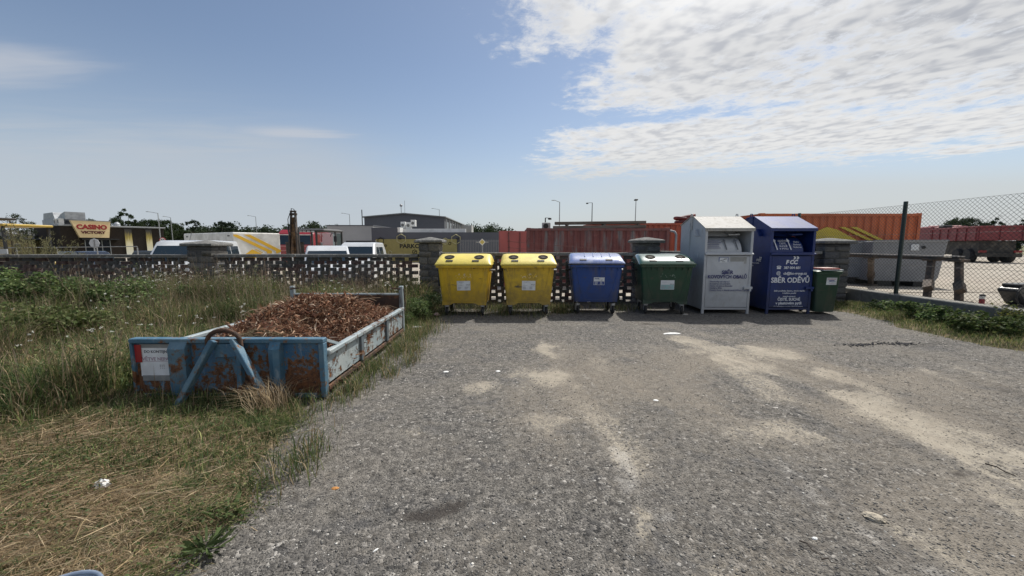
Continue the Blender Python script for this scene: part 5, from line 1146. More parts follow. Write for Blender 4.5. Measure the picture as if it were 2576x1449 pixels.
c1 = at(280, 660, 24); van((c1.x, 24, gz), R(70), 'low dark car roof showing above the wall before the brick hall', Wd=1.75, Ln=4.4, Ht=1.30-gz-.05, hood=1.1, paint=M_CARD, cat='car')
c2 = at(490, 660, 27); van((c2.x, 27, gz), R(80), 'dark car half hidden between the speed sign and white van', Wd=1.75, Ln=4.4, Ht=1.30-gz-.05, hood=1.1, paint=M_CARD, cat='car')
# --- white box trailer with yellow stripes
k = at(585, 584, 21); bt = empty('box_trailer', (k.x, k.y, gz), R(60), 'white box trailer with yellow diagonal stripes and logo', 'trailer'); hb = k.z-gz
MB().box(0, 0, .75, 2.5, 6.0, hb).build('box_body', M('trailer_white', (.78, .77, .73), .45, layers=(((.56, .55, .51), 1.2, .45, .7), ((.4, .39, .36), 3., .6, .85, (1, 1, .3)))), bt, bevel=.05, seg=2)
MB().box(.1, .2, .5, 2.4, 5.8, .748).build('chassis', M_DARK, bt)
wheels(bt, [(.15, 2.6), (2.35, 2.6), (.15, 3.5), (2.35, 3.5)], .35, .22)
M_YST = M('stripe_yellow', (.78, .46, .04), .5, var=.05)
def zx(zx_, zy_): return ((zx_-985)/650*2.5, hb-(zy_-490)/262)
def stripe(pts): MB().prism([zx(*p) for p in pts], -.008, -.002, 'y').build('stripe', M_YST, bt)
stripe([(992, 522), (1040, 522), (1500, 760), (1500, 800), (1430, 800), (1420, 770), (992, 545)]); stripe([(1125, 520), (1210, 520), (1634, 750), (1634, 775), (1580, 800), (1560, 800), (1560, 765)])
MB().prism([zx(1090, 830), zx(1225, 732), zx(1350, 800), zx(1215, 900)], -.008, -.002, 'y').build('logo_diamond', M_YST, bt)
for dx in (22, 40): MB().prism([zx(1230+dx, 732), zx(1240+dx, 732), zx(1345+dx*.6, 785), zx(1340+dx*.6, 790)], -.007, -.002, 'y').build('logo_line', M_YST, bt)
tp = zx(1215, 835); text('logo_lettering', 'COLAS', .20, M_BLK, bt, (tp[0], -.012, tp[1]-.02), bold=.008)
for y in (.35, 5.4): MB().box(-.02, y, hb-.22, -.002, y+.22, hb-.16).build('marker_light', M_DARK, bt)
# --- wheeled excavator
e = at(800, 640, 24); ex = empty('wheeled_excavator', (e.x, e.y, gz), 0, 'wheeled excavator with rusty folded arm and dark glazed cab', 'excavator')
def Ex(u, v, Y=24): p = at(u, v, Y); return Vector((p.x-e.x, Y-e.y, p.z-gz))
M_EXB = M('excavator_brown', (.10, .055, .025), .7, layers=(((.20, .11, .04), 4., .45, .65), ((.03, .022, .018), 6., .45, .7)))
M_EXG = M('excavator_grey', (.05, .05, .05), .6, layers=(((.05, .05, .05), 3., .45, .7),))
zr_ = Ex(800, 583).z
cl, cr_ = Ex(762, 600).x, Ex(843, 600).x
MB().loft([[(cl-.15, -.75, zr_-.02), (cr_-.2, -.95, zr_-.02), (cr_+.05, 1.0, zr_-.02), (cl+.1, 1.0, zr_-.02)], [(cl-.2, -.85, zr_+.06), (cr_-.15, -1.05, zr_+.06), (cr_+.12, 1.1, zr_+.06), (cl+.05, 1.1, zr_+.06)], [(cl, -.6, zr_+.17), (cr_-.3, -.8, zr_+.17), (cr_-.1, .9, zr_+.17), (cl+.2, .9, zr_+.17)]]).build('cab_roof', M_EXG, ex, bevel=.03)
for i in range(4): MB().box(cl+.25+i*.26, -.96, zr_-.06, cl+.42+i*.26, -.84, zr_+.03).build('work_light', M('lamp_glass', (.5, .5, .5), .2), ex, bevel=.01)
for x, y in ((cl, -.7), (cr_-.72, -.85), (cr_-.02, .1), (cl+.1, .9), (cr_, .95)): MB().bar((x, y, .9), (x, y, zr_-.021), .10, .08).build('cab_post', M_EXG, ex)
MB().add([(cr_-.66, -.87, 1.1), (cr_-.05, .05, 1.1), (cr_-.05, .05, zr_-.1), (cr_-.66, -.87, zr_-.1)], [(0, 1, 2, 3)]).build('cab_window', clearglass('green_glass', (.55, .68, .62), .3), ex)
MB().add([(cr_-.0, .14, 1.1), (cr_, .9, 1.1), (cr_, .9, zr_-.1), (cr_-.0, .14, zr_-.1)], [(0, 1, 2, 3)]).build('cab_window', MATS.get('x') or bpy.data.materials['green_glass'], ex)
MB().box(cl-.1, -.6, .45, cr_+.1, 2.6, 1.05).box(cl-1.0, .9, .5, cl-.12, 2.6, 1.5).build('body', M_EXG, ex, bevel=.05)
MB().box(cl+.55, -.1, 1.05, cl+1.05, .45, 1.75).box(cl+.6, .3, 1.3, cl+1.0, .45, 2.15).build('seat', M_DARK, ex, bevel=.04)
p_ = Ex(852, 602); MB().tube([(cr_, -.6, p_.z+.15), (p_.x-.1, -.7, p_.z+.35), (p_.x+.12, -.7, p_.z+.30), (p_.x+.16, -.7, p_.z-.1)], .02, 6).box(p_.x+.03, -.74, p_.z-.15, p_.x+.2, -.68, p_.z+.18).build('mirror', M_DARK, ex)
wheels(ex, [(cl-.2, 0), (cr_+.0, 0), (cl-.2, 2.1), (cr_, 2.1)], .5, .4)
top, bot = Ex(735, 534, 22.6), Ex(742, 640, 22.2)
M_EXD = M('excavator_dark', (.035, .028, .024), .6, layers=(((.09, .055, .035), 5., .5, .7),))
for s in (-1, 1):      # two dark cheek plates with the rusty boom between them
    MB().bar((bot.x+s*.20-.02, bot.y+.05, .7), (bot.x+s*.21-.05, bot.y+.1, 2.55), .07, .34, (0, 1, 0)).build('boom_cheek', M_EXD, ex, bevel=.01)
    MB().bar((bot.x+s*.17-.05, bot.y+.1, 2.5), (top.x+s*.12, top.y+.1, top.z-.12), .05, .20, (0, 1, 0)).build('arm_cheek', M_EXD, ex, bevel=.01)
MB().bar((bot.x-.02, bot.y+.2, .7), (bot.x-.05, bot.y+.2, 2.75), .28, .2, (0, 1, 0)).bar((bot.x-.05, bot.y+.2, 2.6), (top.x, top.y+.18, top.z-.30), .22, .16, (0, 1, 0)).build('arm', M_EXB, ex)
MB().tube([(top.x-.2, top.y+.1, top.z-.1), (top.x+.2, top.y+.1, top.z-.1)], .07, 10).tube([(top.x-.17, top.y+.1, top.z+.06), (top.x+.17, top.y+.1, top.z+.06)], .05, 8).bar((top.x-.14, top.y+.1, top.z-.15), (top.x-.12, top.y+.1, top.z+.1), .05, .12).bar((top.x+.14, top.y+.1, top.z-.15), (top.x+.12, top.y+.1, top.z+.1), .05, .12).build('arm_knuckle', M_EXD, ex)
MB().tube([(top.x+.02, top.y-.06, top.z-.95), (bot.x, bot.y-.28, 1.45)], .07, 10).build('ram', M_EXB, ex, smooth=40); MB().tube([(bot.x, bot.y-.28, 1.449), (bot.x+.02, bot.y-.26, .8)], .04, 10).build('ram_rod', M('chrome_rod', (.75, .75, .75), .15, metal=.7), ex, smooth=40)
MB().tube([(top.x-.12, top.y+.1, top.z-.05), (top.x-.04, top.y, top.z+.22), (top.x+.1, top.y, top.z+.18), (top.x+.16, top.y+.1, top.z-.08)], .022, 6).tube([(top.x-.11, top.y, top.z), (top.x-.22, top.y-.1, top.z-.4), (top.x-.17, top.y-.15, top.z-1.1), (bot.x-.22, bot.y-.1, 1.7)], .02, 6).tube([(top.x+.12, top.y, top.z), (top.x+.24, top.y-.1, top.z-.4), (top.x+.2, top.y-.15, top.z-1.1), (bot.x+.18, bot.y-.1, 1.7)], .02, 6).build('hoses', M_TYRE, ex)['kind'] = 'stuff'
for s, u in ((-1, 723), (1, 752)):
    q = Ex(u, 571, 22.4); MB().tube([(bot.x+s*.2, bot.y+.2, 1.5), (bot.x+s*.22-.03, bot.y+.1, 2.3), (q.x, q.y, q.z)], [.06, .055, .03], 6).build('outrigger_lever', M_EXG, ex)
q0, q1 = Ex(718, 611, 23.2), Ex(763, 611, 23.2); MB().box(q0.x, q0.y, .5, q1.x, q0.y+.1, q0.z).box(q0.x, q0.y-.05, q0.z, q1.x, q0.y+.15, q0.z+.05).build('blade', M('blade_steel', (.055, .048, .042), .6, layers=(((.1, .07, .05), 4., .5, .7, (.3, 1, 3)),)), ex, bevel=.02)
# --- red lorry cab behind
r0 = at(744, 640, 31); lr = empty('red_lorry', (r0.x, r0.y, gz), R(12), 'red lorry cab behind the excavator arm', 'lorry'); zt = at(744, 577, 31).z-gz
M_REDP = M('red_lorry_paint', (.27, .020, .028), .4, layers=(((.20, .02, .025), 1.5, .45, .7),), coat=.3)
MB().loft([[(-1.35, 0, .6), (1.35, 0, .6), (1.35, 2.3, .6), (-1.35, 2.3, .6)], [(-1.35, -.02, zt-1.25), (1.35, -.02, zt-1.25), (1.35, 2.3, zt-1.25), (-1.35, 2.3, zt-1.25)], [(-1.3, .2, zt-.35), (1.3, .2, zt-.35), (1.3, 2.3, zt-.35), (-1.3, 2.3, zt-.35)], [(-1.2, .7, zt), (1.2, .7, zt), (1.25, 2.3, zt), (-1.25, 2.3, zt)]]).build('cab', M_REDP, lr, bevel=.05)
MB().add([(-1.15, -.02, zt-1.2), (1.15, -.02, zt-1.2), (1.1, .17, zt-.45), (-1.1, .17, zt-.45), (-1.15, .03, zt-1.2), (1.15, .03, zt-1.2), (1.1, .22, zt-.45), (-1.1, .22, zt-.45)], [(0, 1, 2, 3), (7, 6, 5, 4), (0, 4, 5, 1), (1, 5, 6, 2), (2, 6, 7, 3), (3, 7, 4, 0)]).build('windscreen', M_VGL, lr)
for z in (1.9, 1.55, 1.2): MB().box(-1.1, -.06, z-.045, 1.1, -.025, z+.045).build('grille_bar', M('pale_red', (.42, .16, .16), .5), lr)
MB().box(-1.3, .25, zt-.45, 1.3, .1, zt-.40).build('visor', M_WHITE, lr)
MB().box(-1.25, 2.5, 1.0, 1.25, 7, zt-.1).build('tipper_body', M_REDP, lr, bevel=.04); wheels(lr, [(-1.1, 1), (1.1, 1), (-1.1, 5.4), (1.1, 5.4)], .5, .3)
# --- yellow paver with canopy at the far left
k = at(20, 640, 17); pv = empty('asphalt_paver', (k.x, k.y, yz), R(-4), 'yellow canopied asphalt paver at the left edge', 'construction machine'); zc = at(40, 571, 17).z-yz
M_YLW = M('machine_yellow', (.42, .29, .05), .45, layers=(((.4, .27, .04), 2., .45, .7),))
MB().box(-2.2, -.8, zc, 1.15, .9, zc+.11).build('canopy', M_YLW, pv, bevel=.03)
for i_, (xa_, wa_) in enumerate(((-.12, .10), (.03, .07), (.14, .09), (.30, .05), (.38, .10))): MB().box(xa_, -.806, zc+.03, xa_+wa_, -.8015, zc+.08).build('canopy_print', M('worn_print', (.12, .09, .03), .6), pv)
MB().lathe([(.05, 0), (.075, .02), (.065, .12), (.02, .15)], (-.36, -.5, zc+.141), n=12).build('beacon', M('beacon_orange', (.55, .12, .03), .3), pv)
MB().box(-2.25, -.9, zc+.32, -.35, .7, zc+.42).build('upper_cover', M_DARK, pv, bevel=.02)
for p0_, p1_ in (((-.7, -.7, 1.0), (-.75, -.7, zc)), ((.05, -.7, 1.0), (-.28, -.7, zc)), ((1.0, -.7, 1.0), (1.0, -.7, zc)), ((-1.9, .8, 1.0), (-1.9, .8, zc)), ((1.0, .8, 1.), (1., .8, zc))): MB().bar(p0_, p1_, .08, .08).build('canopy_post', M_DARK, pv)
MB().box(-2.3, -1.1, .35, 1.3, 1.1, 1.0).build('body', M_YLW, pv, bevel=.05); MB().box(-2.4, -1.15, .0, 1.4, -.7, .4).box(-2.4, .7, .0, 1.4, 1.15, .4).build('track', M_TYRE, pv, bevel=.1)
MB().box(-.9, -.5, 1.0, -.5, -.1, 1.45).build('seat', M_DARK, pv, bevel=.05); MB().tube([(-.5, -.85, 1.0), (-.5, -.85, 1.36), (.3, -.85, 1.36), (.3, -.85, 1.0)], .02, 6).build('guard_rail', M_DARK, pv)
MB().box(-2.3, -1.12, 1.01, 1.1, -1.0, 1.06).build('running_board', M_WHITE, pv)
MB().box(-.28, -.9, 1.5, .18+.3, -.86, 1.7).build('mirror_box', M('mirror_grey', (.4, .42, .45), .3), pv, loc=(.85, 0, -.1))
# ------------------------------------------------------------------ shipping containers
def corr(mb, x0, x1, y, z0, z1, pitch=.28, d=.036, out=-1):
    """trapezoid corrugated sheet in the xz plane, facing -y"""
    n = max(1, round((x1-x0)/pitch)); p = (x1-x0)/n; xs_ = []
    for i in range(n):
        a = x0+i*p; xs_ += [(a, 0), (a+p*.3, 0), (a+p*.45, d), (a+p*.75, d), (a+p*.9, 0)]
    xs_.append((x1, 0)); vs = [(x, y-out*-dd if False else y+dd, z) for z in (z0, z1) for x, dd in xs_]; k = len(xs_)
    mb.add(vs, [(i, i+1, i+1+k, i+k) for i in range(k-1)])
def ship(loc, rz, Ln, m, label, mf=None, H=2.59, doors=False):
    W = 2.44; t = empty('shipping_container', loc, rz, label, 'shipping container', 'shipping containers in the builders yard'); mf = mf or m
    b = MB(); corr(b, .12, Ln-.12, .03, .16, H-.12); b.build('front_side', m, t)
    b = MB(); corr(b, .12, Ln-.12, 0, .16, H-.12); o = b.build('rear_side', m, t); o.location = (Ln, W-.03, 0); o.rotation_euler = (0, 0, math.pi)
    for x, r_, nm in ((0.03, -math.pi/2, 'end_wall'), (Ln-.03, math.pi/2, 'end_wall')):
        b = MB(); corr(b, .12, W-.12, 0, .16, H-.12); o = b.build(nm, m, t); o.rotation_euler = (0, 0, r_); o.location = (x, W if x < 1 else 0, 0)
    MB().box(.1, .05, .1, Ln-.1, W-.05, .15).build('floor', M_DARK, t); 
    rf = MB()
    nn = int(Ln/.4)
    for i in range(nn): xa = .1+i*(Ln-.2)/nn; rf.box(xa, .08, H-.045, xa+(Ln-.2)/nn*.55, W-.08, H-.012)
    rf.box(.1, .08, H-.07, Ln-.1, W-.08, H-.046); rf.build('roof', m, t)
    for x in (0, Ln-.12):
        for y in (0, W-.12): MB().box(x, y, .118, x+.12, y+.12, H-.118).build('corner_post', mf, t)
        for y in (0, W-.16):
            for z in (0, H-.116): MB().box(x-.004 if x == 0 else x-.056, y-.004 if y == 0 else y, z, x+.176 if x == 0 else x+.124, y+.164, z+.116).build('corner_casting', mf, t, bevel=.01)
    for y in (0, W-.06):
        for z, h_ in ((.02, .14), (H-.12, .10)): MB().box(.177, y, z, Ln-.177, y+.06, z+h_).build('rail', mf, t)
    for x in (0, Ln-.06):
        for z, h_ in ((.02, .14), (H-.12, .10)): MB().box(x, .165, z, x+.06, W-.165, z+h_).build('end_rail', mf, t)
    return t
M_MAR = M('maroon_container_paint', (.19, .062, .056), .75, layers=(((.15, .052, .05), 1.5, .4, .65), ((.20, .18, .18), 2.2, .50, .66, (1.6, 1.6, .28), 7), ((.30, .12, .10), 3., .60, .75), ((.10, .05, .04), 7., .62, .75)), var=.15)
M_MARF = M('maroon_frame', (.20, .08, .075), .75, layers=(((.12, .11, .11), 3., .5, .7), ((.05, .025, .02), 8., .55, .7)))
M_ORG = M('orange_container_paint', (.50, .12, .038), .6, layers=(((.42, .10, .034), 1.3, .4, .65), ((.28, .085, .055), 3., .58, .8, (1.5, 1.5, .3)), ((.5, .42, .36), 6., .73, .82, (2, 2, .2))), var=.1)
M_ORGL = M('dull_orange_container_paint', (.40, .10, .055), .65, layers=(((.32, .085, .05), 1.3, .4, .65), ((.2, .09, .07), 3., .55, .8, (1.5, 1.5, .3))), var=.1)
cl_ = at(1325, 573, 16.5); cy = 16.5; cz = cl_.z-2.59
con1 = ship((cl_.x, cy, cz), 0, 6.06, M_MAR, 'maroon shipping container with grey weathering streaks', M_MARF)
for i, (dx, ang) in enumerate(((.0, 200), (-.0, 188))):     # its end doors standing open
    d_ = MB().box(0, -.03, .15, 1.17 if i else 1.17, .03, 2.45); o = d_.build('open_door', M('door_red', (.42, .11, .10), .7, layers=(((.32, .09, .085), 2., .45, .7),)), con1); o.location = (-.02, .0 if i == 0 else .25, 0); o.rotation_euler = (0, 0, R(ang))
    for x in (.3, .8): MB().tube([(x, .055, .2), (x, .055, 2.40)], .022, 6).build('lock_rod', M_MARF, o)
MB().tube([(6.3, -.1, -.2), (6.3, -.1, 2.3), (6.25, -.05, 2.42), (6.12, .1, 2.47)], .05, 8).build('downpipe', M('pale_pipe', (.26, .27, .29), .6), con1, smooth=50)
c2 = at(1490, 560, 19.6); ship((c2.x, 19.6, c2.z-2.75), 0, 6.06, M_ORGL, 'dull orange shipping container behind the maroon one', H=2.75)
c3 = at(1914, 536, 14.7); c3z = .25
con3 = ship((c3.x, 14.7, c3z), 0, 6.06, M_ORG, 'bright orange shipping container with yellow logo', H=c3.z-c3z)
M_YLOGO = M('logo_yellow_paint', (.62, .47, .045), .6, layers=(((.5, .38, .05), 2., .45, .7),))
def C3(u, v): p = at(u, v, 14.68); return (p.x-c3.x, p.z-c3z)
MB().prism([C3(2016, 604), C3(2052, 583), C3(2081, 571), C3(2108, 578), C3(2176, 614), C3(2240, 650), C3(2081, 690), C3(1990, 640)], -.012, .02, 'y').build('logo_patch', M_YLOGO, con3)
for u in (2114, 2142): MB().prism([C3(u-2, 571), C3(u+14, 571), C3(u+120, 622), C3(u+106, 622)], -.012, .02, 'y').build('logo_stripe', M_YLOGO, con3)
# beams, air conditioner, hoses on the roofs
zt1 = cz+2.59
M_WOOD = M('grey_timber', (.13, .115, .095), .9, layers=(((.19, .175, .15), 3., .45, .65, (.4, 3, 3)), ((.06, .05, .042), 6., .55, .75, (.3, 3, 3))), bump=.6, bscale=20)
xa = at(1392, 565, 17.3).x; xb = at(1622, 560, 17.3).x
for i, (z, y, a0, a1) in enumerate(((zt1+.065, 17.1, xa-.03, xb-.05), (zt1+.065, 17.45, xa+.3, xb+.1), (zt1+.25, 17.2, xa+.05, xb), (zt1+.25, 17.5, xa+.1, xb-.2))):
    o = MB().box(-(a1-a0)/2, -.08, -.06, (a1-a0)/2, .08, .06).build('timber_beam', M_WOOD, None, bevel=.01); o.location = ((a0+a1)/2, y, z); o.rotation_euler = (0, R(-.6), R(random.uniform(-1, 1)))
    tag(o, ('weathered timber beam lying on the maroon container roof, lower front', 'weathered timber beam on the maroon container roof, lower rear', 'weathered timber beam stacked upper front on the maroon container', 'weathered timber beam stacked upper rear on the maroon container')[i], 'beam', 'timber beams on the container roof')
for i, f in enumerate((.15, .55, .92)):
    o = MB().box(-.05, -.25, -.025, .05, .25, .025).build('timber_spacer', M_WOOD); o.location = (xa+(xb-xa)*f, 17.32, zt1+.158); tag(o, ('left', 'middle', 'right')[i]+' wooden spacer between the stacked timber beams', 'spacer', 'spacers between the beams')
k = at(1374, 568, 17.6); ac = empty('air_conditioner', (k.x, 17.6, zt1-.01), 0, 'air conditioner box on the maroon container roof', 'air conditioner')
MB().box(-.18, -.15, 0, .18, .2, .29).build('casing', M('ac_white', (.42, .42, .41), .6), ac, bevel=.02); MB().lathe([(.115, 0), (.115, -.02)], (-.03, -.152, .13), 'y', 18).build('fan_grille', M_DARK, ac)
lamp(1372, 548, 40, .35, 'low lamp post rising above the air conditioner', 2, 1)
# coiled red hoses
M_HOSE = M('red_hose', (.16, .05, .045), .6, layers=(((.10, .035, .035), 8., .45, .7),))
k = at(1722, 558, 20.3)
hose = empty('coiled_hose', (k.x, 20.3, c2.z+.0), 0, 'coil of thick red hose lying on the dull orange container', 'hose')
for i, (dx, dz, tl, rr_) in enumerate(((.0, .09, 4, .42), (-.08, .22, -8, .40), (.10, .34, 12, .36), (.55, .10, 5, .40))):
    pts = [(dx+math.cos(a)*rr_, math.sin(a)*rr_*.9, dz+math.cos(a)*math.sin(R(tl))*rr_) for a in [2*math.pi*q/20 for q in range(21)]]
    MB().tube(pts, .085, 8).build('loop', M_HOSE, hose, smooth=60)
# thin red reinforcing grid leaning before the maroon container
g0 = at(1276, 607, 15.6); gr = empty('rebar_grid', (g0.x, 15.6, yz), 0, 'thin rusty red reinforcing grid before the maroon container', 'grid')
for j in range(3): MB().tube([(0, 0, g0.z-yz-.25*j), (5.4, .1, g0.z-yz-.45-.25*j)], .009, 5).build('rod', M_HOSE, gr)
for i in range(16): x = .1+i*.34; zt_ = g0.z-yz-.45*x/5.4+.06; MB().tube([(x, .012, 0), (x, .012, zt_)], .008, 5).build('rod', M_HOSE, gr)
# ------------------------------------------------------------------ right-hand yard behind the fence
YZ = .29
M_GREYC = M('grey_container_paint', (.26, .265, .275), .6, layers=(((.21, .215, .225), 1.2, .4, .7), ((.33, .33, .33), 5., .55, .8), ((.14, .13, .12), 3., .64, .82, (1, 1, .3))), var=.08)
def tank(u0, Y0_, u1, Y1_, zb, zt_, label, sl=.0, D_=1.9):
    p, q = at(u0, 650, Y0_), at(u1, 650, Y1_); L_ = math.hypot(q.x-p.x, q.y-p.y); t = empty('open_waste_skip', (p.x, p.y, YZ), math.atan2(q.y-p.y, q.x-p.x), label, 'skip', 'grey skips behind the fence')
    MB().loft([[(0, 0, zb), (L_-sl, 0, zb), (L_-sl, D_, zb), (0, D_, zb)], [(0, 0, zb+.15), (L_-sl*.65, 0, zb+.15), (L_-sl*.65, D_, zb+.15), (0, D_, zb+.15)], [(0, 0, zt_), (L_, 0, zt_), (L_, D_, zt_), (0, D_, zt_)]]).build('body', M_GREYC, t, bevel=.02)
    MB().bar((0, -.02, zt_+.02), (L_, -.02, zt_+.02), .06, .05).bar((0, D_, zt_+.02), (L_, D_, zt_+.02), .06, .05).build('rim', M_GREYC, t)
    for x in (.25, L_-.75): MB().box(x, .05, 0, x+.4, D_-.05, zb-.001).build('skid', M_DARK, t)
    return t, L_
t, L_ = tank(2192, 12.9, 2381, 12.35, .16, 1.48, 'large pale grey skip behind the trestle, slanted right end', .22)
MB().box(L_-.95, -.03, 1.18, L_-.75, -.004, 1.38).build('lettering_patch', M_PAPER, t); 
for x, z in ((L_-.62, 1.28), (L_-.9, .95)): MB().lathe([(.05, 0), (.05, -.03)], (x, -.003, z), 'y', 12).build('drain_plug', M_DARK, t)
tank(2095, 13.9, 2190, 13.3, .22, 1.46, 'darker grey skip beside the corner pier, left of the large one')
# trestle beam
M_RSTEEL = M('brown_steel', (.085, .065, .052), .75, layers=(((.15, .10, .07), 5., .45, .7), ((.04, .035, .03), 8., .5, .7)))
b0, b1 = at(2120, 637.5, 12.6), at(2420, 645.5, 9.35)
tr = empty('steel_trestle', ((b0.x+b1.x)/2, (b0.y+b1.y)/2, YZ), 0, 'long steel beam on slanted legs close behind the fence', 'trestle'); O = Vector(tr.location)
MB().bar(b0-O, b1-O, .20, .02).build('top_plate', M('bright_steel', (.22, .21, .20), .4, metal=.4, layers=(((.25, .22, .2), 4., .5, .7),)), tr)
MB().bar(b0-O-Vector((0, 0, .065)), b1-O-Vector((0, 0, .065)), .16, .08).build('beam', M_RSTEEL, tr, bevel=.006)
for (u, v, f) in ((2190, 716, .30), (2331, 752, .80), (2412, 760, .985)):
    topp = b0.lerp(b1, f)-Vector((0, 0, .11)); g_ = gp(u, v, YZ+.02)
    leg = MB().bar(g_-O, topp-O, .10, .13, (0, 1, 0)).build('leg', M_RSTEEL, tr, bevel=.006); MB().bar(g_-O+Vector((-.02, -.02, .25)), g_-O+(topp-g_)*.45+Vector((-.02, -.02, 0)), .15, .17, (0, 1, 0)).build('sleeve', M_RSTEEL, leg, bevel=.006)
    MB().box(g_.x-O.x-.2, g_.y-O.y-.14, -.02, g_.x-O.x+.2, g_.y-O.y+.14, .05).build('foot', M_RSTEEL, leg, bevel=.01)
    MB().box(topp.x-O.x-.13, topp.y-O.y-.13, topp.z-O.z-.02, topp.x-O.x+.13, topp.y-O.y+.13, topp.z-O.z+.1-.055).build('head', M_RSTEEL, leg, bevel=.01)
# red and white bollard
k = gp(2468, 771, YZ); t = empty('marker_post', (k.x, k.y, YZ), 0, 'short red and white marker post behind the fence', 'bollard')
MB().lathe([(.045, 0), (.045, .17)], (0, 0, 0), n=14).build('red_base', M('bollard_red', (.22, .02, .03), .5), t); MB().lathe([(.0455, .171), (.0455, .235)], (0, 0, 0), n=14).build('white_band', M_WHITE, t); MB().lathe([(.047, .236), (.047, .26), (.03, .275)], (0, 0, 0), n=14).build('cap', M_DARK, t)
# black machine attachment with hose at the right edge
k = gp(2570, 772, YZ); t = empty('breaker_attachment', (k.x+.12, k.y+.2, YZ), R(8), 'black machine attachment with a looped hose at the right edge', 'attachment')
M_BLKP = M('black_machine_paint', (.02, .022, .026), .4, layers=(((.06, .06, .06), 4., .5, .75),))
MB().prism([(-.30, .34), (-.24, .42), (.6, .40), (.6, .0), (.02, .0), (-.05, .06)], -.18, .18, 'y').build('housing', M_BLKP, t, bevel=.03); MB().box(-.20, -.16, .421, .6, .16, .50).build('top_plate', M_BLKP, t, bevel=.02)
pts = [(-.12, -.2, .44), (-.30, -.22, .42), (-.42, -.24, .30), (-.43, -.24, .18), (-.34, -.24, .06), (-.18, -.24, -.0+.02), (-.02, -.22, .03)]
MB().tube(pts, .017, 8).build('hose', M_TYRE, t, smooth=60); MB().lathe([(.10, 0), (.12, -.02), (.10, -.04)], (.1, -.182, .26), 'y', 16).build('cover', M_BLKP, t)
# ------------------------------------------------------------------ dump truck
k = at(2452, 640, 29.5); dt = empty('dump_truck', (k.x, k.y, YZ), R(-25), 'red tipper truck seen from its rear corner', 'truck'); hz0 = at(2452, 605, 29.5).z-YZ; hz1 = at(2452, 568, 29.5).z-YZ
M_DTR = M('tipper_red', (.23, .045, .05), .6, layers=(((.19, .04, .046), 1.5, .45, .7), ((.10, .075, .06), 2.5, .58, .8)))
# local: rear tailgate along +x (faces -y), left side along +y at x=0
MB().box(0, 0, hz0, 2.55, 6.2, hz1-.08).build('tipper_body', M_DTR, dt, bevel=.03)
MB().box(-.06, -.06, hz1-.14, 2.61, 6.26, hz1).build('top_rail', M_DTR, dt, bevel=.02)
for i in range(6): MB().box(-.07, .1+i*1.2, hz0-.02, -.002, .22+i*1.2, hz1-.141).build('side_rib', M_DTR, dt, bevel=.01)
for x in (.1, 1.2, 2.35): MB().box(x, -.06, hz0, x+.1, -.002, hz1-.141).build('gate_rib', M_DTR, dt, bevel=.01)
MB().box(.3, .3, .55, 2.25, 8.4, hz0-.03).build('chassis', M('muddy_chassis', (.05, .046, .04), .85, layers=(((.13, .115, .095), 3., .45, .7),)), dt, bevel=.02); MB().box(.1, -.1, .45, 2.45, .02, .75).build('rear_bumper', MATS['muddy_chassis'], dt, bevel=.02)
for x in (.15, 2.0): MB().box(x, -.13, .78, x+.4, -.02, .95).build('tail_light', M('tail_red', (.25, .02, .02), .4), dt)
wheels(dt, [(.25, 1.1), (2.3, 1.1), (.25, 2.5), (2.3, 2.5), (.25, 7.2), (2.3, 7.2)], .52, .42)
MB().box(.05, 6.5, 1.0, 2.5, 8.7, hz1+.25).build('cab', M_DTR, dt, bevel=.1)
MB().prism([(6.2, hz1), (7.4, hz1+.25), (7.5, hz1+.33), (6.2, hz1+.1)], .2, 2.35, 'x').build('body_visor', M_DTR, dt)
MB().box(.3, 5.2, hz1-.0, .9, 6.1, hz1+.3).build('load_tarp', M_DARK, dt, bevel=.1)
# ------------------------------------------------------------------ vegetation
M_LEAF = leafmat('leaf', .32, .7); M_GRASS = leafmat('grass_blade', .34, .8); M_CROWN = leafmat('crown_leaf', .22, .8); M_PETAL = leafmat('petal', .3, .8)
def blades(name, P, h, wd, az, lean, col, mat, kind='stuff', label=None, cat=None, parent=None):
    """grass: two-part bent blade; az = lean heading, lean = horizontal reach as share of height"""
    n = len(P); dx = np.cos(az); dy = np.sin(az); sx = -dy; sy = dx
    tw = rng.uniform(-.9, .9, n); cx = sx*np.cos(tw)+dx*np.sin(tw); cy = sy*np.cos(tw)+dy*np.sin(tw)
    z3 = np.zeros(n); S_ = np.stack([cx, cy, z3], 1)*wd[:, None]*.5
    l1 = lean*.35*h; l2 = lean*h
    mz = h*.58; tz = h*np.clip(1-.35*lean, .12, 1)
    m = P+np.stack([dx*l1, dy*l1, mz], 1); e = P+np.stack([dx*l2, dy*l2, tz], 1)
    V = np.stack([P-S_, P+S_, m-S_*.8, m+S_*.8, e], 1).reshape(-1, 3)
    b = (np.arange(n)*5)[:, None]; f = np.concatenate([b, b+1, b+3, b+2, b+2, b+3, b+4], 1).ravel()
    st_ = np.stack([np.arange(n)*7, np.arange(n)*7+4], 1).ravel(); to = np.tile([4, 3], n)
    o = np_mesh(name, V, f, st_, to, mat, np.repeat(col, 5, 0), parent=parent)
    return tag(o, label, cat, kind=kind)
GR = np.array([(.075, .110, .034), (.042, .070, .022), (.120, .138, .050), (.175, .180, .075), (.090, .125, .055)])
ST = np.array([(.37, .29, .16), (.28, .21, .115), (.48, .39, .24), (.20, .15, .085), (.34, .28, .18)])*np.array([.86, .835, .88])
def pick(frac_straw, n):
    g = GR[rng.integers(0, 5, n)]; s = ST[rng.integers(0, 5, n)]; k = rng.random(n) < frac_straw
    return np.where(k[:, None], s, g)*rng.uniform(.75, 1.25, (n, 1))
def in_view(x, y, m=1.0): return x > -1.40*y-m
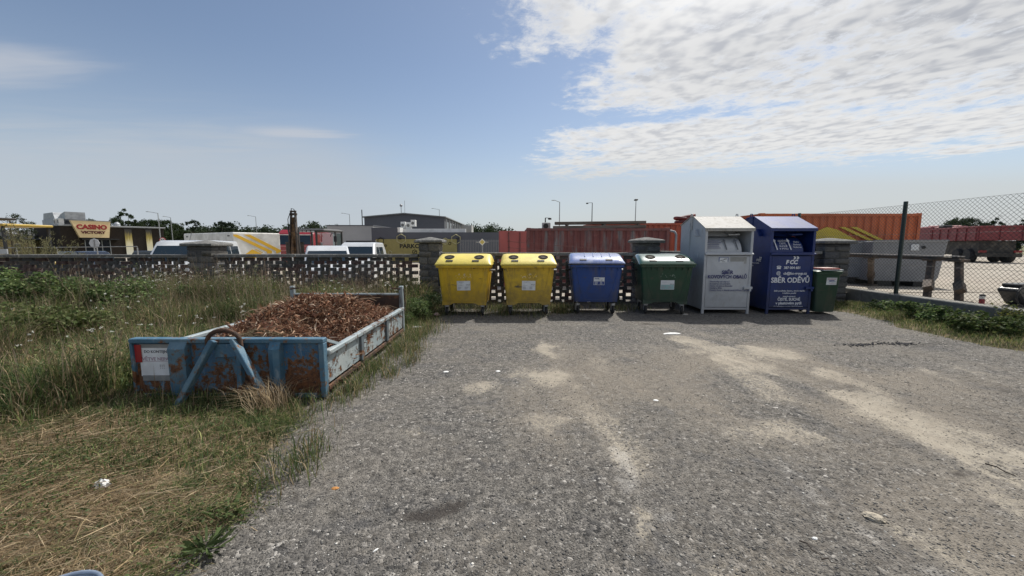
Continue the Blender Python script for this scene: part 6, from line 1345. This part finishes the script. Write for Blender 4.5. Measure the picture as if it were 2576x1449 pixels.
def in_skip(x, y, m=0.): return (x > X0-m) & (x < X1+m) & (y > Y0-m) & (y < Y1+m)
SWATH = lambda x, y: .5+.5*np.sin((x*.62+y*.8)*3.1+fbm(x*.9, y*.9, 14)*4.)        # cut swaths
def scatter(n, x0, x1, y0, y1, dens=None):
    x = rng.uniform(x0, x1, n); y = rng.uniform(y0, y1, n); k = in_view(x, y)
    if dens is not None: k &= rng.random(n) < dens(x, y)
    return x[k], y[k]
# --- 1 mown foreground: short green stubble and lying straw
x, y = scatter(95000, -7, -1.2, .9, 3.95, lambda x, y: sstep(edge_x(y)-x, -.05, .25)*(.35+.65*sstep(fbm(x*3, y*3, 5), .3, .6)))
k = ~in_skip(x, y, -.02); x, y = x[k], y[k]; n = len(x); gpatch = sstep(fbm(x*1.4, y*1.4, 23), .475, .60)
sw = np.clip(.86-.72*gpatch+.15*(SWATH(x, y)-.5), .05, .95)
h = rng.uniform(.025, .085, n)*(1+.5*gpatch); lean = rng.uniform(.5, 2.4, n)
blades('mown_grass', np.stack([x, y, meadow_z(x, y)-.005], 1), h, rng.uniform(.003, .0065, n), rng.normal(.55, 1.1, n)+math.pi*(rng.random(n) < .4), lean, pick(sw, n), M_GRASS, label='short mown grass and stubble in the left foreground', cat='grass')
x, y = scatter(34000, -7, -1.3, .9, 4.0, lambda x, y: sstep(edge_x(y)-x, .0, .35)*(.15+.85*sstep(SWATH(x, y), .25, .75))*(1-.6*sstep(fbm(x*1.1, y*1.1, 23), .50, .62)))
k = ~in_skip(x, y, -.02); x, y = x[k], y[k]; n = len(x); a = rng.normal(.62, .75, n)+math.pi*(rng.random(n) < .5)
D = np.stack([np.cos(a), np.sin(a), rng.normal(.02, .09, n)], 1)
stw = strips('cut_straw', np.stack([x, y, meadow_z(x, y)+rng.uniform(.004, .06, n)], 1), D, rng.uniform(.07, .30, n), rng.uniform(.0025, .0058, n), ST[rng.integers(0, 5, n)]*rng.uniform(.75, 1.5, (n, 1)), M_GRASS, None, .18)
tag(stw, 'dry cut straw lying in swaths on the left foreground', 'straw', kind='stuff')
# --- 2 tall meadow left of and behind the skip
def tall_h(x, y):
    t = sstep(y+(fbm(x*1.3, y*1.3, 97)-.5)*2.2, 3.1, 4.7)*sstep(-x, 1.85, 2.4); back = sstep(y, 6.5, 9.5)
    hgt = .10+t*(.20+.24*back)+.32*sstep(fbm(x*1.1, y*1.1, 61), .42, .68)*t
    hgt = np.where((x > -4.25) & (y < 4.1), np.minimum(hgt, .13), hgt)
    return hgt
x, y = scatter(350000, -15.2, -1.55, 2.6, 10.75, lambda x, y: (.34+.30*sstep(y, 10, 5))*sstep(edge_x(y)-x, -.02, .35)*(.45+.55*sstep(fbm(x*2.2, y*2.2, 81), .28, .55)))
k = ~in_skip(x, y, .0); x, y = x[k], y[k]; n = len(x)
H = tall_h(x, y)*rng.uniform(.55, 1.35, n)
gold = np.exp(-(((x+5.3)/1.2)**2+((y-5.1)/.9)**2)); grn = sstep(fbm(x*.7+9, y*.7, 51), .42, .62)
sw = np.clip(.31+.5*gold-.36*grn+.08*sstep(y, 8, 10.5), .04, .92); c = pick(sw, n)*(1+.25*gold)[:, None]
c = c*(.62+.76*sstep(fbm(x*2.6, y*2.6, 44), .3, .68))[:, None]*np.where(rng.random(n) < .06, 1.7, 1.)[:, None]
blades('meadow_grass', np.stack([x, y, meadow_z(x, y)-.01], 1), H, rng.uniform(.004, .009, n)*(1+.05*y), rng.normal(.3, 1.6, n), rng.uniform(.1, .95, n), c, M_GRASS, label='tall wild meadow grass left of and behind the skip', cat='grass')
# thin pale seed stalks
x, y = scatter(26000, -15, -2.2, 3.5, 10.7, lambda x, y: .45*sstep(-x, 2.1, 3)*(.3+.7*sstep(fbm(x*1.4, y*1.4, 19), .4, .6))); k = ~in_skip(x, y, .05); x, y = x[k], y[k]; n = len(x)
H = (tall_h(x, y)*1.3+.12)*rng.uniform(.6, 1.45, n)
blades('seed_stalks', np.stack([x, y, meadow_z(x, y)], 1), H, rng.uniform(.0025, .005, n)*(1+.06*y), rng.normal(0, 2, n), rng.uniform(.05, .5, n), ST[rng.integers(0, 5, n)]*np.array([.85, .85, .95])*rng.uniform(.75, 1.15, (n, 1)), M_GRASS, label='dry pale seed stalks standing in the meadow', cat='grass')
# --- 3 leafy weeds, flowers
def leafy(P, sz, col, name, mat=M_LEAF, parent=None, flat=.5, wr=.55):
    n = len(P); D = np.stack([rng.normal(0, 1, n), rng.normal(0, 1, n), rng.normal(0, flat, n)], 1)
    return strips(name, P, D, sz, sz*wr*rng.uniform(.8, 1.2, n), col, mat, parent, .35, up=True)
x, y = scatter(60000, -15, -2.0, 4.0, 10.7, lambda x, y: .75*sstep(fbm(x*1.0+3, y*1.0, 37), .46, .60)); k = ~in_skip(x, y, .05); x, y = x[k], y[k]; n = len(x)
z = meadow_z(x, y)+tall_h(x, y)*rng.uniform(.15, 1.0, n)
o = leafy(np.stack([x, y, z], 1), rng.uniform(.025, .06, n), GR[rng.integers(0, 5, n)]*rng.uniform(.7, 1.3, (n, 1)), 'meadow_weeds'); tag(o, 'small leafy weeds mixed into the meadow', 'weeds', kind='stuff')
fx, fy_, fz = [], [], []
for cx, cy, r_, m_ in ((-8.3, 9.1, .8, 80), (-9.3, 9.5, .6, 34), (-7.3, 7.3, .6, 9), (-5.4, 6.6, .3, 8), (-4.9, 6.9, .15, 7), (-3.8, 8.2, .25, 10), (-6.1, 5.6, .4, 7), (-6.5, 4.9, .5, 6), (-2.8, 9.3, .3, 14), (-3.1, 8.0, .15, 5), (-9.0, 7.4, .5, 6), (-4.9, 5.2, .4, 3)):
    for i in range(m_): fx.append(random.gauss(cx, r_*.6)); fy_.append(min(10.6, random.gauss(cy, r_*.5)))
fx, fy_ = np.array(fx), np.array(fy_); k = ~in_skip(fx, fy_, .1) & in_view(fx, fy_, .5); fx, fy_ = fx[k], fy_[k]; n = len(fx); fz = meadow_z(fx, fy_)+(tall_h(fx, fy_)+.08)*rng.uniform(.75, 1.15, n)
rep = 16; hr = np.repeat(rng.uniform(.010, .028, n), rep); a = rng.uniform(0, 6.28, n*rep); q = np.sqrt(rng.random(n*rep))*hr
P = np.stack([np.repeat(fx, rep)+np.cos(a)*q, np.repeat(fy_, rep)+np.sin(a)*q, np.repeat(fz, rep)+rng.uniform(-.008, .012, n*rep)], 1)
o = leafy(P, rng.uniform(.008, .016, n*rep), np.array([(.72, .72, .66)])*rng.uniform(.75, 1.1, (n*rep, 1)), 'white_flower_heads', M_PETAL, None, .25, .9); tag(o, 'small white flower heads scattered through the meadow', 'flowers', kind='stuff')
blades('flower_stems', np.stack([fx, fy_, meadow_z(fx, fy_)], 1), fz-meadow_z(fx, fy_), np.full(n, .006), rng.uniform(0, 6, n), np.zeros(n), GR[rng.integers(0, 5, n)], M_GRASS, label='thin green stems of the white flowers', cat='flowers')
# tall mugwort-like weeds against the wall
TW = []; TC = []; TS = []; SP = []; SH = []
for i in range(330):
    X = random.choice((random.uniform(-14, -2.7), random.uniform(-9.5, -2.7), random.uniform(-9.2, -6), random.uniform(-9.2, -6))); Y = random.uniform(8.6, 10.6); hh_ = random.choice((.5, .65, .8, .9, 1.05))*random.uniform(.8, 1.15)
    if not in_view(X, Y, .5): continue
    base = np.array(random.choice(((.17, .165, .095), (.12, .145, .065), (.23, .185, .14), (.22, .20, .16), (.20, .145, .125)))); lx, ly = random.uniform(-.12, .12), random.uniform(-.1, .1)
    SP.append((X, Y, 0)); SH.append(hh_)
    for j in range(int(46*hh_)):
        t_ = random.uniform(.25, 1.02); r_ = (.12*(1.15-t_)+.015); TW.append((X+lx*t_*t_+random.gauss(0, r_*.6), Y+ly*t_+random.gauss(0, r_*.5), hh_*t_)); TC.append(base*random.uniform(.7, 1.35)); TS.append(random.uniform(.025, .06))
o = leafy(np.array(TW), np.array(TS), np.array(TC), 'tall_weeds', M_LEAF, None, .9, .3); tag(o, 'tall greyish weeds growing against the brick wall', 'weeds', kind='stuff')
SP = np.array(SP, float); SH = np.array(SH); blades('weed_stalks', SP, SH, np.full(len(SP), .010), rng.uniform(0, 6, len(SP)), rng.uniform(0, .15, len(SP)), np.array([(.11, .085, .06)])*rng.uniform(.7, 1.2, (len(SP), 1)), M_GRASS, label='dry upright stalks of the weeds by the wall', cat='weeds')
# --- 4 bushes
def bush(c, rx, ry, h, nl, sz, pal, label, wr=.6, grp='leafy bushes on the waste ground', name='bush', cat='bush'):
    t = empty(name, (c[0], c[1], c[2] if len(c) > 2 else 0), 0, label, cat, grp); pts = []; cols = []
    cl = [(random.gauss(0, rx*.5), random.gauss(0, ry*.5), random.uniform(.25, .85)*h, random.uniform(.16, .32)*min(1, h*1.3)) for _ in range(22)]
    for i in range(nl):
        a, b_, z, r_ = random.choice(cl); d = np.array([random.gauss(0, 1) for _ in range(3)]); d /= np.linalg.norm(d)+1e-6; q = r_*random.uniform(.55, 1.05)
        p = np.array([a, b_, z])+d*q*np.array([1, 1, .8])
        if p[2] < .01: p[2] = random.uniform(.01, .1)
        pts.append(p); cols.append(np.array(random.choice(pal))*random.uniform(.65, 1.35))
    leafy(np.array(pts), np.array([random.uniform(*sz) for _ in pts]), np.array(cols), 'foliage', M_LEAF, t, .45, wr)
    mb = MB()
    for a, b_, z, r_ in cl[:12]: mb.tube([(a*.2, b_*.2, -.03), (a*.6, b_*.6, z*.6), (a, b_, z)], .008, 5, .003)
    o = mb.build('stems', M('bush_stem', (.10, .085, .05), .85), t); return t
GP = [(.085, .135, .04), (.055, .09, .028), (.125, .17, .058), (.15, .18, .075), (.065, .105, .042)]
bush((-9.9, 8.3, .05), 1.25, .75, 1.12, 7500, (.04, .085), GP, 'broad green bramble bush at the left edge below the wall')
bush((-8.2, 8.4, .03), .7, .5, .85, 3200, (.035, .07), GP, 'smaller bramble bush right of the broad left one')
bush((-7.3, 5.9, .03), .6, .5, .72, 3400, (.035, .07), [(.10, .12, .04), (.07, .10, .03), (.13, .14, .06)], 'pale green low bush near the left edge')
bush((-2.05, 8.3, 0), .32, .75, .50, 2300, (.03, .06), GP, 'dark green weeds between the skip and the first yellow container', wr=.35)
bush((-2.15, 9.7, 0), .5, .4, .50, 1500, (.03, .065), [(.03, .05, .02), (.04, .065, .025), (.055, .08, .03)], 'dark bush at the foot of the pier left of the yellow container', wr=.4)
bush((8.75, 7.9, .04), .40, .65, .42, 2300, (.035, .075), GP, 'bramble bush against the kerb wall, middle of the right verge')
bush((9.0, 9.3, .04), .32, .5, .25, 1000, (.03, .06), [(.035, .055, .02), (.05, .075, .03)], 'low dark bramble by the small green bin')
bush((8.55, 6.75, .04), .42, .55, .40, 2300, (.035, .075), [(.075, .105, .035), (.05, .08, .025), (.11, .13, .045), (.04, .06, .02)], 'bright green bramble bush near the right edge of the verge')
bush((9.05, 6.0, .04), .35, .5, .42, 1800, (.035, .075), GP, 'dark bramble bush at the right picture edge')
bush((9.35, 7.1, .06), .2, .25, .48, 700, (.03, .06), [(.13, .13, .035), (.10, .12, .04)], 'yellowish shoot leaning on the kerb wall')
# verge grass on the right, tufts along the containers and the lot edge
x = rng.uniform(7.1, 9.6, 42000); y = rng.uniform(3.6, 10.6, 42000); e = 7.65+(fbm(y*1.1, y*0, 55)-.5)*.7+.25*sstep(y, 8, 9.6); k = (rng.random(len(x)) < sstep(x-e, -.05, .5)*.8); x, y = x[k], y[k]; n = len(x)
blades('verge_grass', np.stack([x, y, verge_z(x, y)-.005], 1), rng.uniform(.04, .15, n), rng.uniform(.004, .008, n), rng.uniform(0, 6.3, n), rng.uniform(.3, 1.1, n), pick(np.full(n, .22), n)*np.array([1.1, 1.15, 1.]), M_GRASS, label='short green grass on the right verge below the kerb wall', cat='grass')
xs_, ys_ = [], []
for cx, cy, r_, m_ in ((-1.95, 9.2, .3, 1500), (-.35, 9.6, .35, 900), (1.2, 9.35, .12, 700), (1.15, 9.9, .3, 900), (2.8, 9.9, .3, 500), (-1.1, 9.9, .5, 900), (.4, 9.95, .5, 900), (-.2, 9.0, .15, 200), (.55, 8.85, .25, 160), (-1.86, 5.0, .10, 500), (-1.8, 5.9, .12, 600), (-1.75, 6.7, .14, 700), (-1.7, 7.4, .2, 900), (-1.45, 5.35, .07, 160), (-1.5, 5.9, .08, 160), (-1.82, 4.2, .1, 500), (-1.62, 2.75, .10, 350), (-1.55, 4.75, .05, 120), (-2.1, 3.75, .2, 500)):
    xs_.append(rng.normal(cx, r_, m_)); ys_.append(rng.normal(cy, r_*(2. if cx < -1.3 and cy < 8 else 1), m_))
x = np.concatenate(xs_); y = np.concatenate(ys_); k = ~in_skip(x, y, .03); x, y = x[k], y[k]; n = len(x)
blades('edge_tufts', np.stack([x, y, np.full(n, -.01)], 1), rng.uniform(.06, .26, n), rng.uniform(.004, .008, n), rng.uniform(0, 6.3, n), rng.uniform(.15, .9, n), pick(np.full(n, .25), n), M_GRASS, label='grass tufts along the edge of the gravel and under the containers', cat='grass')
# pale dry tuft in front of the skip corner
x = rng.normal(-2.35, .09, 260); y = rng.normal(3.62, .07, 260); n = 260
t = empty('dry_grass_tuft', (-2.35, 3.62, 0), 0, 'tuft of long dry straw grass by the skip front corner', 'grass tuft')
o = blades('dry_blades', np.stack([x+2.35, y-3.62, np.full(n, .0)], 1), rng.uniform(.2, .46, n), rng.uniform(.003, .006, n), rng.normal(2.6, .8, n), rng.uniform(.3, 1.3, n), ST[rng.integers(0, 5, n)]*1.15, M_GRASS, kind=None, parent=t)
# dock plants in the foreground
for i, (u, v, m_, lb) in enumerate(((345, 1185, 60, 'broad-leaved dock plant in the mown grass, largest rosette'), (270, 1120, 40, 'dark dock plant in the mown grass, farther left'), (575, 1290, 45, 'low broad-leaved weed near the gravel edge'), (520, 1390, 55, 'broad-leaved weed at the bottom edge by the gravel'))):
    g_ = gp(u, v); t = empty('dock_plant', (g_.x, g_.y, .02), 0, lb, 'weed', 'broad-leaved weeds in the mown grass'); a = rng.uniform(0, 6.28, m_); rr_ = rng.uniform(0, .07, m_)
    D = np.stack([np.cos(a), np.sin(a), rng.uniform(.05, .7, m_)], 1); P = np.stack([np.cos(a)*rr_, np.sin(a)*rr_, rng.uniform(0, .02, m_)], 1)
    strips('leaves', P, D, rng.uniform(.05, .135, m_), rng.uniform(.010, .026, m_), np.array([(.07, .10, .035)])*rng.uniform(.6, 1.5, (m_, 1)), M_LEAF, t, .4, up=True)
x, y = [], []
for u, v, r_, m_ in ((90, 1230, .34, 2600), (180, 1160, .2, 900), (570, 1310, .18, 1000), (60, 1350, .2, 700), (640, 1230, .12, 500), (620, 1160, .15, 500), (480, 1440, .16, 900)):
    g_ = gp(u, v); x.append(rng.normal(g_.x, r_, m_)); y.append(rng.normal(g_.y, r_*.5, m_))
x = np.concatenate(x); y = np.concatenate(y); k = x < edge_x(y)-.02; x, y = x[k], y[k]; n = len(x)
o = leafy(np.stack([x, y, meadow_z(x, y)+rng.uniform(.01, .09, n)], 1), rng.uniform(.010, .026, n), GR[rng.integers(0, 5, n)]*rng.uniform(.7, 1.25, (n, 1)), 'clover_patches', M_LEAF, None, .5, .42); tag(o, 'dark green clover patches in the mown foreground', 'clover', kind='stuff')

# ------------------------------------------------------------------ trees
M_BARK = M('bark', (.07, .055, .042), .9, layers=(((.11, .095, .075), 3., .45, .7, (3, 3, .5)),), bump=1., bscale=6)
def crown_pts(n_cl, per, rx, rz, cz, size, droop=.0, open_=.0):
    P = []; Cc = []
    for i in range(n_cl):
        d = rng.normal(size=3); d /= np.linalg.norm(d); q = rng.uniform(.35, 1.0)**.6
        c = np.array([d[0]*rx*q, d[1]*rx*q, cz+d[2]*rz*q]); r_ = rng.uniform(.18, .36)*rx*(1-open_*.4); tone = rng.uniform(.7, 1.25)
        g = rng.normal(size=(per, 3)); g /= np.linalg.norm(g, axis=1, keepdims=True); g *= r_*rng.uniform(.3, 1.05, (per, 1))*np.array([1, 1, .7]); P.append(c+g); Cc.append(np.full(per, tone))
    return np.concatenate(P), np.concatenate(Cc)
def tree_proto(kind, h=10.):
    rx, rz, cz, ncl, per, sz, col, op = {'round': (3.4, 3.6, 6.2, 52, 150, (.14, .34), (.030, .048, .018), .1), 'tall': (2.6, 4.4, 5.6, 52, 140, (.14, .32), (.026, .042, .017), .2), 'open': (3.2, 3.6, 6.4, 34, 80, (.12, .28), (.040, .050, .028), .6), 'pine': (2.2, 2.2, 7.6, 26, 110, (.14, .3), (.022, .038, .020), .3), 'spire': (1.9, 4.6, 5.2, 40, 36, (.25, .5), (.020, .034, .018), .2)}[kind]
    P, tn = crown_pts(ncl, per, rx, rz, cz, sz, 0, op)
    if kind == 'spire': s_ = np.clip(1.15-(P[:, 2]-1)/9.5, .12, 1.1); P[:, 0] *= s_; P[:, 1] *= s_
    P[:, 2] = np.maximum(P[:, 2], .8); n = len(P)
    t = empty('tree', (0, 0, 0)); col = np.array(col)[None]*tn[:, None]*rng.uniform(.75, 1.3, (n, 1))
    leafy(P, rng.uniform(*sz, n), col, 'crown', M_CROWN, t, .6, .75)
    mb = MB(); mb.tube([(0, 0, 0), (.05, 0, h*.25), (0, .05, h*.5), (.05, .05, h*.8)], [.24, .18, .13, .04], 8)
    for i in range(9): a = random.uniform(0, 6.28); z = h*random.uniform(.25, .65); l = rx*random.uniform(.5, .9); mb.tube([(0, 0, z), (math.cos(a)*l*.5, math.sin(a)*l*.5, z+l*.35), (math.cos(a)*l, math.sin(a)*l, z+l*.8)], .07, 5, .02)
    mb.build('trunk', M_BARK, t, smooth=60); return t
PRO = {k: tree_proto(k) for k in ('round', 'tall', 'open', 'pine')}; USED = set()
def tree(kind, u, v, Y, wpx, label):
    p = at(u, v, Y); o = PRO[kind] if kind not in USED else copy_tree(PRO[kind]); USED.add(kind)
    H0 = {'round': 9.9, 'tall': 10.1, 'open': 10.1, 'pine': 9.9, 'spire': 9.9}[kind]; W0 = {'round': 7.4, 'tall': 5.8, 'open': 7, 'pine': 5, 'spire': 3.4}[kind]
    sz_ = (p.z-gz)/H0; sx_ = wpx*Y/CAM_F/W0; o.scale = (sx_, sx_, sz_); o.location = (p.x, p.y, gz); o.rotation_euler = (0, 0, random.uniform(0, 6.28)); tag(o, label, 'tree', 'trees along the skyline')
for a in (('open', 18, 524, 60, 95, 'thin-crowned tree at the left edge behind the yellow machine'), ('open', 62, 548, 64, 45, 'smaller thin tree right of the left edge tree'),
          ('round', 222, 544, 92, 44, 'round tree showing just above the cream sign'), ('tall', 319, 521, 96, 44, 'tallest dark tree right of the cream sign'), ('round', 289, 541, 98, 40, 'dark tree left of the tallest tree'), ('round', 262, 556, 98, 36, 'low dark tree between the cream sign and the tallest tree'), ('round', 345, 552, 98, 34, 'dark tree close right of the tallest tree'),
          ('round', 377, 546, 106, 62, 'broad dark tree behind the left street lamps'), ('round', 412, 547, 110, 55, 'broad tree behind the slimmer left street lamp'), ('round', 441, 556, 118, 44, 'dark tree right of the left street lamps'),
          ('pine', 484, 549, 128, 32, 'flat-topped pine above the white box trailer'), ('pine', 557, 552, 136, 30, 'pine above the trailer roof, left of a close pair'), ('pine', 576, 555, 140, 24, 'pine above the trailer roof, right of a close pair'), ('open', 527, 568, 140, 24, 'small open tree between the pines above the trailer'),
          ('open', 764, 557, 110, 26, 'open-branched tree just right of the excavator arm'), ('open', 784, 556, 112, 24, 'second open tree right of the excavator arm'), ('open', 824, 570, 118, 26, 'small tree left of the light grey building'),
          ('round', 1184, 568, 140, 34, 'rounded tree right of the gabled hall'), ('round', 1228, 572, 135, 26, 'first of the low trees above the bar fence'), ('open', 1247, 570, 130, 24, 'open tree above the bar fence beside the red container'), ('round', 1268, 574, 132, 22, 'low tree touching the red container corner'),
          ('round', 2405, 546, 68, 70, 'broad round tree above the dump truck, left'), ('round', 2432, 540, 72, 62, 'tallest round tree above the dump truck'), ('round', 2478, 552, 74, 40, 'lower tree between round tree and spiky trees'), ('tall', 2516, 544, 70, 38, 'spiky tree above the dump truck near the right edge'), ('tall', 2566, 549, 70, 40, 'spiky tree at the right picture edge')): tree(*a)
# far continuous wood behind
P = []
for i in range(760):
    u = random.uniform(330, 900) if i < 640 else random.uniform(1150, 1290); Y = random.uniform(140, 170); vt = 563+5*math.sin(u*.03)+3*math.sin(u*.11)+random.uniform(0, 9); p = at(u, vt, Y); r_ = random.uniform(1.5, 3.2); c = np.array([p.x, p.y, random.uniform(.25, 1)*(p.z-r_*.7)]); g = rng.normal(size=(80, 3)); g /= np.linalg.norm(g, axis=1, keepdims=True); P.append(c+g*r_*rng.uniform(.4, 1, (80, 1)))
P = np.concatenate(P); n = len(P); o = leafy(P, rng.uniform(.3, .75, n), np.array([(.030, .046, .022)])*rng.uniform(.6, 1.35, (n, 1)), 'far_woodland', M_CROWN, None, .6, .8); tag(o, 'far dark wood along the horizon behind the yard', 'wood', kind='stuff')
# feathery shrub behind the wall at the left
k = at(92, 640, 16.5); t = empty('feathery_shrub', (k.x, k.y, yz), 0, 'feathery olive shrub behind the wall before the brick hall', 'shrub'); P = []; D = []; mb = MB()
for i in range(95):
    a = random.uniform(0, 6.28); el = random.uniform(.25, 1.35); l = random.uniform(1.2, 2.7)*(1.0 if el > .8 else .8); d = np.array([math.cos(a)*math.cos(el), math.sin(a)*math.cos(el)*.8, math.sin(el)])
    if i % 2: mb.tube([(0, 0, .05), tuple(d*l*.5+np.array([0, 0, .1])), tuple(d*l)], .02, 5, .005)
    for j in range(150): s_ = random.uniform(.12, 1.02)*l; P.append(d*s_+np.array([random.gauss(0, .05) for _ in range(3)])); D.append(d+np.array([random.gauss(0, .35) for _ in range(3)]))
n = len(P); strips('foliage', np.array(P), np.array(D), rng.uniform(.06, .15, n), rng.uniform(.012, .022, n), np.array([(.16, .155, .08)])*rng.uniform(.6, 1.35, (n, 1)), M_LEAF, t, .2); mb.build('branches', M_BARK, t)
# ------------------------------------------------------------------ loose gravel and small litter
M_PEB = leafmat('pebble', 0., .9)
n = 80000; u_ = rng.random(n); y = 1.25*(7.2)**u_; x = rng.uniform(-1.45, 1.45, n)*y; y2 = y+rng.uniform(-.1, .1, n)
k = (x > edge_x(y2)-.05) & (x < 7.6+rng.normal(0, .2, n)) & (y2 < 9.2); x, y = x[k], y2[k]; n = len(x)
dsty = dust_f(x, y); k = (rng.random(n) > dsty*.75) & (rng.random(n) > stain_f(x, y)*.8); x, y = x[k], y[k]; n = len(x)
r_ = np.exp(rng.normal(math.log(.0038), .40, n))*(1+.05*y); r_ = np.clip(r_, .002, .012)
o6 = np.array([(1, 0, 0), (-1, 0, 0), (0, 1, 0), (0, -1, 0), (0, 0, .32), (0, 0, -.4)], float)
V = o6[None]*r_[:, None, None]*rng.uniform(.65, 1.35, (n, 6, 3)); a = rng.uniform(0, 6.28, n); ca, sa = np.cos(a)[:, None], np.sin(a)[:, None]
V = np.stack([V[:, :, 0]*ca-V[:, :, 1]*sa, V[:, :, 0]*sa+V[:, :, 1]*ca, V[:, :, 2]], 2)+np.stack([x, y, lot_z(x, y)+r_*.12], 1)[:, None]
tri = np.array([(0, 2, 4), (2, 1, 4), (1, 3, 4), (3, 0, 4), (2, 0, 5), (1, 2, 5), (3, 1, 5), (0, 3, 5)]); F = (tri[None]+(np.arange(n)*6)[:, None, None]).reshape(-1)
pc = np.array([(.085, .083, .08), (.115, .11, .104), (.155, .147, .136), (.21, .20, .18), (.055, .055, .055), (.48, .465, .43)])[rng.choice(6, n, p=[.22, .27, .22, .14, .10, .05])]*rng.uniform(.8, 1.2, (n, 1))
o = np_mesh('loose_gravel', V.reshape(-1, 3), F, np.arange(n*8)*3, np.full(n*8, 3), M_PEB, np.repeat(pc, 6, 0)); tag(o, 'loose grey chippings strewn over the gravel lot', 'gravel', kind='stuff')
# crumbly dark soil crumbs by the right-hand puddle stain
n = 240; x = np.concatenate([rng.normal(6.45, .22, n//2), rng.normal(5.75, .16, n//2)]); y = np.concatenate([rng.normal(6.33, .05, n//2), rng.normal(6.25, .05, n//2)]); r_ = rng.uniform(.006, .022, n)
V = o6[None]*r_[:, None, None]*rng.uniform(.6, 1.4, (n, 6, 3))+np.stack([x, y, lot_z(x, y)+r_*.3], 1)[:, None]; F = (tri[None]+(np.arange(n)*6)[:, None, None]).reshape(-1)
o = np_mesh('dark_crumbs', V.reshape(-1, 3), F, np.arange(n*8)*3, np.full(n*8, 3), M_PEB, np.repeat(np.array([(.035, .036, .042)])*rng.uniform(.7, 1.4, (n, 1)), 6, 0)); tag(o, 'dark asphalt crumbs scattered on the right of the lot', 'crumbs', kind='stuff')
def crumple(name, u, v, w_, d_, h_, mat, label, cat, z=0., rz=0., nseg=7, jit=.5):
    g_ = gp(u, v); zz = float(lot_z(np.array(g_.x), np.array(g_.y))) if g_.x > -1.6 else float(meadow_z(np.array(g_.x), np.array(g_.y)))+.02
    bm = bmesh.new(); bmesh.ops.create_icosphere(bm, subdivisions=3, radius=1.)
    for q in bm.verts:
        f_ = 1+jit*(random.random()-.5); q.co = Vector((q.co.x*w_/2*f_, q.co.y*d_/2*f_, max(q.co.z, -.3)*h_*(1+jit*(random.random()-.5))))
    me = bpy.data.meshes.new(name); bm.to_mesh(me); bm.free(); me.materials.append(mat); o = link(name, me, None, (g_.x, g_.y, zz+.25*h_+z), rz); return tag(o, label, cat)
M_TISS = M('white_tissue', (.74, .74, .72), .85, var=.05)
crumple('crumpled_tissue', 260, 1240, .085, .06, .035, M_TISS, 'crumpled white tissue lying in the mown grass', 'tissue', jit=.7)
crumple('white_wrapper', 1690, 840, .32, .10, .018, M_TISS, 'white wrapper lying on the gravel before the grey bank', 'wrapper', rz=.1, jit=.35)
crumple('pale_stone', 2198, 1303, .105, .075, .022, M('pale_stone', (.42, .37, .29), .9, bump=1.), 'flat pale stone on the gravel, lower right', 'stone', rz=-.6, jit=.3)
crumple('paper_scrap', 1048, 828, .22, .10, .02, M_TISS, 'crumpled pale paper beside the far end of the skip', 'paper', jit=.5)
crumple('paper_scrap', 1650, 1008, .05, .04, .006, M_TISS, 'tiny white scrap on the gravel, centre right', 'paper'); crumple('paper_scrap', 2050, 1352, .03, .02, .006, M_TISS, 'tiny white scrap low on the right of the lot', 'paper'); crumple('paper_scrap', 1122, 935, .07, .05, .008, M_TISS, 'small white scrap left of centre on the gravel', 'paper', jit=.3); crumple('paper_scrap', 1253, 934, .06, .05, .008, M_TISS, 'small white scrap near the centre of the gravel', 'paper', jit=.3)
crumple('orange_scrap', 843, 1226, .05, .03, .006, M('orange_scrap', (.42, .19, .05), .8), 'orange leaf scrap on the gravel near the grass', 'scrap')
crumple('cigarette_end', 945, 1381, .035, .010, .006, M_TISS, 'white cigarette end at the bottom left of the gravel', 'cigarette', rz=.9, jit=.1)
crumple('paper_scrap', 1724, 792, .12, .05, .02, M('dirty_paper', (.40, .37, .33), .8), 'dirty paper under the green container', 'paper'); crumple('pink_scrap', 1098, 797, .13, .10, .05, M('pink_scrap', (.42, .30, .27), .8), 'pinkish crumpled scrap in the weeds by the first yellow container', 'scrap')
def stick(u0, v0, u1, v1, r_, label):
    a, b = gp(u0, v0), gp(u1, v1); m_ = (a+b)/2; pts = [a-m_+Vector((0, 0, .012)), (a*.6+b*.4)-m_+Vector((.01, .012, .018)), (a*.3+b*.7)-m_+Vector((-.008, .0, .014)), b-m_+Vector((0, 0, .012))]
    o = MB().tube(pts, r_, 6, r_*.5).build('stick', M('dark_twig', (.055, .042, .032), .9), None, loc=m_); tag(o, label, 'stick')
stick(2478, 1170, 2556, 1202, .006, 'thin dark stick on the pale track, right edge'); stick(2010, 1365, 2062, 1400, .004, 'dark twig low on the right of the lot'); stick(2066, 1412, 2106, 1424, .004, 'short dark twig at the bottom right of the lot')
# galvanised bucket rim just entering the frame at the bottom left
k = Vector((-1.78, 1.33, .02)); t = empty('steel_bucket', k, 0, 'round grey-blue steel bucket rim at the bottom left edge', 'bucket')
M_BKT = M('bucket_steel', (.35, .42, .52), .3, metal=.5, layers=(((.25, .3, .38), 5., .45, .7),))
MB().lathe([(.10, 0), (.11, .005), (.145, .26)], (0, 0, 0), n=28, cap=False).build('bucket_wall', M_BKT, t, smooth=50); MB().lathe([(.0, .008), (.108, .008)], (0, 0, 0), n=28, cap=False).build('bucket_floor', M_BKT, t)
MB().tube([(math.cos(a)*.147, math.sin(a)*.147, .265) for a in [2*math.pi*q/32 for q in range(33)]], .008, 8).build('rim', M_BKT, t, smooth=60); MB().tube([(-.15, 0, .24), (-.12, -.09, .20), (0, -.15, .18), (.12, -.09, .20), (.15, 0, .24)], .004, 6).build('handle', M_GALV, t)
